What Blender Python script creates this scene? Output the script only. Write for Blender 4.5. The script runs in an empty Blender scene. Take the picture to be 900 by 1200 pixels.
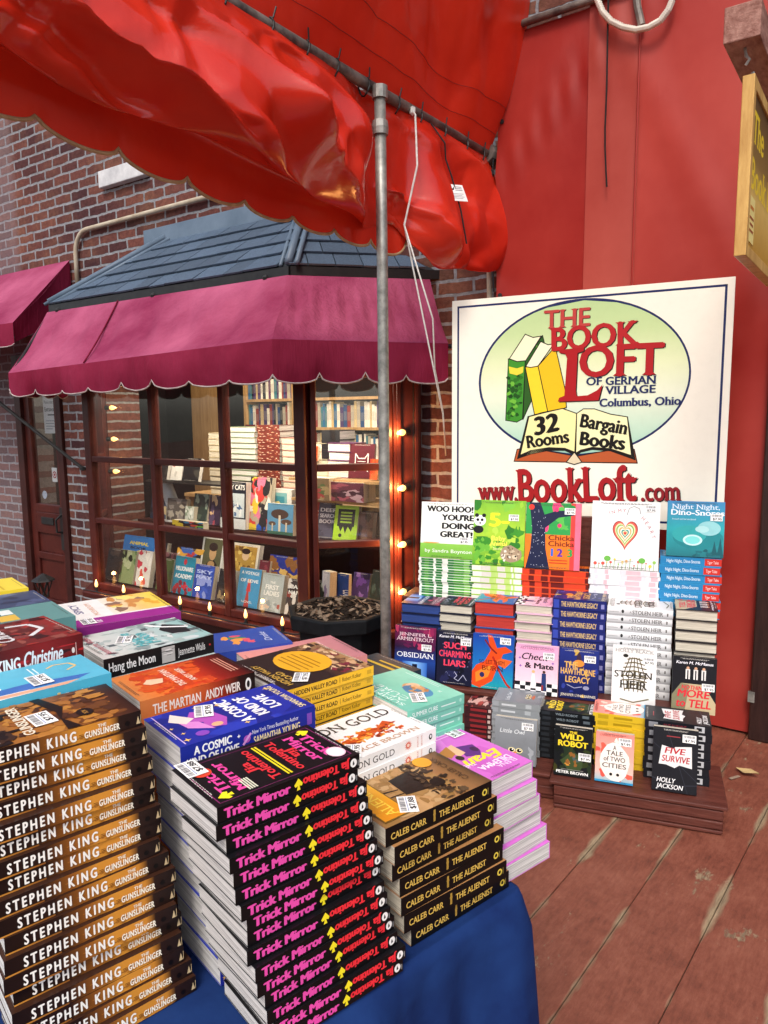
import bpy, math, random
from mathutils import Matrix, Vector
from mathutils.geometry import tessellate_polygon
from mathutils.noise import noise as noise3
random.seed(7)
SC = bpy.context.scene
COL = SC.collection
RAD = math.radians

# ------------------------------------------------------------------ camera
# world: X runs to the right along the brick wall, Y into the wall (the wall face is Y = 0), Z up, the deck is Z = 0
F, PCX, PCY = 860.0, 450.0, 600.0           # focal length and centre in pixels of the 900 x 1200 photograph
CAM = Vector((0, -3.45, 1.4))
_dn = Vector((63, 6485, 860)).normalized()
_up = -_dn
_lf = Vector((-1247, -100, 860)); _lf = (_lf - _up * _lf.dot(_up)).normalized()
_X = -_lf; _Y = _up.cross(_X)
RM = Matrix((_X, _Y, _up))
cd = bpy.data.cameras.new('camera'); cam = bpy.data.objects.new('camera', cd); COL.objects.link(cam)
cr = RM @ Vector((1, 0, 0)); cdn = RM @ Vector((0, 1, 0)); cf = RM @ Vector((0, 0, 1))
cam.matrix_world = Matrix.Translation(CAM) @ Matrix((cr, -cdn, -cf)).transposed().to_4x4()
cd.sensor_fit = 'VERTICAL'; cd.sensor_height = 36; cd.sensor_width = 27; cd.lens = F / 1200 * 36
cd.clip_start = .02; cd.clip_end = 400
SC.camera = cam

# ------------------------------------------------------------------ sky, sun, exposure
W = bpy.data.worlds.new('World'); SC.world = W; W.use_nodes = True
wn = W.node_tree.nodes; wl = W.node_tree.links
bg = wn['Background']; sky = wn.new('ShaderNodeTexSky'); sky.sky_type = 'NISHITA'; sky.sun_disc = False
SUN_EL, SUN_AZ = RAD(50), RAD(160)           # azimuth measured clockwise from +Y
sky.sun_elevation = SUN_EL; sky.sun_rotation = SUN_AZ; sky.dust_density = 3; sky.air_density = 1.0
hs = wn.new('ShaderNodeHueSaturation'); hs.inputs['Saturation'].default_value = .55
wl.new(sky.outputs[0], hs.inputs['Color']); wl.new(hs.outputs[0], bg.inputs[0]); bg.inputs[1].default_value = .15
sd = bpy.data.lights.new('sun', 'SUN'); sd.energy = 1.05; sd.angle = RAD(14); sd.color = (1, .93, .84)
so = bpy.data.objects.new('sun', sd); COL.objects.link(so)
_s = Vector((math.sin(SUN_AZ) * math.cos(SUN_EL), math.cos(SUN_AZ) * math.cos(SUN_EL), math.sin(SUN_EL)))
so.rotation_euler = _s.to_track_quat('Z', 'Y').to_euler()
SC.view_settings.view_transform = 'Standard'; SC.view_settings.look = 'None'
SC.view_settings.exposure = .78; SC.view_settings.gamma = 1
SC.cycles.max_bounces = 8; SC.cycles.transparent_max_bounces = 12
SC.cycles.use_denoising = True; SC.cycles.sample_clamp_indirect = 4

# ------------------------------------------------------------------ helpers
def ray(px, py): return RM @ Vector(((px - PCX) / F, (py - PCY) / F, 1))
def at(px, py, n, d):
    n = Vector(n); v = ray(px, py); return CAM + v * ((d - n.dot(CAM)) / n.dot(v))
def aty(px, py, y): return at(px, py, (0, 1, 0), y)
def atz(px, py, z): return at(px, py, (0, 0, 1), z)
def atx(px, py, x): return at(px, py, (1, 0, 0), x)

def lin(c):
    if isinstance(c, str):
        c = c.lstrip('#'); c = [int(c[i:i + 2], 16) / 255 for i in (0, 2, 4)]
        return tuple((x / 12.92 if x <= .04045 else ((x + .055) / 1.055) ** 2.4) for x in c)
    return tuple(c)

def tag(o, label=None, cat=None, group=None, kind=None):
    if label: o['label'] = label
    if cat: o['category'] = cat
    if group: o['group'] = group
    if kind: o['kind'] = kind
    return o

def empty(name, loc=(0, 0, 0), label=None, cat=None, group=None):
    o = bpy.data.objects.new(name, None); COL.objects.link(o); o.location = loc; o.empty_display_size = .05
    return tag(o, label, cat, group)

class MB:
    def __init__(s): s.v = []; s.f = []; s.c = []; s.m = []
    def add(s, vs, fs, col=(1, 1, 1), mat=0, cols=None):
        b = len(s.v); s.v += [tuple(v) for v in vs]
        for f in fs:
            s.f.append([b + i for i in f]); s.m.append(mat)
            s.c.append([cols[i] for i in f] if cols else [col] * len(f))
        return s
    def box(s, a, b, col=(1, 1, 1), mat=0, M=None):
        x0, y0, z0 = a; x1, y1, z1 = b
        vs = [Vector(p) for p in ((x0, y0, z0), (x1, y0, z0), (x1, y1, z0), (x0, y1, z0), (x0, y0, z1), (x1, y0, z1), (x1, y1, z1), (x0, y1, z1))]
        if M: vs = [M @ v for v in vs]
        return s.add(vs, [(0, 3, 2, 1), (4, 5, 6, 7), (0, 1, 5, 4), (1, 2, 6, 5), (2, 3, 7, 6), (3, 0, 4, 7)], col, mat)
    def prism(s, pts, z0, z1, col=(1, 1, 1), mat=0):
        n = len(pts)
        vs = [(p[0], p[1], z0) for p in pts] + [(p[0], p[1], z1) for p in pts]
        fs = [tuple(range(n - 1, -1, -1)), tuple(range(n, 2 * n))] + [(i, (i + 1) % n, n + (i + 1) % n, n + i) for i in range(n)]
        return s.add(vs, fs, col, mat)
    def beam(s, p, q, w, h, col=(1, 1, 1), mat=0, up=(0, 0, 1)):
        p = Vector(p); q = Vector(q); d = (q - p).normalized(); u = Vector(up); r = d.cross(u).normalized(); u = r.cross(d)
        vs = [e + r * (a * w / 2) + u * (b * h / 2) for e in (p, q) for a, b in ((-1, -1), (1, -1), (1, 1), (-1, 1))]
        return s.add(vs, [(3, 2, 1, 0), (4, 5, 6, 7)] + [(i, (i + 1) % 4, 4 + (i + 1) % 4, 4 + i) for i in range(4)], col, mat)
    def tube(s, pts, r, n=8, col=(1, 1, 1), mat=0):
        pts = [Vector(p) for p in pts]; vs = []; u = None
        for i, p in enumerate(pts):
            d = (pts[min(i + 1, len(pts) - 1)] - pts[max(i - 1, 0)]).normalized()
            if u is None: u = d.orthogonal().normalized()
            u = (u - d * u.dot(d)).normalized(); w = d.cross(u)
            rr = r[i] if isinstance(r, (list, tuple)) else r
            vs += [p + (u * math.cos(2 * math.pi * k / n) + w * math.sin(2 * math.pi * k / n)) * rr for k in range(n)]
        fs = [(i * n + k, i * n + (k + 1) % n, (i + 1) * n + (k + 1) % n, (i + 1) * n + k) for i in range(len(pts) - 1) for k in range(n)]
        m = len(pts) - 1
        fs += [tuple(range(n - 1, -1, -1)), tuple(m * n + k for k in range(n))]
        return s.add(vs, fs, col, mat)
    def lathe(s, prof, c, n=16, col=(1, 1, 1), mat=0, rot=0):
        vs = [(c[0] + r * math.cos(rot + 2 * math.pi * k / n), c[1] + r * math.sin(rot + 2 * math.pi * k / n), c[2] + z) for r, z in prof for k in range(n)]
        m = len(prof) - 1
        fs = [(i * n + k, i * n + (k + 1) % n, (i + 1) * n + (k + 1) % n, (i + 1) * n + k) for i in range(m) for k in range(n)]
        fs += [tuple(range(n - 1, -1, -1)), tuple(m * n + k for k in range(n))]
        return s.add(vs, fs, col, mat)
    def grid(s, rows, col=(1, 1, 1), mat=0):
        n = len(rows[0]); vs = [p for r in rows for p in r]
        return s.add(vs, [(i * n + j, i * n + j + 1, (i + 1) * n + j + 1, (i + 1) * n + j) for i in range(len(rows) - 1) for j in range(n - 1)], col, mat)
    def mesh(s, name, mats, smooth=False):
        me = bpy.data.meshes.new(name); me.from_pydata(s.v, [], s.f)
        for m in (mats if isinstance(mats, (list, tuple)) else [mats]): me.materials.append(m)
        me.polygons.foreach_set('material_index', s.m)
        at_ = me.color_attributes.new('Col', 'FLOAT_COLOR', 'CORNER')
        fl = []
        for cs in s.c:
            for c in cs: fl += [c[0], c[1], c[2], 1]
        at_.data.foreach_set('color', fl)
        if smooth: me.polygons.foreach_set('use_smooth', [True] * len(me.polygons))
        me.update(); return me
    def build(s, name, mats, parent=None, smooth=False, bev=0):
        o = bpy.data.objects.new(name, s.mesh(name, mats, smooth)); COL.objects.link(o)
        if parent: o.parent = parent
        if bev:
            b = o.modifiers.new('bevel', 'BEVEL'); b.width = bev; b.segments = 2; b.limit_method = 'ANGLE'
        return o

def mesh_obj(name, me, parent=None):
    o = bpy.data.objects.new(name, me); COL.objects.link(o)
    if parent: o.parent = parent
    return o

# ------------------------------------------------------------------ materials
def nmat(name):
    m = bpy.data.materials.new(name); m.use_nodes = True
    return m, m.node_tree.nodes, m.node_tree.links, m.node_tree.nodes['Principled BSDF']
def ramp(n, l, fac, stops):
    r = n.new('ShaderNodeValToRGB'); e = r.color_ramp.elements
    while len(e) < len(stops): e.new(.5)
    for i, (p, c) in enumerate(stops):
        e[i].position = p; e[i].color = (*lin(c), 1)
    l.new(fac, r.inputs[0]); return r.outputs[0]
def noise(n, l, scale, detail=4, rough=.6, coord='Object', stretch=None):
    tc = n.new('ShaderNodeTexCoord'); t = n.new('ShaderNodeTexNoise')
    t.inputs['Scale'].default_value = scale; t.inputs['Detail'].default_value = detail; t.inputs['Roughness'].default_value = rough
    src = tc.outputs[coord]
    if stretch:
        mp = n.new('ShaderNodeMapping'); mp.inputs['Scale'].default_value = stretch; l.new(src, mp.inputs[0]); src = mp.outputs[0]
    l.new(src, t.inputs['Vector']); return t.outputs['Fac']
def bump(n, l, b, h, s=.3, d=.01):
    bp = n.new('ShaderNodeBump'); bp.inputs['Strength'].default_value = s; bp.inputs['Distance'].default_value = d
    l.new(h, bp.inputs['Height']); l.new(bp.outputs[0], b.inputs['Normal']); return bp
def plain(name, c1, c2=None, rough=.5, scale=6, metal=0, bmp=0, bscale=40, stretch=None, spec=None, coat=0, lo=.35, hi=.65, rvar=0):
    m, n, l, b = nmat(name)
    b.inputs['Roughness'].default_value = rough; b.inputs['Metallic'].default_value = metal
    b.inputs['Specular IOR Level'].default_value = .28 if spec is None and metal == 0 else (.5 if spec is None else spec)
    if coat: b.inputs['Coat Weight'].default_value = coat; b.inputs['Coat Roughness'].default_value = .15
    if c2 is None: b.inputs['Base Color'].default_value = (*lin(c1), 1)
    else: l.new(ramp(n, l, noise(n, l, scale, 6, .65, stretch=stretch), [(lo, c1), (hi, c2)]), b.inputs['Base Color'])
    if bmp: bump(n, l, b, noise(n, l, bscale, 5, stretch=stretch), bmp)
    if rvar:
        mr = n.new('ShaderNodeMapRange'); l.new(noise(n, l, scale * 2.3, 4), mr.inputs[0])
        mr.inputs[3].default_value = max(.05, rough - rvar); mr.inputs[4].default_value = min(1, rough + rvar); l.new(mr.outputs[0], b.inputs['Roughness'])
    return m

def print_mat(name, rough, spec=.5, grain=.30):
    m, n, l, b = nmat(name)
    a = n.new('ShaderNodeAttribute'); a.attribute_name = 'Col'
    mx = n.new('ShaderNodeMix'); mx.data_type = 'RGBA'; mx.blend_type = 'MULTIPLY'; mx.inputs[0].default_value = grain
    l.new(a.outputs['Color'], mx.inputs[6]); l.new(ramp(n, l, noise(n, l, 24, 9, .7), [(.28, (.62, .6, .58)), (.5, (.95, .95, .95)), (.75, (1.12, 1.12, 1.14))]), mx.inputs[7])
    l.new(mx.outputs[2], b.inputs['Base Color']); b.inputs['Roughness'].default_value = rough
    b.inputs['Specular IOR Level'].default_value = spec
    bump(n, l, b, noise(n, l, 14, 3), .08, .004)
    return m
PRINT = print_mat('printed_card', .36, .22)
SIGNP = print_mat('printed_board', .45, .22, .10)

def paper_mat(name, c1, c2):
    m, n, l, b = nmat(name)
    f = noise(n, l, 1, 4, .75, stretch=(5, 5, 420))
    l.new(ramp(n, l, f, [(.36, c1), (.6, c2)]), b.inputs['Base Color']); b.inputs['Roughness'].default_value = .85
    bump(n, l, b, f, .35, .002); return m
PAPER = {'white': paper_mat('paper_white', (.34, .33, .31), (.74, .72, .69)), 'cream': paper_mat('paper_cream', (.34, .30, .23), (.70, .64, .52)),
         'blue': paper_mat('edge_blue', (.012, .03, .12), (.02, .055, .25)), 'red': paper_mat('edge_red', (.33, .02, .015), (.55, .04, .025)),
         'grey': paper_mat('paper_grey', (.30, .29, .28), (.64, .62, .60))}

def brick_mat(name, ax, c1, c2, c3, mortar, scale=1.0, strip=None):
    """running-bond brick laid over the wall's own X or Y and Z"""
    m, n, l, b = nmat(name)
    tc = n.new('ShaderNodeTexCoord'); sp = n.new('ShaderNodeSeparateXYZ'); l.new(tc.outputs['Object'], sp.inputs[0])
    cb = n.new('ShaderNodeCombineXYZ'); l.new(sp.outputs[ax], cb.inputs[0]); l.new(sp.outputs[2], cb.inputs[1])
    nz = n.new('ShaderNodeTexNoise'); nz.inputs['Scale'].default_value = 14; nz.inputs['Detail'].default_value = 3
    l.new(tc.outputs['Object'], nz.inputs['Vector'])
    v1 = n.new('ShaderNodeVectorMath'); v1.operation = 'SUBTRACT'; l.new(nz.outputs['Color'], v1.inputs[0]); v1.inputs[1].default_value = (.5, .5, .5)
    v2 = n.new('ShaderNodeVectorMath'); v2.operation = 'SCALE'; l.new(v1.outputs[0], v2.inputs[0]); v2.inputs['Scale'].default_value = .022
    v3 = n.new('ShaderNodeVectorMath'); l.new(cb.outputs[0], v3.inputs[0]); l.new(v2.outputs[0], v3.inputs[1])
    def bt(k1, k2, off):
        t = n.new('ShaderNodeTexBrick'); t.inputs['Scale'].default_value = scale
        t.inputs['Brick Width'].default_value = .215; t.inputs['Row Height'].default_value = .072
        t.inputs['Mortar Size'].default_value = .0095; t.inputs['Mortar Smooth'].default_value = .25; t.inputs['Bias'].default_value = off
        t.inputs['Color1'].default_value = (*k1, 1); t.inputs['Color2'].default_value = (*k2, 1); t.inputs['Mortar'].default_value = (*mortar, 1)
        l.new(v3.outputs[0], t.inputs['Vector']); return t
    t = bt(c1, c2, 0)
    mx = n.new('ShaderNodeMix'); mx.data_type = 'RGBA'
    l.new(t.outputs['Color'], mx.inputs[6]); mx.inputs[7].default_value = (*c3, 1)
    nb = noise(n, l, 2.2, 5); 
    r1 = n.new('ShaderNodeMapRange'); l.new(nb, r1.inputs[0]); r1.inputs[1].default_value = .45; r1.inputs[2].default_value = .75; r1.inputs[3].default_value = 0; r1.inputs[4].default_value = .55
    inv = n.new('ShaderNodeMath'); inv.operation = 'SUBTRACT'; inv.inputs[0].default_value = 1; l.new(t.outputs['Fac'], inv.inputs[1])
    mm = n.new('ShaderNodeMath'); mm.operation = 'MULTIPLY'; l.new(r1.outputs[0], mm.inputs[0]); l.new(inv.outputs[0], mm.inputs[1])
    l.new(mm.outputs[0], mx.inputs[0])
    m2 = n.new('ShaderNodeMix'); m2.data_type = 'RGBA'; m2.blend_type = 'MULTIPLY'; m2.inputs[0].default_value = .8
    l.new(mx.outputs[2], m2.inputs[6]); l.new(ramp(n, l, noise(n, l, 30, 7, .7), [(.3, (.45, .45, .45)), (.65, (1.1, 1.1, 1.1))]), m2.inputs[7])
    out = m2.outputs[2]
    if strip is not None:      # an older, paler and bluer limewashed patch of the wall
        x0, colr = strip
        gt = n.new('ShaderNodeMapRange'); l.new(sp.outputs[ax], gt.inputs[0]); gt.inputs[1].default_value = x0 - .05; gt.inputs[2].default_value = x0 + .05
        gt.inputs[3].default_value = .32; gt.inputs[4].default_value = 0
        m3 = n.new('ShaderNodeMix'); m3.data_type = 'RGBA'; l.new(gt.outputs[0], m3.inputs[0]); l.new(out, m3.inputs[6]); m3.inputs[7].default_value = (*colr, 1)
        out = m3.outputs[2]
    l.new(out, b.inputs['Base Color']); b.inputs['Roughness'].default_value = .95; b.inputs['Specular IOR Level'].default_value = .1
    h = n.new('ShaderNodeMath'); h.operation = 'MULTIPLY_ADD'; l.new(inv.outputs[0], h.inputs[0]); h.inputs[1].default_value = 1.2; l.new(noise(n, l, 55, 6, .7), h.inputs[2])
    bump(n, l, b, h.outputs[0], .7, .012)
    return m
BRICK = brick_mat('red_brick', 0, (.060, .026, .030), (.175, .064, .050), (.27, .130, .075), (.27, .27, .285), strip=(-6.05, (.24, .20, .22)))
BRICK_D = brick_mat('red_brick_return', 1, (.060, .026, .030), (.175, .064, .050), (.27, .130, .075), (.27, .27, .285))
MAROON = plain('maroon_paint', (.040, .007, .006), (.072, .014, .010), .38, 5, bmp=.12, bscale=30)
MAROON_D = plain('dark_maroon_paint', (.025, .006, .005), (.042, .010, .008), .45, 5, bmp=.15)
SHELFW = plain('oxblood_painted_wood', (.075, .020, .014), (.125, .036, .025), .45, 7, bmp=.25, bscale=18, stretch=(1, 6, 6))
BLACKM = plain('black_metal', (.012, .012, .013), (.02, .02, .02), .45, 20)
GALV = plain('galvanised_steel', (.20, .20, .18), (.42, .41, .37), .5, 26, metal=.6, bmp=.1, rvar=.12)
PIPEM = plain('weathered_pipe', (.07, .06, .055), (.24, .21, .18), .6, 12, metal=.35, bmp=.2)
CREAMP = plain('cream_conduit', (.33, .27, .19), (.5, .44, .34), .6, 9)
SLATE = None

def vinyl(name, c1, c2, rough, scale, trans=0, bmp=.12, bscale=9, stretch=None, spec=.5):
    m, n, l, b = nmat(name); b.inputs['Specular IOR Level'].default_value = spec
    cc = ramp(n, l, noise(n, l, scale, 5), [(.35, c1), (.7, c2)])
    l.new(cc, b.inputs['Base Color']); b.inputs['Roughness'].default_value = rough
    bp = bump(n, l, b, noise(n, l, bscale, 4, .55, stretch=stretch), bmp, .02)
    if trans:
        t = n.new('ShaderNodeBsdfTranslucent'); l.new(cc, t.inputs[0]); l.new(bp.outputs[0], t.inputs['Normal'])
        mx = n.new('ShaderNodeMixShader'); mx.inputs[0].default_value = trans
        l.new(b.outputs[0], mx.inputs[1]); l.new(t.outputs[0], mx.inputs[2]); l.new(mx.outputs[0], n['Material Output'].inputs[0])
    return m
REDV = vinyl('red_vinyl', (.54, .018, .007), (.68, .034, .012), .21, 2.2, .18, .16, 8, spec=.55)
TARP = vinyl('faded_red_vinyl', (.25, .011, .008), (.35, .030, .021), .46, 1.6, 0, .22, 3.5, stretch=(1.3, 1, .5), spec=.25)
TARP2 = vinyl('pale_faded_red_vinyl', (.30, .036, .026), (.42, .078, .057), .48, 1.3, 0, .22, 3.5, stretch=(1.3, 1, .4), spec=.25)
TARP3 = vinyl('worn_red_vinyl', (.265, .015, .011), (.40, .052, .038), .46, 1.0, 0, .22, 2.8, stretch=(1.3, 1, .6), spec=.25)
MAG = vinyl('magenta_canvas', (.24, .028, .080), (.47, .110, .205), .8, 1.5, .16, .45, 9, stretch=(6, 6, .7), spec=.1)
MAGD = vinyl('deep_red_canvas', (.155, .008, .028), (.245, .020, .056), .82, 2.4, .10, .35, 12, stretch=(3.5, 3.5, .5), spec=.1)
BLUEC = plain('blue_tablecloth', (.005, .017, .085), (.009, .032, .130), .85, 7, bmp=.5, bscale=6, spec=.12)
SOIL_ = None  # 'dry_mulch', (.012, .008, .006), (.17, .12, .085), .95, 60, bmp=.6, bscale=70)
WOODY = plain('varnished_yellow_wood', (.42, .22, .055), (.66, .42, .13), .35, 5, bmp=.1, bscale=30, stretch=(6, 6, 1))
BEAMW = plain('red_stained_beam', (.19, .075, .055), (.36, .19, .15), .7, 16, bmp=.4, bscale=24, stretch=(3, 1, 3))
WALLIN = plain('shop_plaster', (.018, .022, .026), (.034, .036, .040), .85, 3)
WOODIN = plain('pine_boards', (.34, .20, .085), (.48, .31, .15), .5, 5, stretch=(6, 6, .7), bmp=.1)
ROPE = plain('white_rope', (.55, .53, .49), (.72, .70, .66), .8, 60)

def glass_mat():
    m, n, l, b = nmat('window_glass'); n.remove(b)
    tr = n.new('ShaderNodeBsdfTransparent'); tr.inputs[0].default_value = (.86, .88, .88, 1)
    gl = n.new('ShaderNodeBsdfGlossy'); gl.inputs['Roughness'].default_value = .015; gl.inputs[0].default_value = (1, 1, 1, 1)
    lw = n.new('ShaderNodeLayerWeight'); lw.inputs['Blend'].default_value = .5; pw = n.new('ShaderNodeMath'); pw.operation = 'POWER'; l.new(lw.outputs['Facing'], pw.inputs[0]); pw.inputs[1].default_value = 4.5
    fr = n.new('ShaderNodeMath'); fr.operation = 'MULTIPLY_ADD'; l.new(pw.outputs[0], fr.inputs[0]); fr.inputs[1].default_value = .9; fr.inputs[2].default_value = .06
    bp = n.new('ShaderNodeBump'); bp.inputs['Strength'].default_value = .05; bp.inputs['Distance'].default_value = .02
    l.new(noise(n, l, 2.5, 1), bp.inputs['Height']); l.new(bp.outputs[0], gl.inputs['Normal'])
    mx = n.new('ShaderNodeMixShader'); l.new(fr.outputs[0], mx.inputs[0]); l.new(tr.outputs[0], mx.inputs[1]); l.new(gl.outputs[0], mx.inputs[2])
    l.new(mx.outputs[0], n['Material Output'].inputs[0]); return m
GLASS = glass_mat()
def emit(name, c, s):
    m, n, l, b = nmat(name); b.inputs['Base Color'].default_value = (.8, .6, .4, 1)
    b.inputs['Emission Color'].default_value = (*c, 1); b.inputs['Emission Strength'].default_value = s; return m
BULB = emit('lit_bulb', (1, .46, .11), 1.9)

# ------------------------------------------------------------------ lettering and flat art (printed colours on real surfaces)
_TC = {}
def text2d(s, shear=0, serif=False, space=1):
    k = (s, shear, serif, space)
    if k in _TC: return _TC[k]
    c = bpy.data.curves.new('lettering', 'FONT'); c.body = s; c.shear = shear; c.resolution_u = 3; c.space_character = space
    o = bpy.data.objects.new('lettering', c); COL.objects.link(o)
    me = bpy.data.meshes.new_from_object(o.evaluated_get(bpy.context.evaluated_depsgraph_get()))
    bpy.data.objects.remove(o); bpy.data.curves.remove(c)
    q = 1 / .682
    vs = [(v.co.x * q, v.co.y * q) for v in me.vertices]
    polys = [[vs[i] for i in p.vertices] for p in me.polygons]
    extra = []
    if serif:
        cnt = {}
        for p in me.polygons:
            for e in p.edge_keys: cnt[e] = cnt.get(e, 0) + 1
        for (i, j), n_ in cnt.items():
            if n_ != 1: continue
            (x0, y0), (x1, y1) = vs[i], vs[j]
            if abs(y0 - y1) > .004 or not .07 < abs(x1 - x0) < .30: continue
            x0, x1 = min(x0, x1), max(x0, x1); t = .10; e = .15
            if abs(y0) < .02 or y0 < -.2: extra.append([(x0 - e, y0), (x1 + e, y0), (x1 + .02, y0 + t), (x0 - .02, y0 + t)])
            elif abs(y0 - 1) < .03 or abs(y0 - .658) < .03: extra.append([(x0 - e, y0), (x0 - .02, y0 - t), (x1 + .02, y0 - t), (x1 + e, y0)])
    bpy.data.meshes.remove(me)
    xs = [p[0] for P in polys for p in P] or [0, 1]
    r = (polys, extra, min(xs), max(xs)); _TC[k] = r; return r

def clip_rect(pts, w, h):
    for ax, lim, sg in ((0, 0, 1), (0, w, -1), (1, 0, 1), (1, h, -1)):
        out = []
        for i in range(len(pts)):
            a, b = pts[i - 1], pts[i]
            ia, ib = sg * (a[ax] - lim) >= -1e-9, sg * (b[ax] - lim) >= -1e-9
            if ia != ib:
                t = (lim - a[ax]) / (b[ax] - a[ax]); out.append((a[0] + t * (b[0] - a[0]), a[1] + t * (b[1] - a[1])))
            if ib: out.append(b)
        pts = out
        if len(pts) < 3: return []
    return pts

class Art:
    """printed shapes on a w x h rectangle; every call lies a hair above the one before"""
    def __init__(s, w, h): s.w = w; s.h = h; s.P = []; s.k = 1; s.clip = True
    def _put(s, pts, col, dk=0):
        if s.clip: pts = clip_rect(list(pts), s.w, s.h)
        if len(pts) >= 3: s.P.append((pts, lin(col), s.k + dk))
    def poly(s, pts, col): s._put([(x * s.w, y * s.h) for x, y in pts], col); s.k += 1
    def raw(s, pts, col): s._put(pts, col); s.k += 1
    def rect(s, x0, y0, x1, y1, col): s.poly([(x0, y0), (x1, y0), (x1, y1), (x0, y1)], col)
    def grad(s, stops, x0=0, y0=0, x1=1, y1=1, vert=False):
        for (t0, c0), (t1, c1) in zip(stops, stops[1:]):
            if vert: a = (x0, y0 + (y1 - y0) * t0, x1, y0 + (y1 - y0) * t1); cs = (c0, c0, c1, c1)
            else: a = (x0 + (x1 - x0) * t0, y0, x0 + (x1 - x0) * t1, y1); cs = (c0, c1, c1, c0)
            s.P.append(([(a[0] * s.w, a[1] * s.h), (a[2] * s.w, a[1] * s.h), (a[2] * s.w, a[3] * s.h), (a[0] * s.w, a[3] * s.h)], [lin(c) for c in cs], s.k))
        s.k += 1
    def ell(s, x, y, rx, ry, col, n=20, a0=0, wob=0, rnd=None):
        pts = []
        for i in range(n):
            t = a0 + 2 * math.pi * i / n; k = 1 + (rnd.uniform(-wob, wob) if rnd else 0)
            pts.append((x * s.w + rx * s.w * math.cos(t) * k, y * s.h + ry * s.h * math.sin(t) * k))
        s.raw(pts, col)
    def dot(s, x, y, r, col, n=16): s.raw([(x * s.w + r * math.cos(6.2832 * i / n), y * s.h + r * math.sin(6.2832 * i / n)) for i in range(n)], col)
    def star(s, x, y, r, col, n=5, q=.4): s.raw([(x * s.w + r * (1 if i % 2 == 0 else q) * math.sin(math.pi * i / n), y * s.h + r * (1 if i % 2 == 0 else q) * math.cos(math.pi * i / n)) for i in range(2 * n)], col)
    def blobs(s, seed, n, cols, r=(.04, .14), x=(0, 1), y=(0, 1), wob=.4):
        rd = random.Random(seed)
        for _ in range(n):
            s.ell(rd.uniform(*x), rd.uniform(*y), rd.uniform(*r), rd.uniform(*r) * .8, rd.choice(cols), 11, rd.random(), wob, rd); s.k -= .7
    def swash(s, pts, wd, col):
        P = [(x * s.w, y * s.h) for x, y in pts]; wd *= min(s.w, s.h)
        for (x0, y0), (x1, y1) in zip(P, P[1:]):
            dx, dy = x1 - x0, y1 - y0; L = math.hypot(dx, dy) or 1; a, b = -dy / L * wd / 2, dx / L * wd / 2
            s._put([(x0 + a, y0 + b), (x0 - a, y0 - b), (x1 - a, y1 - b), (x1 + a, y1 + b)], col)
            s.k += .2
        s.k += 1
    def txt(s, t, x, y, cap, col, al='c', fit=None, rot=0, bold=0, shear=0, serif=False, cond=1, absu=False, space=1):
        """baseline anchor (x, y) and cap height in fractions (cap of h; fit = width in fractions of w); rot in degrees"""
        polys, extra, a, b = text2d(t, shear, serif, space)
        if not absu: x, y, cap, fit = x * s.w, y * s.h, cap * s.h, (fit * s.w if fit else None)
        sx = cap * cond
        if fit: sx = fit / max(b - a, .01)
        wd = (b - a) * sx; ox = {'l': 0, 'c': -wd / 2, 'r': -wd}[al] - a * sx
        cr_, sr_ = math.cos(RAD(rot)), math.sin(RAD(rot))
        offs = [(0, 0)] + ([(bold, 0), (-bold, 0), (0, bold * .5), (0, -bold * .5)] if bold else [])
        for i, (dx, dy) in enumerate(offs):
            for P in polys + (extra if i == 0 else []):
                pp = []
                for u, v in P:
                    px, py = ox + (u + dx) * sx, (v + dy) * cap
                    pp.append((x + px * cr_ - py * sr_, y + px * sr_ + py * cr_))
                s._put(pp, col, i * .15 + (.8 if P in extra else 0))
        s.k += 2
    def emit(s, mb, fn, step=4e-5):
        for pts, col, k in s.P:
            cols = col if isinstance(col, list) else None
            vs = [fn(p[0], p[1], k * step) for p in pts]
            if len(pts) <= 4: mb.add(vs, [tuple(range(len(pts)))], col if not cols else (1, 1, 1), cols=cols)
            else:
                tri = tessellate_polygon([[Vector((p[0], p[1], 0)) for p in pts]])
                fs = []
                for t in tri:
                    (ax, ay), (bx, by), (cx_, cy_) = (pts[i] for i in t)
                    fs.append(t if (bx - ax) * (cy_ - ay) - (by - ay) * (cx_ - ax) > 0 else t[::-1])
                mb.add(vs, fs, col)

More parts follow.
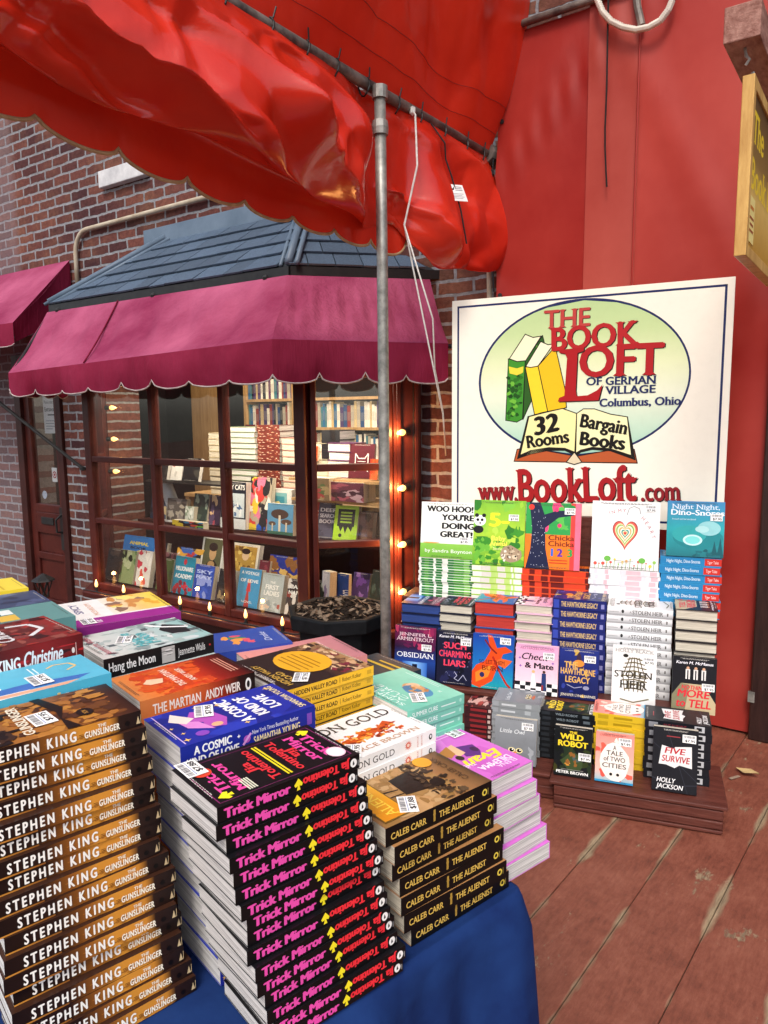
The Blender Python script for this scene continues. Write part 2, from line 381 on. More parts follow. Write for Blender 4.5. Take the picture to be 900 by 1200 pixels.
# ------------------------------------------------------------------ books
# local frame of a book: spine along x at y = 0 (printing faces -y), fore-edge at +y, front cover up; the head of the book is at -x
def book_meshes(sp, full):
    L, Wd, T = sp['L'], sp['W'], sp['T']; hard = sp.get('hard'); t = .0026 if hard else .0007
    ov = .003 if hard else 0
    base = lin(sp['cover']); spc = lin(sp.get('spc', sp['cover'])); bk = lin(sp.get('back', sp['cover']))
    mb = MB()
    rd = random.Random(sp['T'])
    if sp.get('curl') and full:      # front cover of a soft book lifts a little at its fore-edge
        n = 8; rows = []
        for k in (0, 1):
            pass
    mb.box((-L / 2, t, T - t), (L / 2, Wd, T), base)
    if not hard: mb.c[-4:] = [[tuple(.45 * v + .25 for v in base)] * 4 for _ in range(4)]
    mb.box((-L / 2, t, 0), (L / 2, Wd, t), bk)
    if not hard: mb.c[-4:] = [[tuple(.45 * v + .25 for v in bk)] * 4 for _ in range(4)]
    mb.box((-L / 2, 0, 0), (L / 2, t - 1e-5, T), spc)
    if full and sp.get('cov'):
        a = Art(Wd, L); sp['cov'](a); small_print(a, sum(base) > .55, len(sp['key']) + int(L * 1000)); a.emit(mb, lambda x, y, k: (L / 2 - y, x, T + .0001 + k), 3e-5)
    if sp.get('spn'):
        a = Art(L, T); sp['spn'](a); a.emit(mb, lambda x, y, k: (x - L / 2, -.0001 - k, y), 3e-5)
    cov = mb.mesh('cover', PRINT)
    pb = MB(); e = .0004
    ins = ov or .0006
    n = 5; rows = []
    # page block: head and tail flat, fore-edge a touch hollow
    pb.box((-L / 2 + ins, t + e, t + e), (L / 2 - ins, Wd - ins - (.002 if hard else .0003), T - t - e))
    pg = pb.mesh('page_block', PAPER[sp.get('page', 'white')])
    st = None
    if full and sp.get('stick'):
        x, y, r = sp['stick'][:3]; w, h = .043, .027; pr_ = sp['stick'][3] if len(sp['stick']) > 3 else '$7.95'
        s = MB(); c, sn = math.cos(RAD(r)), math.sin(RAD(r))
        def fn(u, v, k):
            u, v = u - w / 2, v - h / 2
            X, Y = x * Wd + u * c - v * sn, y * L + u * sn + v * c
            return (L / 2 - Y, X, T + .0022 + k)
        for z0, z1 in ((-.0003, 0),):
            vs = [fn(u, v, z) for z in (z0, z1) for u, v in ((0, 0), (w, 0), (w, h), (0, h))]
            s.add(vs, [(4, 5, 6, 7)] + [(i, (i + 1) % 4, 4 + (i + 1) % 4, 4 + i) for i in range(4)], lin('#f2f2ee'))
        a = Art(w, h); a.txt(pr_, .56, .12, .30, '#15151c', bold=.05, fit=.72)
        rd = random.Random(3); xx = .08
        while xx < .9:
            q = rd.uniform(.015, .05); a.rect(xx, .62, xx + q, .92, '#2a2a3a'); a.k -= 1; xx += q + rd.uniform(.02, .05)
        a.rect(.05, .52, .95, .55, '#4a64b4')
        a.emit(s, fn); st = s.mesh('price_sticker', PRINT)
    return cov, pg, st
def small_print(a, light, seed):
    """lines of print too small to read at the head and foot of a cover"""
    rd = random.Random(seed); c = '#4a4640' if light else '#c9c4bc'
    for y in (.968, .955, .03, .018)[:rd.choice((2, 3, 4))]:
        x = rd.uniform(.12, .25); e = 1 - x
        while x < e:
            w = rd.uniform(.012, .055); a.rect(x, y, min(x + w, e), y + .0055, c); a.k -= .95; x += w + .012
        a.k += 1
_BM = {}
def book(sp, full, M, label, group, name=None):
    k = (sp['key'], full)
    if k not in _BM: _BM[k] = book_meshes(sp, full)
    cov, pg, st = _BM[k]
    r = empty(name or sp.get('name', 'paperback_book'), (0, 0, 0), label, 'book', group); r.matrix_world = M
    mesh_obj('cover', cov, r); mesh_obj('page_block', pg, r)
    if st: mesh_obj('price_sticker', st, r)
    return r
ORD = ['topmost', 'second', 'third', 'fourth', 'fifth', 'sixth', 'seventh', 'eighth', 'ninth', 'tenth', 'eleventh', 'twelfth', 'thirteenth',
       'fourteenth', 'fifteenth', 'sixteenth', 'seventeenth', 'eighteenth', 'nineteenth', 'twentieth', 'twenty-first', 'twenty-second', 'twenty-third', 'twenty-fourth', 'twenty-fifth', 'twenty-sixth', 'twenty-seventh', 'twenty-eighth', 'twenty-ninth', 'thirtieth', 'thirty-first', 'thirty-second', 'thirty-third', 'thirty-fourth', 'thirty-fifth']
def ordinal(i, n):
    return 'topmost in its stack' if i == 0 else 'at the bottom of its stack' if i == n - 1 else ORD[i] + ' from the top of its stack'
def stack(sp, n, p_top, p_bot, zb, ang, jit=(.004, 1.2), full=1, seed=1):
    """n books lying face up; p_top / p_bot are the plan positions of the spine's middle of the top and bottom book"""
    rd = random.Random(seed)
    for i in range(n):                       # i = 0 is the top
        f = i / max(n - 1, 1); z = zb + (n - 1 - i) * (sp['T'] + .0004)
        j = 0 if i == 0 else 1
        p = Vector(p_top).lerp(Vector(p_bot), f) + Vector((rd.uniform(-1, 1), rd.uniform(-1, 1))) * jit[0] * j
        M = Matrix.Translation((p.x, p.y, z)) @ Matrix.Rotation(ang + RAD(rd.uniform(-1, 1)) * jit[1] * j, 4, 'Z')
        book(sp, i < full, M, f"{sp['desc']}, {ordinal(i, n)}", sp['group'])
def display(sp, P, r, lean, label, group, yaw=0):
    """a book standing face out: P is the foot of its spine edge, r the direction along its lower edge"""
    r = (Matrix.Rotation(yaw, 3, 'Z') @ Vector(r)).normalized(); out = r.cross(Vector((0, 0, 1)))
    u = (Vector((0, 0, 1)) * math.cos(lean) - out * math.sin(lean)).normalized(); nn = r.cross(u)
    R = Matrix((-u, r, nn)).transposed().to_4x4()
    M = Matrix.Translation(Vector(P) + u * sp['L'] / 2) @ R
    return book(sp, True, M, label, group)
#PART2
# ------------------------------------------------------------------ ground and deck
def plank_mat():
    m, n, l, b = nmat('worn_red_deck_paint')
    tc = n.new('ShaderNodeTexCoord'); sp = n.new('ShaderNodeSeparateXYZ'); l.new(tc.outputs['Object'], sp.inputs[0])
    md = n.new('ShaderNodeMath'); md.operation = 'PINGPONG'; l.new(sp.outputs[0], md.inputs[0]); md.inputs[1].default_value = .1
    # distance from the plank edge, roughened: paint is worn off along the joints
    wv = noise(n, l, 1, 5, .65, stretch=(26, 3.2, 1)); w2 = noise(n, l, 1, 3, .6, stretch=(3.1, 2.4, 1))
    a = n.new('ShaderNodeMath'); a.operation = 'MULTIPLY_ADD'; l.new(wv, a.inputs[0]); a.inputs[1].default_value = .030; l.new(md.outputs[0], a.inputs[2])
    a2 = n.new('ShaderNodeMath'); a2.operation = 'MULTIPLY_ADD'; l.new(w2, a2.inputs[0]); a2.inputs[1].default_value = .11; l.new(a.outputs[0], a2.inputs[2])
    mr = n.new('ShaderNodeMapRange'); l.new(a2.outputs[0], mr.inputs[0]); mr.inputs[1].default_value = .066; mr.inputs[2].default_value = .078
    mr.inputs[3].default_value = 1; mr.inputs[4].default_value = 0
    # chips in the middle of boards
    c1 = noise(n, l, 1, 8, .75, stretch=(22, 9, 1)); c2 = noise(n, l, 3.1, 3)
    cm = n.new('ShaderNodeMath'); cm.operation = 'MULTIPLY'; l.new(c1, cm.inputs[0]); l.new(c2, cm.inputs[1])
    cr_ = n.new('ShaderNodeMapRange'); l.new(cm.outputs[0], cr_.inputs[0]); cr_.inputs[1].default_value = .345; cr_.inputs[2].default_value = .375
    mx = n.new('ShaderNodeMath'); mx.operation = 'MAXIMUM'; l.new(mr.outputs[0], mx.inputs[0]); l.new(cr_.outputs[0], mx.inputs[1])
    pg_ = n.new('ShaderNodeMath'); pg_.operation = 'MULTIPLY_ADD'; l.new(noise(n, l, 1, 6, .75, stretch=(95, 16, 1)), pg_.inputs[0]); pg_.inputs[1].default_value = .42; pg2 = n.new('ShaderNodeMath'); pg2.operation = 'MULTIPLY'; l.new(noise(n, l, 6, 9, .8), pg2.inputs[0]); pg2.inputs[1].default_value = .62; l.new(pg2.outputs[0], pg_.inputs[2])
    paint = ramp(n, l, pg_.outputs[0], [(.36, (.085, .022, .013)), (.50, (.185, .052, .030)), (.62, (.245, .082, .050)), (.74, (.33, .15, .10))])
    raw = ramp(n, l, noise(n, l, 1, 7, .7, stretch=(70, 6, 1)), [(.3, (.09, .06, .035)), (.7, (.42, .31, .19))])
    mm = n.new('ShaderNodeMix'); mm.data_type = 'RGBA'; l.new(mx.outputs[0], mm.inputs[0]); l.new(paint, mm.inputs[6]); l.new(raw, mm.inputs[7])
    l.new(mm.outputs[2], b.inputs['Base Color']); b.inputs['Roughness'].default_value = .55
    h = n.new('ShaderNodeMath'); h.operation = 'MULTIPLY_ADD'; l.new(mx.outputs[0], h.inputs[0]); h.inputs[1].default_value = -.8; l.new(noise(n, l, 1, 8, .75, stretch=(60, 14, 1)), h.inputs[2])
    bump(n, l, b, h.outputs[0], .45, .006); return m
DECKM = plank_mat()
mb = MB(); rot = RAD(-3.6); x = -2.2; k = 0
while x < 3.2:
    mb.box((x + .0010, -6, -.035), (x + .1990, .3, random.uniform(-.0015, .0015)), mat=0); x += .2; k += 1
mb.box((-2.2, -6, -.04), (3.2, .3, -.006), mat=1)
deck = mb.build('deck_floor', [DECKM, plain('joint_dirt', (.012, .008, .006), (.05, .034, .022), .95, 30)], bev=.003); tag(deck, kind='structure')
deck.matrix_world = Matrix.Translation((-.51, -1.03, 0)) @ Matrix.Rotation(rot, 4, 'Z') @ Matrix.Translation((0, 1.03, 0))
mb = MB(); mb.box((-40, -45, -.6), (30, .0, -.30))
tag(mb.build('ground', brick_mat('paving', 0, (.10, .05, .04), (.16, .08, .06), (.2, .1, .07), (.16, .15, .14))), kind='structure')

# ------------------------------------------------------------------ the brick wall of the shop, with the openings of the bay and the door
mb = MB()
def wallbox(x0, z0, x1, z1): mb.box((x0, 0, z0), (x1, .3, z1))
wallbox(-16, -.3, -6.24, 6); wallbox(-6.24, 1.93, -5.56, 6); wallbox(-5.56, -.3, -4.98, 6)
wallbox(-4.98, 1.95, -2.24, 6); wallbox(-4.98, -.3, -2.24, .17); wallbox(-2.24, -.3, 4, 6)
tag(mb.build('brick_wall', BRICK), 'red brick shop wall with pale mortar behind the awnings', 'wall')
r = empty('window_lintel', (-4.55, 0, 3.1), 'pale stone lintel set in the brick just under the red valance', 'lintel')
mb = MB(); mb.box((-.3, -.05, -.06), (.22, .02, .055)); mb.build('stone_block', plain('pale_stone', (.42, .42, .43), (.6, .6, .6), .8, 9), r, bev=.006)

# conduit pipe on the brick
mb = MB(); pts = [(-2.2, -.03, 2.80), (-3.6, -.03, 2.80), (-5.05, -.03, 2.79)]
for i in range(1, 6):
    t = math.pi / 2 * i / 5; pts.append((-5.05 - .16 * math.sin(t), -.03, 2.79 - .16 * (1 - math.cos(t))))
pts.append((-5.21, -.03, 2.36)); mb.tube(pts, .017, 8)
tag(mb.build('conduit_pipe', CREAMP, smooth=True), 'thin tan conduit bent down the brick wall above the slate roof', 'pipe')

# ------------------------------------------------------------------ inside of the shop seen through the bay
mb = MB()
mb.box((-7.2, 2.35, -.3), (-1.2, 2.42, 2.7)); mb.box((-7.27, .32, -.3), (-7.2, 2.35, 2.7)); mb.box((-1.2, .32, -.3), (-1.13, 2.35, 2.7))
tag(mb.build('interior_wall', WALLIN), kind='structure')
mb = MB(); mb.box((-7.2, .32, -.32), (-1.2, 2.35, -.26)); tag(mb.build('interior_floor', WOODIN), kind='structure')
mb = MB(); mb.box((-7.2, .32, 2.62), (-1.2, 2.35, 2.7)); tag(mb.build('interior_ceiling', plain('ceiling_paint', (.5, .48, .45))), kind='structure')
def arealamp(name, loc, sx, sy, e, c):
    d = bpy.data.lights.new(name, 'AREA'); d.shape = 'RECTANGLE'; d.size = sx; d.size_y = sy; d.energy = e; d.color = c
    o = bpy.data.objects.new(name, d); COL.objects.link(o); o.location = loc; return o
arealamp('shop_ceiling_light', (-3.7, 1.1, 2.58), 2.6, .5, 60, (1, .80, .58))
dl = arealamp('window_fill_light', (-3.35, -.33, 1.69), 1.9, .06, 31, (1, .82, .62)); dl.rotation_euler = (RAD(52), 0, 0)  # fill light added under the header to brighten the window books
dl = arealamp('side_fill_light', (-2.55, -.20, 1.69), .4, .06, 5, (1, .82, .62)); dl.rotation_euler = (RAD(52), 0, RAD(30))  # second fill light added near the right corner, no fixture modelled

# ------------------------------------------------------------------ bay window
bay = empty('bay_window', (-3.6, 0, 0), 'maroon wooden bay window with small panes under the slate roof', 'bay window')
BX = -bay.location.x
def bw(mb, a, b): return mb.box((a[0] + BX, a[1], a[2]), (b[0] + BX, b[1], b[2]))
class SH:      # shifts world points into the bay's own frame
    @staticmethod
    def p(q): return (q[0] + BX, q[1], q[2])
cL, cR = (-4.56, -.45), (-2.62, -.45)
wL, wR = (-5.03, 0), (-2.16, 0)
mb = MB()       # panelling under the sill
mb.prism([(wL[0] + BX, .0), (cL[0] + BX, -.43), (cR[0] + BX, -.43), (wR[0] + BX, 0)], -.3, .16)
mb.build('base_panel', MAROON_D, bay)
mb = MB(); mb.prism([(-5.10 + BX, 0), (-4.59 + BX, -.55), (-2.58 + BX, -.55), (-2.06 + BX, 0)], .16, .205); mb.build('sill', MAROON, bay, bev=.008)
mb = MB(); mb.prism([(-5.06 + BX, 0), (-4.57 + BX, -.49), (-2.60 + BX, -.49), (-2.10 + BX, 0)], 1.72, 2.06); mb.build('header', MAROON_D, bay)
# frame of the front: posts, mullions and rails
fr = MB(); Y0, Y1 = -.47, -.41
for xm, w_ in ((-4.545, .07), (-3.86, .042), (-3.225, .042), (-2.625, .075)): bw(fr, (xm - w_ / 2, Y0, .205), (xm + w_ / 2, Y1, 1.72))
cols = [(-4.51, -3.881), (-3.839, -3.246), (-3.204, -2.6625)]
for a_, b_ in cols:
    for z0, z1 in ((.207, .255), (.676, .713), (1.098, 1.137), (1.60, 1.72)): bw(fr, (a_, Y0 + .004, z0), (b_, Y1 - .004, z1))
fo = fr.build('window_frame', MAROON, bay, bev=.005)
def slant(c, w, name, side):
    """one canted side: a column of three panes and a broad post with bulbs on it"""
    c = Vector((*c, 0)); w = Vector((*w, 0)); d = (w - c); Ln = d.length; d.normalize(); nrm = Vector((-d.y, d.x, 0)) * side
    f = MB()
    def seg(mb_, u0, u1, z0, z1, th=.06, mid=0, mat=0):
        p, q = c + d * u0, c + d * u1; zc = (z0 + z1) / 2
        mb_.beam(SH.p((p.x + nrm.x * mid, p.y + nrm.y * mid, zc)), SH.p((q.x + nrm.x * mid, q.y + nrm.y * mid, zc)), th, z1 - z0, mat=mat)
    seg(f, .045, .075, .206, 1.72)
    for z0, z1 in ((.207, .255), (.676, .713), (1.098, 1.137), (1.60, 1.72)): seg(f, .075, .455, z0, z1, .05)
    seg(f, .455, .49, .206, 1.72)
    f.build('window_frame', MAROON, bay, bev=.005)
    pst = MB(); seg(pst, .49, Ln, .206, 2.02, .085, .012); seg(pst, .505, .53, .21, 2.0, .02, .065); seg(pst, Ln - .04, Ln - .015, .21, 2.0, .02, .065)
    pst.build('corner_post', MAROON, bay, bev=.006)
    for z0, z1 in ((.255, .676), (.713, 1.098), (1.137, 1.60)):
        g = MB(); seg(g, .075, .455, z0, z1, .004); g.build('pane', GLASS, bay)
    return c, d, nrm, Ln
R_side = slant(cR, wR, 'right', -1)
L_side = slant(cL, wL, 'left', 1)
for a_, b_ in cols:
    for z0, z1 in ((.255, .676), (.713, 1.098), (1.137, 1.60)):
        g = MB(); bw(g, (a_, -.446, z0), (b_, -.442, z1)); g.build('pane', GLASS, bay)

# slate roof: lapped courses of tabs on three slopes
def slate_mat():
    m, n, l, b = nmat('blue_grey_shingle')
    a = n.new('ShaderNodeAttribute'); a.attribute_name = 'Col'
    mx = n.new('ShaderNodeMix'); mx.data_type = 'RGBA'; mx.blend_type = 'MULTIPLY'; mx.inputs[0].default_value = .9
    l.new(a.outputs['Color'], mx.inputs[6]); l.new(ramp(n, l, noise(n, l, 110, 4, .8), [(.32, (.45, .45, .45)), (.7, (1.35, 1.35, 1.35))]), mx.inputs[7])
    l.new(mx.outputs[2], b.inputs['Base Color']); b.inputs['Roughness'].default_value = .62; bump(n, l, b, noise(n, l, 160, 3), .5, .004); return m
SLATE = slate_mat(); LEAD = plain('blue_grey_sheet_metal', (.085, .125, .175), (.13, .18, .24), .42, 3, bmp=.12, bscale=9)
def slope(mb, e0, e1, t1, t0, n=5, tab=.19, seed=1):
    """e0-e1 the eave, t0-t1 the top edge (may be one point)"""
    rd = random.Random(seed); e0, e1, t0, t1 = map(Vector, (e0, e1, t0, t1))
    ux = (e1 - e0).normalized(); nrm = ux.cross(((t0 + t1) / 2 - (e0 + e1) / 2)).normalized()
    if nrm.z < 0: nrm = -nrm
    for k in range(n):
        a, b = k / n, (k + 1) / n + .02
        b = min(b, 1)
        L0, R0, L1, R1 = e0.lerp(t0, a), e1.lerp(t1, a), e0.lerp(t0, b), e1.lerp(t1, b)
        s0, s1 = (L0 - e0).dot(ux), (R0 - e0).dot(ux); q0, q1 = (L1 - e0).dot(ux), (R1 - e0).dot(ux)
        up_ = (L1 - L0) - ux * (L1 - L0).dot(ux); org = L0 - ux * s0
        x_ = s0 - rd.uniform(0, tab)
        while x_ < s1:
            x2 = x_ + tab * rd.choice((.75, 1, 1, 1.3))
            lo0, lo1 = max(x_ + .003, s0), min(x2 - .003, s1); hi0, hi1 = max(x_ + .003, q0), min(x2 - .003, q1)
            if lo1 - lo0 > .01 and hi1 - hi0 > -.0:
                hi0 = min(hi0, hi1)
                c_ = rd.uniform(.78, 1.2); cc = (.060 * c_, .095 * c_, .145 * c_)
                lift = .016 + rd.uniform(0, .004); drop = rd.uniform(0, .006)
                P = [org + ux * lo0 - up_ * drop * 3 + nrm * lift, org + ux * lo1 - up_ * drop * 3 + nrm * lift, org + ux * hi1 + up_ + nrm * .004, org + ux * hi0 + up_ + nrm * .004]
                Q = [p - nrm * .010 for p in P]
                mb.add([SH.p(p) for p in P + Q], [(0, 1, 2, 3), (4, 5, 1, 0), (5, 6, 2, 1), (7, 4, 0, 3)], cc)
            x_ = x2
EL, EC, ER = (-4.74, -.56, 2.15), (-2.585, -.56, 2.15), (-2.04, 0, 2.15)
TL, TR = (-4.2, 0, 2.595), (-2.95, 0, 2.595); EW = (-5.27, 0, 2.15)
mb = MB()
slope(mb, EL, EC, TR, TL, 5, seed=3); slope(mb, EC, ER, TR, TR, 5, seed=4); slope(mb, EW, EL, TL, TL, 5, seed=5)
rf = mb.build('roof', SLATE, bay)
mb = MB()
for P, dz in (([EL, EC, TR, TL], 0), ([EC, ER, TR], 0), ([EW, EL, TL], 0)):
    mb.add([SH.p((p[0], p[1], p[2] - .004)) for p in P], [tuple(range(len(P)))], (.05, .07, .1))
mb.add([SH.p((p[0], p[1], 2.12)) for p in (EW, EL, EC, ER)], [(3, 2, 1, 0)], (.02, .02, .02))
mb.build('roof_deck', plain('roof_felt', (.02, .025, .03)), rf)
for nm, a_, b_ in (('ridge_cap', EL, TL), ('ridge_cap', EC, TR)):
    mb = MB(); a_ = Vector(a_); b_ = Vector(b_)
    mb.tube([SH.p(a_ + Vector((0, 0, .022))), SH.p(b_ + Vector((0, 0, .026)))], .022, 10)
    o = Vector((.055, .0, -.012)); mb.tube([SH.p(a_ + o + Vector((0, 0, .022))), SH.p(b_ + o + Vector((0, 0, .022)))], .014, 8)
    o = Vector((-.055, .0, -.012)); mb.tube([SH.p(a_ + o + Vector((0, 0, .022))), SH.p(b_ + o + Vector((0, 0, .022)))], .011, 8)
    mb.build(nm, LEAD, rf, smooth=True)
mb = MB(); mb.add([SH.p(p) for p in ((-4.42, -.012, 2.56), (-2.0, -.012, 2.56), (-2.0, -.012, 2.70), (-4.42, -.012, 2.69), (-4.3, -.10, 2.565), (-2.9, -.10, 2.565))], [(0, 1, 2, 3)])
mb.box(SH.p((-4.42, -.014, 2.55)), SH.p((-2.05, -.002, 2.69))); mb.build('flashing', LEAD, rf, bev=.003)
mb = MB()       # dark fascia / gutter under the eave
for a_, b_ in ((EW, EL), (EL, EC), (EC, ER)): mb.beam(SH.p((a_[0], a_[1] + .012, 2.128)), SH.p((b_[0], b_[1] + .012, 2.128)), .03, .045)
mb.build('gutter', BLACKM, bay)
for xx in (-4.6, -3.62, -2.72):
    mb = MB(); mb.lathe([(0, 0), (.017, .003), (.02, .015), (.012, .026), (0, .03)], SH.p((xx, -.585, 2.09)), 8); mb.build('gutter_hook', BLACKM, bay)

# ------------------------------------------------------------------ awnings
def fabric_grid(mb, A, B, nu, nv, sag=.02, wr=.006, seed=1, mat=0):
    """A, B polylines of equal length (top and bottom edge); a loose sheet between them"""
    rd = random.Random(seed); ph = [rd.uniform(0, 6.28) for _ in range(6)]
    def on(P, t):
        d = [0]
        for p, q in zip(P, P[1:]): d.append(d[-1] + (Vector(q) - Vector(p)).length)
        s = t * d[-1]
        for i in range(len(P) - 1):
            if s <= d[i + 1] + 1e-9: return Vector(P[i]).lerp(Vector(P[i + 1]), (s - d[i]) / max(d[i + 1] - d[i], 1e-9))
        return Vector(P[-1])
    rows = []
    for j in range(nv + 1):
        v = j / nv; row = []
        for i in range(nu + 1):
            u = i / nu; p = on(A, u).lerp(on(B, u), v)
            k = math.sin(math.pi * v)
            p.z -= sag * k; w_ = wr * k * (math.sin(u * 40 + v * 3 + ph[0]) + .6 * math.sin(u * 83 + ph[1] - v * 5) + .5 * math.sin(u * 17 + v * 9 + ph[2]))
            p.z += w_; p.y -= w_ * .5; row.append(p)
        rows.append(row)
    mb.grid(rows, mat=mat); return rows
def scallop(mb, P, ztop, zbot, n, dip=.055, wav=.012, seed=1, edge=None):
    """hanging valance along polyline P with a scalloped lower edge; edge collects the bound hem"""
    rd = random.Random(seed); d = [0]; P = [Vector(p) for p in P]
    for p, q in zip(P, P[1:]): d.append(d[-1] + (q - p).length)
    N = n * 14; rows = [[] for _ in range(7)]; hem = []
    ph = [rd.uniform(0, 6.28) for _ in range(4)]
    for i in range(N + 1):
        s = d[-1] * i / N; k = 0
        while k < len(P) - 2 and s > d[k + 1]: k += 1
        f = (s - d[k]) / (d[k + 1] - d[k]); p = P[k].lerp(P[k + 1], f); t = (P[k + 1] - P[k]).normalized(); nr = Vector((t.y, -t.x, 0))
        zt = p.z if ztop is None else ztop
        zb = zbot(i / N) if callable(zbot) else zbot
        ph_ = (i / N * n) % 1; sc = dip * (.75 + .3 * math.sin(s * 5 + ph[3])) * (1 - abs(math.sin(math.pi * ph_)) ** .36)
        for j in range(7):
            v = j / 6; en_ = min(1, 10 * (i / N) * (1 - i / N) + .02); w_ = wav * v * en_ * (math.sin(s * 9 + ph[0]) + .7 * math.sin(s * 21 + ph[1]) + .4 * math.sin(s * 47 + ph[2] + v)) + .012 * math.sin(v * math.pi) * en_
            q = p + nr * w_; rows[j].append(Vector((q.x, q.y, zt + (zb + sc - zt) * v)))
        hem.append(rows[6][-1])
    mb.grid(rows)
    if edge is not None: edge.tube(hem, .0042, 5)
    return rows
HEM = plain('pale_binding', (.26, .20, .20), (.42, .36, .35), .8, 20)
aw = empty('window_awning', (0, 0, 0), 'faded magenta canvas awning with scalloped valance over the bay window', 'awning')
mb = MB()
T0, T1, T2 = Vector((-4.72, -.59, 2.10)), Vector((-2.57, -.59, 2.10)), Vector((-2.06, -.05, 2.10))
B0, B1, B2 = Vector((-4.51, -1.0, 1.675)), Vector((-2.30, -1.0, 1.737)), Vector((-1.80, -.31, 1.737))
fabric_grid(mb, [T0, T1], [B0, B1], 110, 12, .024, .007, 1); mb.build('canopy', MAG, aw, smooth=True)
mb = MB(); fabric_grid(mb, [T1, T2], [B1, B2], 60, 12, .022, .006, 2); mb.build('canopy', MAG, aw, smooth=True)
mb = MB(); fabric_grid(mb, [Vector((-5.2, -.05, 2.1)), T0], [Vector((-4.98, -.31, 1.7)), B0], 16, 8, .015, .003, 3); mb.build('canopy', MAG, aw, smooth=True)
for P, n_, zb, sd_ in (([B0, B1], 8, lambda u: 1.528 + .017 * u, 1), ([B1, B2], 4, 1.545, 5), ([Vector((-4.98, -.31, 1.70)), B0], 4, 1.535, 7)):
    v = MB(); e = MB(); scallop(v, P, None, zb, n_, .048, .010, sd_, e); vo = v.build('valance', MAGD, aw, smooth=True); e.build('hem', HEM, vo, smooth=True)
for u_ in (.36,):
    mb = MB(); mb.tube([T0.lerp(T1, u_).lerp(B0.lerp(B1, u_), v_) + Vector((0, -.004, .004 - .015 * math.sin(math.pi * v_))) for v_ in [i_ / 8 for i_ in range(9)]], .005, 5); mb.build('seam', MAGD, aw, smooth=True)
mb = MB(); mb.tube([q_ + Vector((0, .03, -.012)) for q_ in (B0, B1, B2)], .012, 6); mb.tube([T0 + Vector((0, .02, 0)), B0 + Vector((.01, .02, 0))], .01, 6); mb.build('awning_bar', BLACKM, aw)

aw = empty('door_awning', (-5.9, 0, 2.4), 'smaller magenta awning over the shop door at the edge of the wall', 'awning')
o_ = Vector((5.9, 0, -2.4)); q = lambda *p: Vector(p) + o_
mb = MB(); fabric_grid(mb, [q(-7.4, -.02, 2.6), q(-5.31, -.02, 2.6)], [q(-7.4, -.78, 2.03), q(-5.10, -.62, 2.06)], 30, 8, .02, .004, 4); mb.build('canopy', MAG, aw, smooth=True)
mb = MB(); mb.add([q(-5.31, -.02, 2.6), q(-5.10, -.62, 2.06), q(-5.12, -.60, 1.93), q(-5.31, -.02, 2.2)], [(0, 1, 2, 3)]); mb.build('side_panel', MAGD, aw)
v = MB(); e = MB(); scallop(v, [q(-7.4, -.78, 2.03), q(-5.10, -.62, 2.06)], None, 1.90 - 2.4, 8, .04, .006, 9, e); vo = v.build('valance', MAGD, aw, smooth=True); e.build('hem', HEM, vo, smooth=True)
mb = MB(); p1 = aty(97, 549, -.03); p0 = aty(-60, 425, -.55); mb.tube([p1 + o_, p0 + o_], .014, 8); mb.lathe([(0, -.02), (.024, -.01), (.024, .01), (0, .02)], p1 + o_, 8); mb.build('support_arm', BLACKM, aw)

# ------------------------------------------------------------------ shop door
door = empty('shop_door', (-5.9, .06, -.3), 'dark maroon half-glazed shop door left of the bay window', 'door')
D = lambda x, y, z: (x + 5.9, y - .06, z + .3)
mb = MB()
for a_, b_ in (((-6.24, -.03, -.3), (-6.15, .1, 1.93)), ((-5.63, -.03, -.3), (-5.56, .1, 1.93)), ((-6.15, -.03, 1.86), (-5.63, .1, 1.93))): mb.box(D(*a_), D(*b_))
mb.build('door_frame', MAROON_D, door, bev=.004)
lf = MB()
for a_, b_ in (((-6.15, .0, -.29), (-6.07, .05, 1.86)), ((-5.70, .0, -.29), (-5.63, .05, 1.86)), ((-6.07, .0, .60), (-5.70, .05, .67)), ((-6.07, .0, 1.76), (-5.70, .05, 1.86)), ((-6.07, 0, -.29), (-5.70, .05, -.16)),
               ((-6.07, 0, .19), (-5.70, .05, .25)), ((-6.07, .02, -.16), (-5.70, .045, .19)), ((-6.07, .02, .25), (-5.70, .045, .42)), ((-6.07, 0, .42), (-5.70, .05, .60))): lf.box(D(*a_), D(*b_))
lo = lf.build('door_leaf', MAROON, door, bev=.005)
mb = MB(); mb.box(D(-5.98, -.012, .50), D(-5.80, .0, .56)); mb.build('letter_slot', BLACKM, lo, bev=.003)
mb = MB(); mb.box(D(-5.69, -.015, .30), D(-5.645, .0, .66)); mb.tube([D(-5.667, -.01, .45), D(-5.667, -.06, .46), D(-5.667, -.065, .56), D(-5.667, -.01, .60)], .01, 6); mb.build('handle', BLACKM, lo)
mb = MB(); mb.box(D(-6.07, .02, .67), D(-5.70, .026, 1.76)); mb.build('pane', GLASS, door)
def paper_note(p, w, h, ry, fn, label, name='paper_note', cat='notice'):
    r = empty(name, p, label, cat)
    r.rotation_euler = (0, 0, ry); m_ = MB(); m_.box((0, -.0015, 0), (w, 0, h), lin('#e8e6ea')); a = Art(w, h); fn(a)
    a.emit(m_, lambda x, y, k: (x, -.0017 - k, y)); m_.build('sheet', PRINT, r); return r
def f(a):
    a.txt('Please use the', .5, .78, .085, '#20202a', fit=.86, serif=True); a.txt('Entrance', .45, .58, .11, '#20202a', fit=.7, serif=True, bold=.03)
    a.rect(.3, .47, .78, .50, '#20202a'); a.poly([(.78, .43), (.92, .485), (.78, .54)], '#20202a')
    for i, w_ in enumerate((.7, .62, .7, .5)): a.rect(.12, .32 - i * .07, .12 + w_, .34 - i * .07, '#9a9aa6')
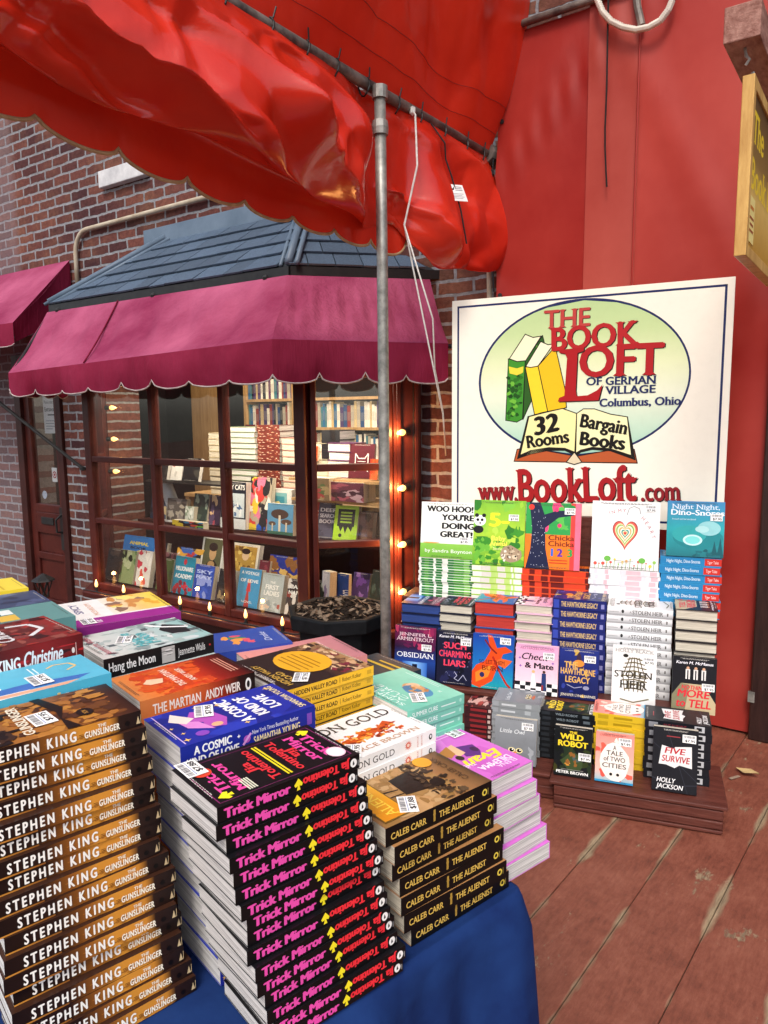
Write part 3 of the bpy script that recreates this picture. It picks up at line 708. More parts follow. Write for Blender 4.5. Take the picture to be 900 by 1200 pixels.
paper_note((-5.965, .071, 1.27), .20, .32, 0, f, 'white paper notice taped inside the door glass', 'paper_note')
def f(a): a.dot(.5, .5, .03, '#b03038'); a.dot(.5, .5, .02, '#e8e6ea'); a.dot(.5, .5, .012, '#b03038')
paper_note((-5.90, .071, .86), .075, .12, 0, f, 'small white sticker with a red ring low on the door glass', 'door_sticker', 'sticker')
mb = MB(); mb.lathe([(0, 0), (.035, 0), (.035, .002), (0, .002)], (0, 0, 0), 16); o = tag(mb.build('door_decal', plain('pale_decal', (.55, .6, .75))), 'small round pale decal in the lower corner of the door glass', 'sticker')
o.location = (-6.03, .0675, .74); o.rotation_euler = (RAD(90), 0, 0)
# ------------------------------------------------------------------ string lights
def bulb(p, d, label, group, r=.0105, en=.4):
    """candle-shaped bulb at p pointing along d"""
    o = empty('light_bulb', p, label, 'light bulb', group); d = Vector(d).normalized()
    M = d.to_track_quat('Z', 'Y').to_matrix().to_4x4()
    def L_(mb_, prof, n=10):
        m2 = MB(); m2.lathe(prof, (0, 0, 0), n); mb_.add([M @ Vector(v) for v in m2.v], m2.f)
    s = MB(); L_(s, [(0, 0), (r, 0), (r, .03), (r * .8, .034), (0, .034)]); s.build('socket', BLACKM, o)
    b = MB(); L_(b, [(0, .034), (r * .7, .036), (r * 1.05, .048), (r * .95, .060), (r * .5, .076), (.0015, .086), (0, .0862)], 12); b.build('glass', BULB, o, smooth=True)
    ld = bpy.data.lights.new('bulb_light', 'POINT'); ld.energy = en; ld.color = (1, .43, .12); ld.shadow_soft_size = .012
    lo_ = bpy.data.objects.new('bulb_light', ld); COL.objects.link(lo_); lo_.parent = o; lo_.location = d * .06 + Vector((0, 0, .0))
    lo_.location = d * .105
    return o
G = 'bulbs along the sill of the bay window'
for (x_, z_), l_ in zip(((-4.47, .205), (-4.166, .205), (-3.60, .205), (-3.33, .205), (-3.027, .205), (-2.741, .205)),
    ('lit candle bulb on the bay window sill, nearest the door', 'lit candle bulb on the sill below the leftmost pane, second from the door', 'lit candle bulb on the sill below the teal book',
     'lit candle bulb on the sill below the blue patterned book', 'lit candle bulb on the sill below the sky blue book with red figure', 'lit candle bulb on the sill beside the bay corner, left of the planter')):
    bulb((x_, -.515, z_), (0, 0, 1), l_, G)
bulb((-2.37, -.28, .207), (0, 0, 1), 'lit candle bulb on the sill just right of the grey pole', G)
mb = MB(); mb.tube([(-4.6, -.535, .208)] + [(-4.55 + i * .1, -.532 + .006 * math.sin(i * 1.7), .209) for i in range(20)] + [(-2.3, -.24, .209)], .004, 5)
tag(mb.build('string_light_wire', BLACKM), 'black cord of the string lights lying along the bay sill', 'cord')
G = 'bulbs on the broad posts of the bay window'
c_, d_, n_, Ln_ = R_side
for z_, l_ in ((1.31, 'uppermost lit bulb on the red lit post beside the sign'), (1.01, 'second lit bulb from the top of the red lit post beside the sign'), (.70, 'third lit bulb from the top of the red lit post beside the sign'), (.435, 'lowest lit bulb on the red lit post beside the sign')):
    p = c_ + d_ * .575; bulb((p.x + n_.x * .062, p.y + n_.y * .062, z_), -d_ * .8 + n_ * .45 + Vector((0, 0, -.1)), l_, G, .017, 3.2)
mb = MB(); p = c_ + d_ * .60
mb.tube([(p.x + n_.x * .06, p.y + n_.y * .06, z_) for z_ in (.22, .5, .8, 1.1, 1.45, 1.8)], .005, 5); tag(mb.build('string_light_wire', BLACKM), 'black cord running up the red lit post beside the sign', 'cord')
c_, d_, n_, Ln_ = L_side
for z_, l_ in ((1.47, 'uppermost lit bulb on the post seen through the leftmost panes'), (1.24, 'second lit bulb on the post seen through the leftmost panes'), (1.0, 'third lit bulb on the post seen through the leftmost panes')):
    p = c_ + d_ * .40; bulb((p.x - n_.x * .06, p.y - n_.y * .06, z_), d_ * -.3 - n_ * .9, l_, G, .017)

# ------------------------------------------------------------------ planter and pole
pl_ = empty('planter', (-2.03, -.90, 0), 'dark octagonal planter of dry mulch in front of the bay window', 'planter')
mb = MB(); mb.lathe([(0, 0), (.15, 0), (.17, .06), (.215, .46), (.255, .465), (.262, .525), (.250, .532), (.225, .528), (.215, .50), (0, .495)], (0, 0, 0), 8, rot=RAD(22.5)); mb.v = [(v[0] * .93, v[1] * .93, v[2]) for v in mb.v]
mb.build('pot', plain('dark_planter', (.005, .006, .007), (.011, .012, .014), .6, 14, bmp=.1, spec=.12), pl_, bev=.004)
rd = random.Random(5); mb = MB()
R_ = []
for j in range(11):
    R_.append([Vector((.208 * j / 10 * math.cos(a * math.pi / 12), .208 * j / 10 * math.sin(a * math.pi / 12), .514 + rd.uniform(-.006, .012))) for a in range(25)])
for r_ in R_: r_[24] = r_[0]
mb.grid(R_)
for k in range(len(mb.c)): mb.c[k] = [(.012, .008, .006)] * len(mb.c[k])
for _ in range(420):
    a, q_ = rd.uniform(0, 6.28), .198 * math.sqrt(rd.random()); x_, y_ = q_ * math.cos(a), q_ * math.sin(a); pale = rd.random() < .3
    L_ = rd.uniform(.014, .034) if pale else rd.uniform(.006, .016); w_ = rd.uniform(.006, .013) if pale else rd.uniform(.003, .008); c_ = rd.uniform(.6, 1.3)
    M = Matrix.Translation((x_, y_, .520 + rd.uniform(0, .014))) @ Matrix.Rotation(rd.uniform(0, 6.28), 4, 'Z') @ Matrix.Rotation(rd.uniform(-.7, .7), 4, 'X') @ Matrix.Rotation(rd.uniform(-.6, .6), 4, 'Y')
    P = [M @ Vector(p) for p in ((-L_, 0, 0), (-L_ * .3, -w_, .002), (L_ * .5, -w_ * .7, 0), (L_, 0, .003), (L_ * .4, w_, 0), (-L_ * .4, w_ * .8, .002))]
    mb.add(P, [(0, 1, 2, 3, 4, 5)], (.20 * c_, .145 * c_, .10 * c_) if pale else (.022 * c_, .014 * c_, .010 * c_))
mb.build('mulch', print_mat('mulch', .9, .2), pl_)
po = empty('awning_pole', (-1.695, -1.01, 0), 'galvanised upright pole carrying the red awning rail', 'pole')
mb = MB(); mb.tube([(0, 0, 0), (0, 0, 1), (0, 0, 2), (-.004, 0, 2.625)], .0220, 14); mb.build('tube', GALV, po, smooth=True)
mb = MB(); mb.tube([(-.004, 0, 2.46), (-.004, 0, 2.485), (-.004, 0, 2.51)], [.030, .033, .030], 14); mb.build('coupling', GALV, po)
mb = MB(); mb.tube([(-.004, 0, 2.59), (-.004, 0, 2.635)], .030, 14); mb.build('rail_clamp', GALV, po)
mb = MB(); mb.lathe([(0, 0), (.07, 0), (.07, .008), (.03, .012), (.03, .04), (0, .04)], (0, 0, .002), 14); mb.build('base_flange', GALV, po)

# ------------------------------------------------------------------ red awning over the deck: rail, upper sheet, tied-up curtain
rail = empty('awning_rail', (-1.735, 0, 2.64), 'rusty horizontal rail from the brick wall holding the red curtain', 'rail')
mb = MB(); mb.tube([(0, .02, .02), (0, -1, 0), (0, -2, -.01), (0, -4.2, -.02)], .021, 10); mb.build('tube', PIPEM, rail, smooth=True)
mb = MB(); mb.lathe([(.045, -.03), (.05, 0), (.045, .03)], (0, 0, 0), 10); m2 = MB(); m2.add([(v[0], v[2] - .03, v[1] + .02) for v in mb.v], mb.f); m2.build('wall_flange', PIPEM, rail)
rd = random.Random(11)
up = empty('awning_sheet', (-1.735, 0, 2.66), 'upper red vinyl awning sheet laced above the rail', 'awning')
rows = []
for j in range(36):
    v = j / 35; row = []
    for i in range(241):
        y_ = -.05 - 4.1 * i / 240
        f_ = .035 * math.sin(5.2 * y_ + 3.4 * v + 1) + .030 * (abs(math.sin(5.5 * y_ - 3.2 * v + noise3(Vector((y_, v * 2, 0))))) - .5) * (1 - v * .4) + .013 * (abs(math.sin(15 * y_ + 4 * v)) - .5) * (1 - v)
        f_ += .03 * math.exp(-((y_ + .25 + .55 * v) / .09) ** 2) - .025 * math.exp(-((y_ + .5 + .5 * v) / .08) ** 2) + .02 * math.exp(-((y_ + .72 + .9 * v) / .06) ** 2)
        row.append(Vector((.0 + .26 * v + f_ * min(1, v * 5) + .03 * math.sin(math.pi * v), y_ + .03 * math.sin(v * 3), -.035 + 1.25 * v)))
    rows.append(row)
mb = MB(); mb.grid(rows); mb.build('sheet', REDV, up, smooth=True)
mb = MB()
for q_ in (3, 6): mb.tube([p + Vector((.006, 0, 0)) for p in rows[q_]], .0013, 4)
mb.build('seam', plain('seam_thread', (.20, .008, .005), rough=.6), up)

cu = empty('awning_curtain', (-1.735, 0, 2.63), 'red vinyl curtain tied up in a bulging roll under the rail', 'awning')
def sm(a, b, x):
    t = max(0, min(1, (x - a) / (b - a))); return t * t * (3 - 2 * t)
def spline(P, t):
    n = len(P) - 1; k = min(int(t * n), n - 1); f = t * n - k
    p0, p1, p2, p3 = P[max(k - 1, 0)], P[k], P[k + 1], P[min(k + 2, n)]
    return tuple(.5 * (2 * b + (c - a) * f + (2 * a - 5 * b + 4 * c - d) * f * f + (3 * b - a - 3 * c + d) * f ** 3) for a, b, c, d in zip(p0, p1, p2, p3))
def curtain_pt(y, t):
    tie = math.exp(-((y + .88) / .12) ** 2); pinch = math.exp(-((y + 1.0) / .17) ** 2); bag = sm(-.86, -.55, y); endw = sm(-.32, -.05, y)
    A = .055 * math.sin(3.1 * y + .6) + .03 * math.sin(7.3 * y + 2)
    A = A * (1 - bag) - .08 * tie - .09 * bag
    zb = -.47 + .035 * math.sin(2.3 * y + 1.1) + .06 * tie - .10 * bag
    sc = (((-y - .98) / .232) % 1); scl = .048 * (1 - abs(math.sin(math.pi * sc)) ** .32)
    low = -.575 + scl + .05 * sm(1.6, 2.6, -y)
    P = [(.012, .0), (.045, -.07), (.10 + .5 * A, -.19), (.16 + A + .05 * bag, -.33), (.165 + A + .06 * bag, zb + .06), (.11 + A * .8 + .03 * bag, zb - .01),
         (.05 + .3 * A, zb + .02 + .03 * bag), (.0, zb + .06 + .05 * bag), (-.02, -.46 + .04 * bag), (-.035, low + (.1 + scl) * bag)]
    d, z = spline(P, t)
    k = math.sin(math.pi * min(1, t * 1.45)) if t < .69 else 0
    # long slanting pleats that run down towards the tie
    u = (y + .88); wp = noise3(Vector((y * 1.1, t * 2.2, 3.1))); w2 = noise3(Vector((y * 2.7, t * 4, 7.7)))
    ph = 8.6 * (y - 2.5 * t) + 2.6 * wp
    tri = lambda q_: 1 - 2 * abs((q_ / (2 * math.pi)) % 1 * 2 - 1)
    so_ = lambda q_: .85 * tri(q_) + .15 * math.sin(q_ - math.pi / 2)
    fine = noise3(Vector((y * 4.3 + 2 * t, t * 7 - y * 2, 1.3)))
    pl = .058 * so_(ph) * (.8 + .6 * w2) + .030 * so_(ph * 1.9 + 3 * w2 + 1) + .022 * tri(23 * y - 21 * t + 5 * wp) * sm(-.1, .5, w2 + .2) + .013 * tri(41 * y + 15 * t + 7 * fine) * sm(-.1, .4, fine) + .026 * (.35 - abs(fine))
    pb_ = .042 * so_(5.5 * y + 5 * t + .9 + 2.2 * wp) + .034 * so_(10.5 * y - 9 * t + 3 * w2) + .016 * tri(20 * y + 12 * t + 4 * fine) + .014 * (.3 - abs(fine))
    pl = pl * (1 - bag) + bag * pb_ + .014 * tri(2 * math.pi * y / .185) * math.exp(-t / .10) * sm(0, .04, t)
    rr_ = math.hypot(u, (t - .52) * .9); fan = .035 * math.exp(-(rr_ / .34) ** 2) * (abs(math.sin(5.5 * math.atan2(t - .52, u + 1e-4))) - .5)
    d += (pl + fan * sm(.05, .3, t)) * k
    z += (.03 * wp + .02 * so_(ph + 1)) * k
    d = d * (1 - .38 * endw) * (1 - .98 * pinch) * (1 - .75 * math.exp(-((y + .80) / .075) ** 2)) - .035 * pinch; z += endw * .05 * t
    return Vector((d, y, z))
rows = []
for j in range(97):
    rows.append([curtain_pt(-.035 - 3.9 * i / 400, j / 96) for i in range(401)])
mb = MB(); mb.grid(rows); ob = mb.build('drape', REDV, cu, smooth=True)
mb = MB(); mb.tube([p + Vector((0, 0, -.002)) for p in rows[96]], .0055, 5); mb.build('hem', plain('tan_binding', (.32, .20, .10), (.45, .30, .16), .8, 30), ob, smooth=True)
for i in range(17):
    y_ = -.12 - i * .185 + rd.uniform(-.02, .02); e = MB(); pts = []
    for k in range(13):
        a = 2 * math.pi * k / 12; pts.append((.026 * math.cos(a) - .0, y_ + .006 * math.sin(2 * a), .0 + .034 * math.sin(a) - .004))
    e.tube(pts, .0035, 5); e.tube([(.024, y_, .02), (.03, y_ + rd.uniform(-.01, .01), .055)], .003, 5); e.build('lacing_tie', BLACKM, cu)
mb = MB(); pts = [(.022, -.76, .0)] + [(.04, -.765, -.02), Vector((.05, -.79, -.02)).lerp(curtain_pt(-.81, .5), .5) + Vector((.045, 0, 0)), curtain_pt(-.81, .5) + Vector((.012, 0, -.01))]
mb.tube(pts, .0042, 6); mb.lathe([(0, -.02), (.012, -.01), (.014, .012), (0, .02)], (.02, -.755, .0), 8); mb.build('tie_rope', ROPE, cu)
mb = MB(); mb.tube([(.028, -.62, -.01)] + [curtain_pt(-.62 + .1 * q_, .42 * q_) + Vector((.02, 0, 0)) for q_ in (.3, .45, .6, .8, 1)], .0035, 5); mb.build('cable', BLACKM, cu)
def f(a):
    a.poly([(.2, .62), (.42, .66), (.5, .9), (.38, .76), (.24, .74)], '#15151a')
    for i in range(3): a.rect(.5, .84 - i * .1, .9, .88 - i * .1, '#55555f')
    for i in range(4): a.rect(.12, .42 - i * .09, .88 - .1 * (i % 2), .45 - i * .09, '#77777f')
tp = curtain_pt(-.55, .30); tq = curtain_pt(-.55, .20)
m_ = MB(); TW = .105; a = Art(TW, .078); f(a); rr = (tq - tp).normalized(); hx = Vector((.35, 1, 0)).normalized(); hx = (hx - rr * hx.dot(rr)).normalized(); nn = hx.cross(rr)
if nn.x < 0: nn = -nn
org = tp + nn * .024; M = lambda x, y, k: org + hx * (x - TW / 2) + rr * (y - .039) + nn * k
m_.add([M(0, 0, 0), M(TW, 0, 0), M(TW, .078, 0), M(0, .078, 0), M(0, 0, -.002), M(TW, 0, -.002), M(TW, .078, -.002), M(0, .078, -.002)], [(0, 1, 2, 3), (4, 5, 1, 0), (5, 6, 2, 1), (6, 7, 3, 2), (7, 4, 0, 3)], lin('#ecebe8'))
a.emit(m_, M); m_.build('care_label', PRINT, cu)
TIE = curtain_pt(-.81, .5) + Vector((-1.735 + .012, 0, 2.62))
for dx, lb in ((0, 'thin white rope hanging from the curtain tie down behind the sign, straighter strand'), (.02, 'second thin white rope strand hanging slack from the curtain tie')):
    mb = MB(); mb.tube([TIE, (-1.66 + dx, -.72, 1.80), (-1.70 + dx * .5, -.62, 1.60), (-1.765, -.42, 1.41), (-1.80, -.33, 1.2)] if dx else [TIE, (-1.765, -.42, 1.40), (-1.80, -.33, 1.2)], .0035, 5)
    tag(mb.build('rope', ROPE, smooth=True), lb, 'rope', 'white rope strands below the curtain tie')

# ------------------------------------------------------------------ red vinyl side wall, its rail, the post
tw = empty('vinyl_wall_cover', (-1.68, 0, 0), 'faded red vinyl sheeting hung on the brick wall behind the sign', 'tarpaulin')
def sheet(x0, x1, y, z1a, z1b, mat, nm, seed, amp=.006):
    rd_ = random.Random(seed); ph = [rd_.uniform(0, 6) for _ in range(5)]; rows = []
    for j in range(41):
        v = j / 40; row = []
        for i in range(33):
            x_ = x0 + (x1 - x0) * i / 32; z_ = (z1a + (z1b - z1a) * i / 32) * v
            k = min(1, 8 * v, 12 * (1 - v) + .2)
            w_ = amp * k * (math.sin(5 * x_ + 1.2 * z_ + ph[0]) + .7 * math.sin(9 * x_ - 2.8 * z_ + ph[1]) + .5 * math.sin(3.1 * z_ + ph[2]))
            w_ -= .020 * k * (math.exp(-(((x_ - .36) - (z_ - 2.85) * 1.1) / .035) ** 2) + .6 * math.exp(-(((x_ - .16) - (z_ - 2.8) * .8) / .05) ** 2) + .5 * math.exp(-(((x_ - 1.0) + (z_ - 2.2) * .5) / .06) ** 2)) if nm == 'panel' else 0
            row.append(Vector((x_, y + w_, z_ + .012)))
        rows.append(row)
    mb_ = MB(); mb_.grid(rows[::-1]); return mb_.build(nm, mat, tw, smooth=True)
sheet(.0, .455, -.035, 3.16, 3.165, TARP, 'panel', 1)
sheet(.445, .675, -.045, 3.2, 3.2, TARP2, 'panel', 2, .004)
sheet(.67, 1.30, -.052, 3.6, 3.6, TARP3, 'panel', 3, .006)
mb = MB(); mb.tube([(.672, -.062, .02), (.672, -.064, 1.8), (.672, -.062, 3.55)], .004, 5); mb.build('welt', TARP, tw)
for i in range(9):
    mb = MB(); z_ = .9 + i * .27; mb.lathe([(0, -.004), (.011, -.003), (.011, .003), (0, .004)], (0, 0, 0), 10); m2 = MB(); m2.add([(v[0] + .022, v[2] - .046, v[1] + z_) for v in mb.v], mb.f); m2.build('eyelet', BLACKM, tw)
mb = MB(); mb.tube([(-1.74, -.06, 3.19), (-1.2, -.065, 3.19), (-.95, -.065, 3.2)], .017, 8)
tag(mb.build('curtain_rail', PIPEM, smooth=True), 'dark rail along the top of the red vinyl wall cover', 'rail')
mb = MB(); mb.tube([(-1.60, -.07, 3.19), (-1.61, -.075, 3.14), (-1.585, -.07, 3.12)], .006, 6); tag(mb.build('cord_knot', BLACKM), 'short black cord knotted on the rail beside the brick', 'cord')
pts = [aty(px, py, -.10) for px, py in ((697, -110), (698, -20), (700, 0), (706, 14), (716, 25), (730, 32), (745, 35), (760, 32), (774, 24), (783, 12), (788, 0), (789, -20), (790, -110))]
mb = MB(); mb.tube(pts, .0125, 8)
for i in range(len(pts) - 1):
    for k in range(6):
        p = pts[i].lerp(pts[i + 1], k / 6); d = (pts[i + 1] - pts[i]).normalized(); mb.tube([p - d * .0025, p + d * .0025], .0140, 8)
tag(mb.build('flexible_conduit', plain('cream_flex', (.55, .5, .42), (.7, .66, .58), .5)), 'loop of cream flexible conduit hanging at the top of the red wall', 'conduit')
mb = MB(); mb.tube([aty(px, py, -.085) for px, py in ((713, -10), (712, 40), (711, 100), (709, 150), (709, 175), (710, 200), (711, 219))], .004, 5)
tag(mb.build('black_cable', BLACKM), 'thin black cable dangling down the red wall from the conduit', 'cable')
mb = MB(); mb.tube([aty(px, py, -.08) for px, py in ((744, -20), (747, 8), (752, 30))], .016, 8); tag(mb.build('pipe_stub', PIPEM), 'short dark pipe end inside the conduit loop', 'pipe')
mb = MB(); mb.tube([(-1.725, -.03, 1.2), (-1.722, -.03, 1.9), (-1.735, -.03, 2.5), (-1.75, -.04, 2.66)], .013, 8); tag(mb.build('tan_pipe', CREAMP, smooth=True), 'thin tan pipe up the brick beside the red wall cover', 'pipe')
mb = MB(); mb.tube([(-1.70, -.05, 2.63), (-1.70, -.06, 2.3), (-1.69, -.05, 2.0)], .005, 5); mb.tube([(-1.73, -.05, 2.6), (-1.69, -.07, 2.55), (-1.72, -.05, 2.5)], .006, 5); tag(mb.build('loose_wiring', BLACKM), 'loose black wiring where the rail meets the brick wall', 'cable')
ps = empty('door_post', (-.30, -.06, 0), 'dark wooden post at the edge of the red wall', 'post')
mb = MB(); mb.box((-.138, -.04, 0), (.30, .06, 3.7)); mb.build('timber', plain('dark_timber', (.018, .006, .005), (.035, .013, .010), .5, 8, bmp=.2, stretch=(6, 6, 1)), ps, bev=.006)
mb = MB(); mb.box((-.146, -.046, .17), (-.12, -.03, .215)); mb.build('hinge', GALV, ps)

# beam and hanging sign
be = empty('bracket_beam', (-.378, -1.35, 2.345), 'square red stained beam end jutting out above the hanging sign', 'beam')
mb = MB(); mb.box((-.042, 0, -.04), (.042, 1.3, .045)); mb.build('timber', BEAMW, be, bev=.003)
mb = MB(); mb.tube([(-.0, .05, -.04), (.004, .05, -.06), (.012, .05, -.07), (.004, .05, -.082)], .004, 6); mb.build('hook', GALV, be)
hsn = empty('hanging_sign', (-.365, -1.30, 1.80), 'yellow framed wooden sign hanging below the beam, seen nearly edge on', 'sign')
mb = MB(); t_ = .0145
for a_, b_ in (((-t_, 0, 0), (t_, .03, .44)), ((-t_, .55, 0), (t_, .58, .44)), ((-t_, .03, 0), (t_, .55, .03)), ((-t_, .03, .41), (t_, .55, .44))): mb.box(a_, b_)
mb.build('frame', WOODY, hsn, bev=.002)
mb = MB(); mb.box((-.008, .03, .03), (.009, .55, .41), lin('#3a2a18')); a = Art(.52, .38); a.grad([(0, '#b88a34'), (.35, '#d8b462'), (.6, '#8a6a34'), (1, '#5a4020')], vert=True)
a.txt('The', .04, .70, .2, '#e6c62c', al='l', serif=True, bold=.05); a.txt('Book Loft', .04, .40, .2, '#e6c62c', al='l', fit=.9, serif=True, bold=.04)
a.emit(mb, lambda x, y, k: (.0092 + k, .03 + x, .03 + y)); mb.build('panel', PRINT, hsn)
mb = MB(); mb.box((.009, .035, .045), (.0115, .12, .16), lin('#e9d789')); a = Art(.085, .115); a.rect(.2, .72, .8, .8, '#c8752a'); a.rect(.12, .5, .88, .56, '#a0522a'); a.rect(.2, .36, .8, .42, '#a0522a'); a.rect(.15, .22, .85, .28, '#a0522a')
a.emit(mb, lambda x, y, k: (.0117 + k, .035 + x, .045 + y)); mb.build('notice', PRINT, hsn)
mb = MB(); mb.tube([(.0, .05, .44), (.0, .05, .462)], .005, 6); mb.build('eye_bolt', GALV, hsn)

# ------------------------------------------------------------------ leaf on the deck
mb = MB(); rows = [[Vector((x_, (.5 - abs(x_ / .09 - .5)) * sgn * .055, .004 + .012 * (x_ / .09) ** 2 + abs(sgn) * .006)) for x_ in [i * .009 for i in range(11)]] for sgn in (-1, -.5, 0, .5, 1)]
mb.grid(rows); o = mb.build('fallen_leaf', plain('dry_leaf', (.42, .28, .12), (.58, .42, .2), .7, 30), smooth=True); tag(o, 'single dry tan leaf lying on the deck near the red wall', 'leaf'); o.location = (-.43, -.43, .004); o.rotation_euler = (0, 0, RAD(-18))
mb = MB(); mb.box((0, 0, 0), (.012, .05, .002)); o = mb.build('wood_chip', plain('pale_chip', (.3, .22, .16))); tag(o, 'small pale wood chip on the deck beside the dry leaf', 'chip'); o.location = (-.44, -.52, .004); o.rotation_euler = (0, 0, RAD(-30))
# lantern left of the bay
la = empty('path_lantern', (-4.95, -.62, -.3), 'small black lantern standing by the brick between door and bay', 'lantern')
mb = MB(); mb.tube([(0, 0, 0), (0, 0, .42)], .012, 6); mb.build('stake', BLACKM, la)
mb = MB(); mb.lathe([(0, .6), (.02, .59), (.075, .555), (.08, .545), (0, .545)], (0, 0, 0), 6); mb.build('cap', BLACKM, la)
mb = MB()
for k in range(6):
    a, b_ = k * math.pi / 3, (k + 1) * math.pi / 3
    mb.tube([(.06 * math.cos(a), .06 * math.sin(a), .545), (.03 * math.cos(b_), .03 * math.sin(b_), .42)], .004, 4); mb.tube([(.06 * math.cos(b_), .06 * math.sin(b_), .545), (.03 * math.cos(a), .03 * math.sin(a), .42)], .004, 4)
mb.build('cage', BLACKM, la)
# ------------------------------------------------------------------ the big sign (its art is laid out on the board's own plane)
SD = Vector((1.196, .14, 0)).normalized(); SN = Vector((SD.y, -SD.x, 0)); ST0 = Vector((-1.724, -.39, 0))
def SG(px, py):
    p = at(px, py, SN, SN.dot(ST0)); return ((p - ST0).dot(SD), p.z)
a0, bT = SG(530, 352); a1, bT2 = SG(862, 325); bT = (bT + bT2) / 2; bB = SG(684, 615)[1]
SWD, SHT = a1 - a0, bT - bB
board = empty('shop_sign', ST0 + SD * a0 + Vector((0, 0, bB)), 'large cream sign with oval green logo of books and red lettering', 'sign')
board.rotation_euler = (0, 0, math.atan2(SD.y, SD.x))
mb = MB(); mb.box((0, 0, 0), (SWD, .018, SHT), lin('#f4eddc'))
A = Art(SWD, SHT); S_ = lambda px, py: (lambda q: (q[0] - a0, q[1] - bB))(SG(px, py))
NAVY = '#1d2858'; RED = '#b01820'; INK = '#17120f'
m_ = .026; w_ = .009
for x0, y0, x1, y1 in ((m_, SHT - m_ - w_, SWD - m_, SHT - m_), (m_, m_, SWD - m_, m_ + w_), (m_, m_, m_ + w_, SHT - m_), (SWD - m_ - w_, m_, SWD - m_, SHT - m_)):
    A.raw([(x0, y0), (x1, y0), (x1, y1), (x0, y1)], NAVY); A.k -= 1
A.k += 1
def oval(rx, ry): return [S_(685.5 + rx * math.cos(t), 442 + ry * math.sin(t) - .056 * rx * math.cos(t)) for t in [2 * math.pi * i / 72 for i in range(72)]]
A.raw(oval(124.5, 92.5), NAVY)
ov = oval(122, 90); ys = [p[1] for p in ov]; lo_, hi_ = min(ys), max(ys)
GR = [(0, '#9cc9b4'), (.2, '#c4dcc4'), (.4, '#e6e9cf'), (.6, '#dfe6b8'), (.8, '#c3d79c'), (1, '#b5cf93')]
def grc(v):
    for (t0, c0), (t1, c1) in zip(GR, GR[1:]):
        if v <= t1:
            f_ = (v - t0) / (t1 - t0); return tuple(x + (y - x) * f_ for x, y in zip(lin(c0), lin(c1)))
    return lin(GR[-1][1])
NB = 36
right_ = sorted([p for p in ov], key=lambda p: p[1])
def span(y):
    xs = []
    for i in range(len(ov)):
        (xa, ya), (xb, yb) = ov[i - 1], ov[i]
        if (ya - y) * (yb - y) <= 0 and ya != yb: xs.append(xa + (xb - xa) * (y - ya) / (yb - ya))
    return (min(xs), max(xs)) if xs else None
for i in range(NB):
    y0, y1 = lo_ + (hi_ - lo_) * (i + .003) / NB, lo_ + (hi_ - lo_) * (i + .997) / NB; s0, s1 = span(y0), span(y1)
    if s0 and s1:
        A.P.append(([(s0[0], y0), (s0[1], y0), (s1[1], y1 + .0002), (s1[0], y1 + .0002)], [grc(i / NB)] * 2 + [grc((i + 1) / NB)] * 2, A.k))
A.k += 1
CX_ = lambda pts: [S_(590 + x / 3.75, 340 + y / 3.75) for x, y in pts]      # points read off an enlargement of the logo
def shape(pts, col, out=None, g=3.2):
    P = CX_(pts)
    if out:
        for p, q in zip(P, P[1:] + P[:1]):
            dx, dy = q[0] - p[0], q[1] - p[1]; L_ = math.hypot(dx, dy); wd = .0042; ex, ey = dx / L_ * wd / 2, dy / L_ * wd / 2; n0, n1 = -ey, ex
            A._put([(p[0] + n0 - ex, p[1] + n1 - ey), (p[0] - n0 - ex, p[1] - n1 - ey), (q[0] - n0 + ex, q[1] - n1 + ey), (q[0] + n0 + ex, q[1] + n1 + ey)], out, 1 + (hash(p) % 7) * .1)
    A._put(P, col); A.k += 2
shape([(95, 312), (172, 200), (182, 240), (130, 470), (86, 568)], '#2c5a1e', INK)
shape([(10, 572), (22, 302), (60, 312), (96, 310), (84, 566), (58, 580)], '#3f8f2a', INK)
rd = random.Random(4)
for _ in range(46):
    x_, y_ = rd.uniform(20, 82), rd.uniform(380, 560)
    A.raw(CX_([(x_ + rd.uniform(5, 13) * math.cos(t), y_ + rd.uniform(5, 13) * math.sin(t)) for t in (0, 1, 2.1, 3.2, 4.2, 5.3)]), rd.choice(('#1e5016', '#2f6f1e', '#6fb53a', '#184212')))
    A.k -= .8
A.k += 1
for _ in range(26):
    t = rd.random(); x_, y_ = 100 + 66 * t + rd.uniform(-6, 12), 330 - 110 * t + rd.uniform(0, 60)
    A.raw(CX_([(x_ + rd.uniform(3, 7) * math.cos(q), y_ + rd.uniform(3, 8) * math.sin(q)) for q in (0, 1.3, 2.5, 3.8, 5)]), rd.choice(('#1a4a12', '#5a9a30'))); A.k -= .8
A.k += 1
shape([(24, 336), (28, 366), (60, 374), (86, 362), (88, 335), (60, 344)], '#f0d640')
shape([(26, 302), (96, 194), (130, 208), (166, 202), (98, 310), (60, 314)], '#f4efc8', INK)
shape([(152, 334), (228, 248), (272, 440), (277, 516), (196, 540)], '#e9bc1c', INK)
shape([(96, 338), (152, 332), (196, 540), (138, 553)], '#f5d12e', INK)
shape([(98, 336), (164, 226), (196, 240), (222, 236), (152, 334), (120, 340)], '#f6f1cc', INK)
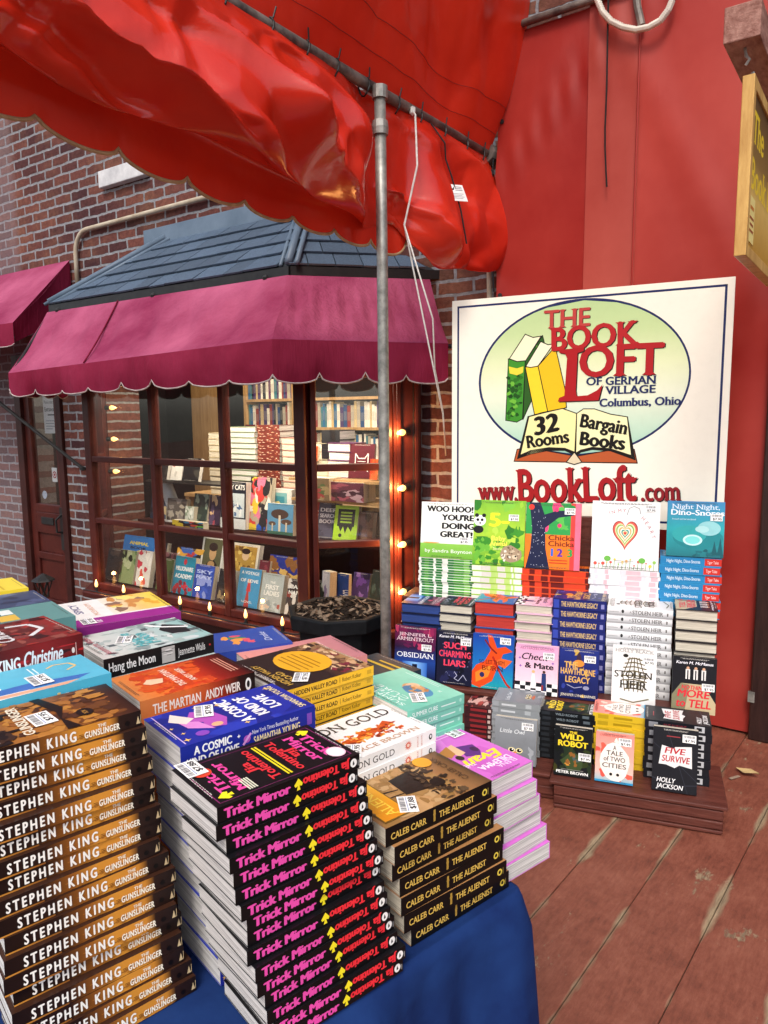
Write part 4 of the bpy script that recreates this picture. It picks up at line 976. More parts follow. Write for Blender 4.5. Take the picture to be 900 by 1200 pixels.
# open book
shape([(47, 752), (60, 700), (100, 690), (320, 730), (540, 690), (575, 700), (588, 760)], '#b4562c', INK)
for k_ in range(4):
    o_ = 10 - k_ * 3.2
    shape([(62 + k_ * 4, 740 - k_ * 5), (108 + k_ * 1.5, 556), (170, 538 + k_), (260, 520), (322, 542), (314, 724 - k_ * 4), (270, 704 - k_ * 3), (200, 704 - k_ * 4), (120, 720 - k_ * 5)], '#f2e8a4', INK)
    shape([(322, 542), (352, 522), (400, 522), (470, 545), (545, 557), (578 - k_ * 5, 745 - k_ * 6), (470, 706 - k_ * 3), (390, 700 - k_ * 3), (340, 712 - k_ * 3), (318, 728 - k_ * 4)], '#f5eeb8', INK)
shape([(276, 756), (312, 712), (345, 756), (312, 766)], '#d9c9a8', INK)
def stxt(s, p0, p1, cap, col, sh=None, **kw):
    """lettering with its baseline from pixel p0 to p1 of the photograph and a cap height in pixels"""
    q0, q1 = S_(*p0), S_(*p1); q2 = S_(p0[0], p0[1] - cap)
    L_ = math.hypot(q1[0] - q0[0], q1[1] - q0[1]); rot = math.degrees(math.atan2(q1[1] - q0[1], q1[0] - q0[0])); ch = q2[1] - q0[1]
    if sh: A.txt(s, q0[0] + sh[0], q0[1] + sh[1], ch, INK, al='l', fit=L_, rot=rot, absu=True, **kw)
    A.txt(s, q0[0], q0[1], ch, col, al='l', fit=L_, rot=rot, absu=True, **kw)
K = dict(serif=True)
stxt('THE', (638, 385), (691, 381.5), 20.5, '#b8403c', (.003, -.002), bold=.035, **K)
stxt('BOOK', (647.5, 411), (746.5, 403), 26, '#b01f24', (.004, -.003), bold=.055, **K)
stxt('OFT', (680, 441.5), (776, 438.5), 35, '#ab1a20', (.004, -.003), bold=.05, **K)
# the big L
def Lp(dx, dy): return [(x + dx, y + dy) for x, y in ((245, 262), (355, 252), (352, 268), (326, 276), (318, 440), (322, 466), (370, 462), (412, 440), (436, 414), (418, 484), (240, 490), (244, 474), (268, 464), (280, 300), (272, 280), (246, 276))]
shape(Lp(5, 4), INK); shape(Lp(0, 0), '#a8151c')
stxt('OF', (687.5, 451.5), (705, 451), 9, NAVY, bold=.05, **K); stxt('GERMAN', (710, 451), (768, 449.5), 9, NAVY, bold=.05, **K); stxt('VILLAGE', (710, 461.8), (768, 460), 8.8, NAVY, bold=.05, **K)
stxt('Columbus, Ohio', (703, 476.5), (797.5, 474), 9, '#232a5e', bold=.06, **K)
stxt('32', (628, 510), (655, 504), 20, INK, bold=.08, shear=.15); stxt('Rooms', (619, 525), (667, 518), 14, INK, bold=.07, **K)
stxt('Bargain', (680, 500), (733, 509), 15, INK, bold=.07, **K); stxt('Books', (680, 521), (731, 527), 15, INK, bold=.08, **K)
stxt('www.', (562, 588), (606, 587), 25, '#8e1a22', (.004, -.004), bold=.05, **K); stxt('BookLoft', (609, 588.5), (745, 586.5), 38, '#a01a20', (.005, -.004), bold=.05, **K); stxt('.com', (752, 587), (796, 586), 22, '#8e1a22', (.004, -.004), bold=.05, **K)
A.emit(mb, lambda x, y, k: (x, -.0002 - k, y), 2.5e-5)
mb.build('board', SIGNP, board)
for x_ in (.15, SWD - .15):
    m2 = MB(); m2.box((x_ - .02, .019, -bB + .005), (x_ + .02, .05, SHT - .1)); m2.build('batten', SHELFW, board)

# ------------------------------------------------------------------ stepped shelf
SV = Vector((.967, .255, 0)).normalized(); SB = Vector((-SV.y, SV.x, 0)); S1 = Vector((-.918, -1.077, 0)); SANG = math.atan2(SV.y, SV.x)
def PL(px, py, off): return at(px, py, SB, SB.dot(S1 + SB * off))
def UV(u, off, z=0): return S1 + SV * u + SB * off + Vector((0, 0, z))
shelf = empty('stepped_shelf', S1, 'oxblood painted stepped wooden shelf on the deck full of books', 'shelf'); shelf.rotation_euler = (0, 0, SANG)
for nm, bs in (('plinth', [((-.005, 0, .002), (.55, .30, .088)), ((-.50, .045, .002), (-.008, .30, .085))]),
               ('plinth_top', [((-.02, -.012, .088), (.562, .30, .102)), ((-.51, .035, .085), (-.022, .30, .099))]),
               ('middle_step', [((-.74, .275, .06), (.455, .52, .272))]), ('middle_step_top', [((-.75, .265, .272), (.468, .53, .292))]),
               ('upper_step', [((-.74, .53, .005), (.46, .70, .575))]), ('upper_step_top', [((-.75, .525, .575), (.47, .71, .592))])):
    mb = MB()
    for a_, b_ in bs: mb.box(a_, b_)
    mb.build(nm, SHELFW, shelf, bev=.004)
mb = MB(); mb.box((-.004, -.008, .018), (.548, -.0005, .046)); mb.box((-.004, -.007, .05), (.548, -.0005, .084)); mb.box((-.50, .038, .02), (-.01, .0445, .05)); mb.box((-.004, -.009, .003), (.548, -.0005, .015)); mb.build('moulding', SHELFW, shelf, bev=.003)
mb = MB(); mb.box((-.20, .66, .592), (.15, .70, .96)); mb.build('back_board', SHELFW, shelf)
mb = MB(); mb.beam((.5, .02, .05), (.5, .262, .05), .02, .08); mb.beam((.468, .27, .15), (.468, .52, .15), .02, .24); mb.build('side_panel', SHELFW, shelf, bev=.003)

def sp(key, desc, group, L, Wd, T, cover, cov=None, spn=None, **kw):
    d = dict(key=key, desc=desc, group=group, L=L, W=Wd, T=T, cover=cover, cov=cov, spn=spn); d.update(kw); return d
def shelf_stack(s, n, px0, px1, pytop, off, zb, spine=True, full=1, seed=1, zt=None, dsplit=False):
    """stack whose front face spans px0..px1; the book's long side or short side lies along the shelf"""
    p, q = PL(px0, pytop, off), PL(px1, pytop, off); z = zt or (p.z + q.z) / 2; wd = (q - p).length; c = (p + q) / 2
    s['T'] = (z - zb) / n - .0004
    if spine: s['L'] = wd; ang = SANG; org = Vector((c.x, c.y))
    else: s['L'] = wd; ang = SANG + math.pi; o = c + SB * s['W']; org = Vector((o.x, o.y))
    stack(s, n, org, org + Vector((0, 0)), zb, ang, (.004, 1.3), full, seed)
    return z
def shelf_disp(s, px0, px1, pytop, pybot, off, zb, lean, label, group='books standing face out on the stepped shelf', yaw=0):
    p, q = PL(px0, pybot, off), PL(px1, pybot, off); t = PL(px0, pytop, off); s['W'] = (q - p).length; s['L'] = (t.z - zb) / math.cos(lean)
    return display(s, (p.x, p.y, zb + .001), SV, lean, label, group, yaw)
ZA, ZB, ZC = .1025, .2925, .5925
def gA(t): return t
# --- row on top: picture books, stacks first, then the face-out copy on each stack
def stripes(cols, seed):
    def f(a):
        rd_ = random.Random(seed); x_ = 0
        while x_ < 1:
            w_ = rd_.uniform(.02, .12); a.rect(x_, .1, min(1, x_ + w_), .9, rd_.choice(cols)); a.k -= 1; x_ += w_
        a.k += 1
    return f
def sp_text(items, bg_=None):
    def f(a):
        if bg_: bg_(a)
        for t, x_, c_, fit, kw in items: a.txt(t, x_, kw.pop('y', .28) if False else kw.get('y', .28), kw.get('cap', .42), c_, al=kw.get('al', 'c'), fit=fit, rot=kw.get('rot', 0), bold=kw.get('bold', .03), serif=kw.get('serif', False), shear=kw.get('shear', 0))
    return f
def woo(a):
    a.grad([(0, '#6fae3a'), (1, '#8cc54e')], y1=.26, vert=True); a.rect(0, .26, 1, 1, '#f3f3ea')
    for t, y_, x_ in (('WOO HOO!', .83, .53), ("YOU'RE", .68, .68), ('DOING', .53, .69), ('GREAT!', .38, .66)): a.txt(t, x_, y_, .10, '#1b1b1b', fit={'WOO HOO!': .84}.get(t, .58), bold=.09)
    a.ell(.2, .44, .12, .09, '#dfe3e6'); a.ell(.2, .27, .16, .012, '#d9a25a'); a.ell(.24, .52, .07, .05, '#eceff0')     # a plain pale shape in place of the drawn bird
    a.txt('by Sandra Boynton', .52, .10, .06, '#f6f6ee', fit=.86)
def panda(a):
    a.grad([(0, '#5aa52e'), (.5, '#a9cf3a'), (1, '#7cba35')], vert=True); a.blobs(3, 40, ['#3f8f2a', '#7fc241', '#b6d94c', '#2f7a26', '#9ac93c'], (.03, .12))
    a.txt('5-', .5, .60, .20, '#f3e52e', fit=.36, bold=.06); a.txt('Baby', .5, .38, .07, '#f6ea5a', fit=.27, bold=.05); a.txt('Animal', .5, .30, .07, '#f6ea5a', fit=.33, bold=.05); a.txt('Stories', .5, .235, .04, '#f6f0b0', fit=.2)
    a.ell(.12, .68, .12, .085, '#f2f2ee'); a.ell(.06, .76, .04, .03, '#16161a'); a.ell(.2, .76, .04, .03, '#16161a'); a.ell(.08, .69, .028, .022, '#16161a'); a.ell(.165, .69, .028, .022, '#16161a'); a.ell(.13, .64, .02, .012, '#16161a'); a.ell(.1, .54, .1, .06, '#1a1a1e')
    a.ell(.74, .18, .2, .13, '#a58d72', 16, 0, .1, random.Random(2)); a.blobs(5, 30, ['#e9e2d2', '#6a5844', '#c9b79a'], (.01, .03), (.58, .9), (.08, .28)); a.ell(.82, .14, .05, .035, '#d8c7a8'); a.dot(.84, .15, .004, '#111111')
    a.blobs(6, 16, ['#3a8a28', '#6bb43a'], (.03, .09), (0, .35), (.05, .45))
def chicka(a):
    a.rect(0, 0, 1, 1, '#ef7a22'); a.rect(.82, 0, 1, 1, '#e8413c'); a.rect(.9, 0, 1, 1, '#ee6f8a'); a.rect(0, .52, .82, 1, '#2f9a4a'); a.blobs(2, 8, ['#58b64e', '#1f8a44', '#e2477a', '#58b64e'], (.05, .13), (.3, .85), (.6, .95))
    a.poly([(.02, 0), (.46, 0), (.38, .3), (.36, .62), (.6, .78), (.88, .82), (.86, .9), (.55, .88), (.34, .82), (.26, 1), (.06, 1), (.12, .6), (.1, .3)], '#1c2140')
    rd_ = random.Random(1)
    for _ in range(46): a.dot(rd_.uniform(.1, .36), rd_.uniform(.03, .9), .0016, '#c9cfe0', 6); a.k -= .9
    a.k += 1
    a.dot(.1, .93, .012, '#e23a2e'); a.dot(.62, .66, .009, '#d93a70'); a.dot(.56, .9, .009, '#d93a70')
    a.txt('Chicka', .66, .44, .075, '#7a2a14', fit=.46, bold=.04); a.txt('Chicka', .66, .35, .075, '#7a2a14', fit=.46, bold=.04)
    for t, x_, c_ in (('1', .5, '#2e66c8'), ('2', .64, '#5a2f9a'), ('3', .82, '#2f9a4a')): a.txt(t, x_, .20, .11, c_, bold=.08)
    a.rect(.45, .13, .78, .145, '#c23a1c'); a.rect(.45, .09, .78, .105, '#c23a1c')
def heart(a):
    a.rect(0, 0, 1, 1, '#eceae8')
    def H_(s_, c_):
        pts = []
        for i in range(40):
            t = 2 * math.pi * i / 40; pts.append((.5 + s_ * .0105 * 16 * math.sin(t) ** 3, .53 + s_ * .0135 * (13 * math.cos(t) - 5 * math.cos(2 * t) - 2 * math.cos(3 * t) - math.cos(4 * t))))
        a.poly(pts, c_)
    for s_, c_ in ((1.12, '#8c2a2c'), (1.05, '#d8584a'), (.9, '#e9d9a8'), (.8, '#7fae5a'), (.68, '#efe6cf'), (.56, '#d9a05a'), (.44, '#f1ece0'), (.34, '#3f8f86'), (.22, '#e9d9a8'), (.14, '#d2382e')): H_(s_, c_)
    for t, x_, y_, r_ in (('I', .27, .80, 20), ('N', .32, .815, 14), ('M', .41, .835, 6), ('Y', .48, .84, 0), ('H', .74, .74, -45), ('E', .79, .68, -56), ('A', .83, .62, -64), ('R', .865, .555, -70), ('T', .89, .49, -76)): a.txt(t, x_, y_, .05, '#b0626c', rot=r_)
    a.swash([(.52, .80), (.55, .9), (.62, .93), (.7, .9), (.72, .82)], .012, '#9a9a9a')
    rd_ = random.Random(8)
    for i in range(16):
        x_ = .06 + i * .058; h_ = rd_.uniform(.05, .15); a.swash([(x_, 0), (x_ + .01, h_)], .008, '#7aa060'); a.dot(x_ + .01, h_, rd_.uniform(.003, .007), rd_.choice(('#e2a23a', '#d2584a', '#8fbf5a', '#e9c84a')))
    a.ell(.25, .15, .05, .04, '#6ab04a'); a.ell(.76, .14, .05, .04, '#6ab04a'); a.rect(.36, .12, .64, .128, '#a8a8a8'); a.rect(.4, .095, .6, .102, '#b8b8b8')
def dino(a):
    a.grad([(0, '#1d6f78'), (.5, '#2aa0a6'), (1, '#3f86b8')], vert=True); a.ell(.55, .34, .44, .2, '#1d7f86'); a.ell(.4, .4, .3, .16, '#2f9fa0'); a.ell(.74, .52, .2, .13, '#8fc9cc'); a.ell(.62, .50, .12, .06, '#a9d6d6'); a.ell(.46, .3, .17, .1, '#bfe6e2'); a.ell(.46, .3, .13, .07, '#79d3cf')
    a.poly([(.78, 0), (.84, .3), (.9, 0)], '#14555e'); a.poly([(.88, 0), (.94, .36), (1, 0)], '#14555e'); a.blobs(9, 14, ['#14555e', '#1a6670'], (.02, .06), (.5, 1), (0, .12))
    a.txt('Night Night,', .5, .86, .085, '#dfeaf2', fit=.82, serif=True); a.txt('Dino-Snores', .53, .75, .095, '#eef4f8', fit=.92, serif=True, bold=.03); a.txt('A touch and feel storybook', .3, .66, .03, '#cfe3ea', fit=.42)
rows_c = [
 ('woo', 'thin white and green picture book', 'stack of green and white picture books', 491, 556, 655, .55, 15, '#e9ece0', woo, stripes(['#4f9a3a', '#e9ece0', '#7fbf5a', '#2f7a3a'], 3), (493, 556, 589, 655), 'white picture book lettered in black over a green band, left on the shelf', (.80, .33, 0)),
 ('panda', 'lime green animal story book with pale page edge', 'stack of lime green animal story books', 553, 612, 663, .545, 6, '#9fcf4a', panda, stripes(['#e9e6dc', '#d9d6cc', '#e9e6dc', '#b9d97a'], 5), (554, 614, 587, 663), 'lime green leafy animal book with yellow numeral five', (.78, .74, 0)),
 ('chicka', 'orange and green board book', 'stack of orange board books', 612, 690, 668, .545, 6, '#d9552e', chicka, stripes(['#d9452a', '#d9452a', '#4f9a3a', '#e46a3a', '#6b2320'], 7), (615, 679, 590, 668), 'orange and green counting board book with dark spotted tree', (.80, .88, 0)),
 ('heart', 'white picture book with pale spine', 'stack of white picture books', 691, 773, 668, .54, 8, '#e6e4e6', heart, stripes(['#e9e7ea', '#d8d6dc', '#e9e7ea', '#e2b8c0'], 9), (692, 771, 588, 668), 'white picture book with a rainbow layered heart', (.86, .90, 0)),
 ('dino', 'blue board book with red spine tab', 'stack of blue board books with red tabs', 774, 846, 653, .54, 7, '#2f86b8', dino, None, (780, 847, 588, 653), 'teal blue board book with pale dinosaur shape, right end of the shelf', (.86, .72, 0))]
def dino_sp(a):
    a.rect(0, .15, 1, .85, '#2a7fb4'); a.rect(.73, .1, 1, .9, '#c9342c'); a.txt('Night Night, Dino-Snores', .38, .32, .38, '#cfe0ea', fit=.55, bold=.03); a.txt('Tiger Tales', .86, .34, .34, '#f2d9d4', fit=.18)
for key, desc, grp, x0, x1, yt, off, n_, base, cov, spn, dsp, lab, stk in rows_c:
    s_ = sp(key, desc, grp, .24, .14, .01, base, cov, spn or dino_sp, page='white', name='picture_book')
    z_ = shelf_stack(s_, n_, x0, x1, yt, off, ZC, seed=len(key))
    d_ = sp(key + '_d', desc, grp, .24, .24, .018 if key in ('dino', 'chicka') else .011, base, cov, spn or dino_sp, name='picture_book', stick=stk)
    zt = ZC + n_ * (s_['T'] + .0004)
    shelf_disp(d_, dsp[0], dsp[1], dsp[2], dsp[3], off + .012, zt, RAD(8), lab)

# --- middle row
def dots(a, seed, n, cols, r=(.002, .006)):
    rd_ = random.Random(seed)
    for _ in range(n): a.dot(rd_.random(), rd_.random(), rd_.uniform(*r), rd_.choice(cols), 7); a.k -= .9
    a.k += 1
def obs(a):
    a.grad([(0, '#14122a'), (.35, '#1f3f8a'), (.6, '#2a1a3a'), (1, '#7a1f4a')], vert=True); a.blobs(3, 22, ['#8a2450', '#5a1a44', '#b03a5e', '#3a1838'], (.04, .12), y=(.6, 1)); a.grad([(0, '#2a5fb4'), (.5, '#7fb4ea'), (1, '#2a5fb4')], .2, 0, .8, .34)
    a.rect(.44, 0, .56, .3, '#15152a'); a.txt('JENNIFER L.', .5, .82, .055, '#e9cfd6', fit=.8, serif=True); a.txt('ARMENTROUT', .5, .73, .065, '#e9cfd6', fit=.9, serif=True); a.txt('OBSIDIAN', .5, .42, .09, '#e9ecf2', fit=.88, serif=True)
def such(a):
    a.rect(0, 0, 1, 1, '#191a30'); a.blobs(4, 12, ['#24264a', '#12131f'], (.08, .2)); a.txt('Karen M. McManus', .5, .88, .05, '#eceaf0', fit=.9, bold=.03, shear=.2)
    for t, y_, f_ in (('SUCH', .68, .62), ('CHARMING', .52, .88), ('LIARS', .35, .6)): a.txt(t, .5, y_, .115, '#e2405a', fit=f_, bold=.05)
    a.swash([(.5, .25), (.58, .18), (.5, .12), (.62, .08), (.75, .2), (.85, .1)], .014, '#b9bcd6'); dots(a, 2, 22, ['#8a8fb8'], (.0008, .002))
def drag(a):
    a.grad([(0, '#1f9aa0'), (.4, '#1f6fb4'), (1, '#1b3f9a')], vert=True)
    a.poly([(0, .05), (.2, .0), (.5, .15), (.62, .4), (.75, .66), (.98, .72), (.8, .8), (.6, .76), (.48, .98), (.36, 1), (.44, .7), (.3, .5), (.1, .42), (0, .3)], '#d84a1c')
    a.poly([(.1, .1), (.4, .22), (.5, .45), (.3, .38), (.08, .28)], '#f0812a'); a.poly([(.5, .5), (.8, .4), (.98, .55), (.7, .58)], '#e0632a'); a.swash([(.5, .6), (.7, .3), (.85, .12), (.95, .05)], .05, '#b02a1a'); a.swash([(.3, .9), (.45, .75), (.6, .66)], .04, '#7a1f1a')
    a.txt('SO LET THEM', .48, .46, .07, '#3a1410', fit=.62, serif=True); a.txt('BURN', .5, .34, .08, '#3a1410', fit=.5, serif=True); a.ell(.25, .25, .06, .05, '#2a2a5a')
def check(a):
    a.rect(0, 0, 1, 1, '#e3a9c4'); a.grad([(0, '#f0cdd6'), (1, '#d99cc0')], y0=.2, vert=True)
    for i in range(8):
        for j in range(3):
            a.rect(i / 8, j * .08, (i + 1) / 8, j * .08 + .08, '#f2eef0' if (i + j) % 2 else '#1a1a20'); a.k -= 1
    a.k += 1
    a.txt('Check', .46, .70, .13, '#1c1720', fit=.62, bold=.03, shear=.3); a.txt('& Mate', .56, .53, .11, '#1c1720', fit=.66, bold=.06)
    a.poly([(.36, .12), (.5, .12), (.46, .42), (.4, .42)], '#e9e4e2'); a.ell(.43, .46, .04, .03, '#d9b07a'); a.poly([(.62, .1), (.74, .1), (.73, .44), (.63, .44)], '#2a3a6a'); a.ell(.68, .47, .035, .03, '#4a2f22'); a.poly([(.63, .1), (.67, .1), (.67, .2), (.63, .2)], '#9a3028')
    for x_, y_ in ((.12, .56), (.88, .66), (.1, .72), (.72, .75)): a.star(x_, y_, .006, '#8a5ab0', 4, .5)
    a.txt('ALI HAZELWOOD', .5, .91, .04, '#b0527a', fit=.8)
def haw(a):
    a.grad([(0, '#141a4a'), (1, '#24307a')], vert=True); a.blobs(7, 14, ['#2f3c90', '#1a2258', '#c9a24a', '#3a4aa0'], (.03, .08)); a.poly([(.4, .62), (.45, .9), (.5, .95), (.55, .88), (.62, .62)], '#3a2a40'); a.ell(.5, .72, .14, .07, '#d98a3a')
    for t, y_, f_ in (('THE', .62, .34), ('HAWTHORNE', .49, .88), ('LEGACY', .33, .62)): a.txt(t, .48 if t != 'THE' else .3, y_, .12, '#d9a85a', fit=f_, bold=.05)
    a.txt('JENNIFER LYNN BARNES', .5, .05, .05, '#eadfc8', fit=.9)
    a.swash([(.2, .28), (.4, .22), (.6, .26)], .02, '#9a9ab8'); a.ell(.7, .24, .08, .04, '#8a8aa8')
def haw_sp(a):
    a.rect(.02, .08, .12, .9, '#3a4aa8'); a.txt('THE HAWTHORNE LEGACY', .5, .25, .5, '#d9b878', fit=.68, bold=.04); a.rect(.9, .25, .96, .7, '#8a8ac0')
def stol(a):
    a.rect(0, 0, 1, 1, '#e6e4e2'); a.grad([(0, '#cfccc9'), (.4, '#eeece9'), (1, '#e2dfdc')], vert=True)
    for i, (x0, x1) in enumerate(((.34, .68), (.28, .74), (.25, .78), (.22, .80), (.2, .82), (.22, .8), (.26, .76), (.3, .72))):
        y_ = .78 - i * .072; a.swash([(x0, y_), (.5, y_ + .03), (x1, y_)], .03, '#6a5f3e')
    for x_ in (.3, .4, .5, .6, .7): a.swash([(x_, .24), (.5 + (x_ - .5) * 1.25, .5), (.5 + (x_ - .5) * .5, .82)], .022, '#554a30')
    a.ell(.3, .84, .06, .03, '#22201c'); a.txt('HOLLY BLACK', .5, .90, .05, '#8a8480', fit=.86, serif=True); a.txt('STOLEN', .48, .47, .11, '#3a352c', fit=.84, serif=True, bold=.03); a.txt('HEIR', .5, .29, .13, '#3a352c', fit=.6, serif=True, bold=.03)
    a.swash([(.2, .1), (.5, .06), (.85, .14)], .03, '#6a6448')
def stol_sp(a):
    a.grad([(0, '#9a9a9c'), (.5, '#d9d9da'), (1, '#f2f2f2')], vert=True); a.rect(.02, .35, .18, .42, '#9a9a9a'); a.ell(.24, .48, .02, .22, '#2a2a2a'); a.txt('STOLEN HEIR', .62, .22, .46, '#44423f', fit=.46, serif=True, bold=.02); a.txt('A', .36, .3, .25, '#6a6864', serif=True); a.rect(.91, .25, .93, .6, '#55524e')
def more(a):
    a.rect(0, 0, 1, 1, '#16161c'); a.poly([(0, .0), (1, .0), (1, .2), (.72, .52), (.2, .52), (0, .25)], '#b9a884'); a.poly([(0, .0), (.3, .0), (.4, .5), (.2, .52), (0, .3)], '#7f7a5e')
    a.txt('Karen M. McManus', .5, .87, .05, '#eceaf0', fit=.84, bold=.03, shear=.2)
    for x_ in (.3, .48, .66): a.rect(x_, .6, x_ + .1, .78, '#d9d6d2'); a.rect(x_ + .035, .58, x_ + .065, .76, '#1a1a20'); a.ell(x_ + .05, .80, .035, .025, '#c99a7a')
    for t, y_, f_, h_ in (('NOTHING', .42, .56, .07), ('MORE', .28, .74, .13), ('to TELL', .10, .78, .14)): a.txt(t, .5, y_, h_, '#cf2f3a', fit=f_, bold=.05, shear=.15)
def more_sp(a): a.rect(0, .2, .14, .5, '#16161c')
mid = [
 ('obsid', 'dark fantasy paperback with blue page edges', 'stack of blue edged paperbacks', 470, 516, 708, .40, 7, '#1c2038', obs, False, 'blue', (464, 511, 733, 806), 'dark purple and blue book with silver title, left end of the middle row', (.78, .62, 0)),
 ('suchl', 'dark cover hardback with cream page edges', 'stack of cream edged dark books', 515, 553, 709, .40, 8, '#1a1c2c', such, False, 'cream', (513, 554, 740, 806), 'navy book with hand lettered pink title', (.8, .82, 0)),
 ('drago', 'blue and orange fantasy book with red page edges', 'stack of red edged fantasy books', 556, 602, 706, .40, 6, '#2f5fa0', drag, False, 'red', (554, 601, 743, 812), 'blue book with an orange winged shape across its cover', (.8, .9, 0)),
 ('mates', 'pink paperback with off white page edges', 'stack of pink paperbacks', 604, 647, 709, .40, 9, '#e0b4c8', check, False, 'cream', (604, 653, 755, 820), 'pink book with black script and chessboard floor', (.78, .8, 0)),
 ('hawth', 'navy hardback with gold spine title', 'stack of navy hardbacks with gold titles', 648, 711, 703, .40, 9, '#22296a', haw, True, 'cream', (655, 700, 760, 822), 'navy book with gold block title, standing before the navy stack', (.78, .82, 0)),
 ('stole', 'silver grey hardback with black spine title', 'stack of silver hardbacks', 712, 789, 713, .40, 11, '#d2d2d4', stol, True, 'white', (716, 767, 757, 830), 'white book with a tangled brown drawing behind its title', (.82, .78, 0)),
 ('morte', 'dark thriller with cream page edges', 'stack of dark thrillers at the shelf end', 792, 842, 715, .38, 9, '#2a2628', more, False, 'cream', (786, 837, 769, 835), 'dark thriller with red brush title over a tan road', (.82, .48, 0))]
for key, desc, grp, x0, x1, yt, off, n_, base, cov, spn, pg, dsp, lab, stk in mid:
    sfn = {'hawth': haw_sp, 'stole': stol_sp}.get(key)
    s_ = sp(key, desc, grp, .2, .155, .02, base, cov, sfn, page=pg, hard=True, name='hardcover_book')
    if not spn: s_['W'] = .2
    shelf_stack(s_, n_, x0, x1, yt, off, ZB, spine=spn, seed=len(grp), full=1)
    d_ = sp(key + '_d', desc, grp, .2, .14, .024, base, cov, sfn, page=pg, hard=True, stick=stk, name='hardcover_book')
    shelf_disp(d_, dsp[0], dsp[1], dsp[2], dsp[3], .315, ZB, RAD(7 if key != 'obsid' else 6), lab)

# --- bottom row
def owl(a):
    a.grad([(0, '#6a6e72'), (1, '#8c9094')], vert=True); a.blobs(3, 10, ['#7a7e82', '#9a9ea2'], (.06, .16), y=(0, .4)); a.txt('Little Owl', .42, .66, .09, '#dfe3e4', fit=.6, shear=.2)
    for x_ in (.42, .6): a.ell(x_, .30, .085, .055, '#e6d9a0'); a.ell(x_, .30, .055, .04, '#17140f'); a.dot(x_ + .02, .315, .0025, '#ffffff')
    a.poly([(.47, .27), (.55, .27), (.51, .2)], '#d9823a'); a.ell(.5, .19, .16, .03, '#b4562c')
def owl_sp(a): a.rect(0, .15, .14, .85, '#9a9ea2'); a.rect(.2, .3, .5, .6, '#c9ccce'); a.rect(.7, .2, .82, .8, '#aeb2b4')
def wild(a):
    a.rect(0, 0, 1, 1, '#15181a'); a.blobs(4, 26, ['#23301f', '#2f3a1c', '#12160f', '#3a3a1a'], (.04, .12), y=(.12, .6)); a.ell(.5, .3, .3, .18, '#3a4a2a', 14, 0, .2, random.Random(3)); a.blobs(5, 9, ['#c98a3a', '#8a5a2a', '#4a5a5a'], (.03, .07), (.35, .65), (.2, .45))
    a.txt('THE', .5, .86, .05, '#e9c92e', fit=.2, bold=.06); a.txt('WILD', .46, .74, .11, '#ecce30', fit=.6, bold=.07); a.txt('ROBOT', .5, .60, .11, '#ecce30', fit=.78, bold=.07); a.txt('PETER BROWN', .5, .05, .055, '#f0f0ea', fit=.84, bold=.05); a.rect(.2, .13, .8, .14, '#8a8a84')
def wild_sp(a): a.rect(.05, .2, .2, .8, '#2a2f34'); a.txt('WILD ROBOT', .5, .3, .42, '#7f8a90', fit=.4, bold=.04); a.rect(.78, .25, .9, .75, '#5a646a')
def tale(a):
    a.grad([(0, '#7fb6c4'), (.25, '#e9b8a8'), (1, '#e98a7e')], vert=True); a.blobs(6, 16, ['#f0d0c0', '#e2604e', '#f3e6da', '#d9584a'], (.05, .14)); a.ell(.5, .42, .38, .38, '#f1e6dc', 18, 0, .06, random.Random(2))
    for t, y_, f_ in (('A', .66, .08), ('TALE', .55, .42), ('of TWO', .43, .56), ('CITIES', .30, .62)): a.txt(t, .5, y_, .09, '#2a2422', fit=f_, bold=.02)
    a.ell(.42, .17, .04, .03, '#1a1614'); a.ell(.6, .17, .04, .03, '#1a1614'); a.rect(0, 0, 1, .04, '#2f8ab8'); a.txt('CHARLES DICKENS', .4, .92, .035, '#a03a34', fit=.6)
def tale_sp(a): a.rect(.1, .2, .3, .8, '#b89a20'); a.rect(.4, .3, .75, .65, '#a88a18')
def five(a):
    a.rect(0, 0, 1, 1, '#191a20'); a.swash([(0, .75), (.4, .55), (1, .2)], .015, '#2c2e38'); a.swash([(.3, 1), (.55, .5), (.8, 0)], .015, '#2c2e38'); a.swash([(0, .2), (.5, .1), (1, .15)], .02, '#30323c')
    a.poly([(.14, .42), (.2, .72), (.46, .68), (.5, .71), (.86, .74), (.88, .40), (.6, .43), (.5, .38), (.3, .42)], '#dcdcda')
    a.txt('FIVE', .5, .60, .09, '#b0222e', fit=.46, bold=.04, shear=.15); a.txt('SURVIVE', .52, .47, .095, '#b0222e', fit=.62, bold=.04, shear=.15); a.txt('HOLLY', .32, .14, .07, '#ecebea', fit=.42, bold=.03, shear=.2); a.txt('JACKSON', .4, .045, .07, '#ecebea', fit=.6, bold=.03, shear=.2); a.rect(.3, .86, .6, .875, '#9a3a40')
def five_sp(a):
    a.rect(.06, .2, .2, .8, '#8a8c92'); a.rect(.75, .15, .9, .85, '#b9babd'); a.rect(.78, .3, .86, .7, '#17181c'); a.txt('FIVE SURVIVE', .46, .3, .4, '#a03a44', fit=.34)
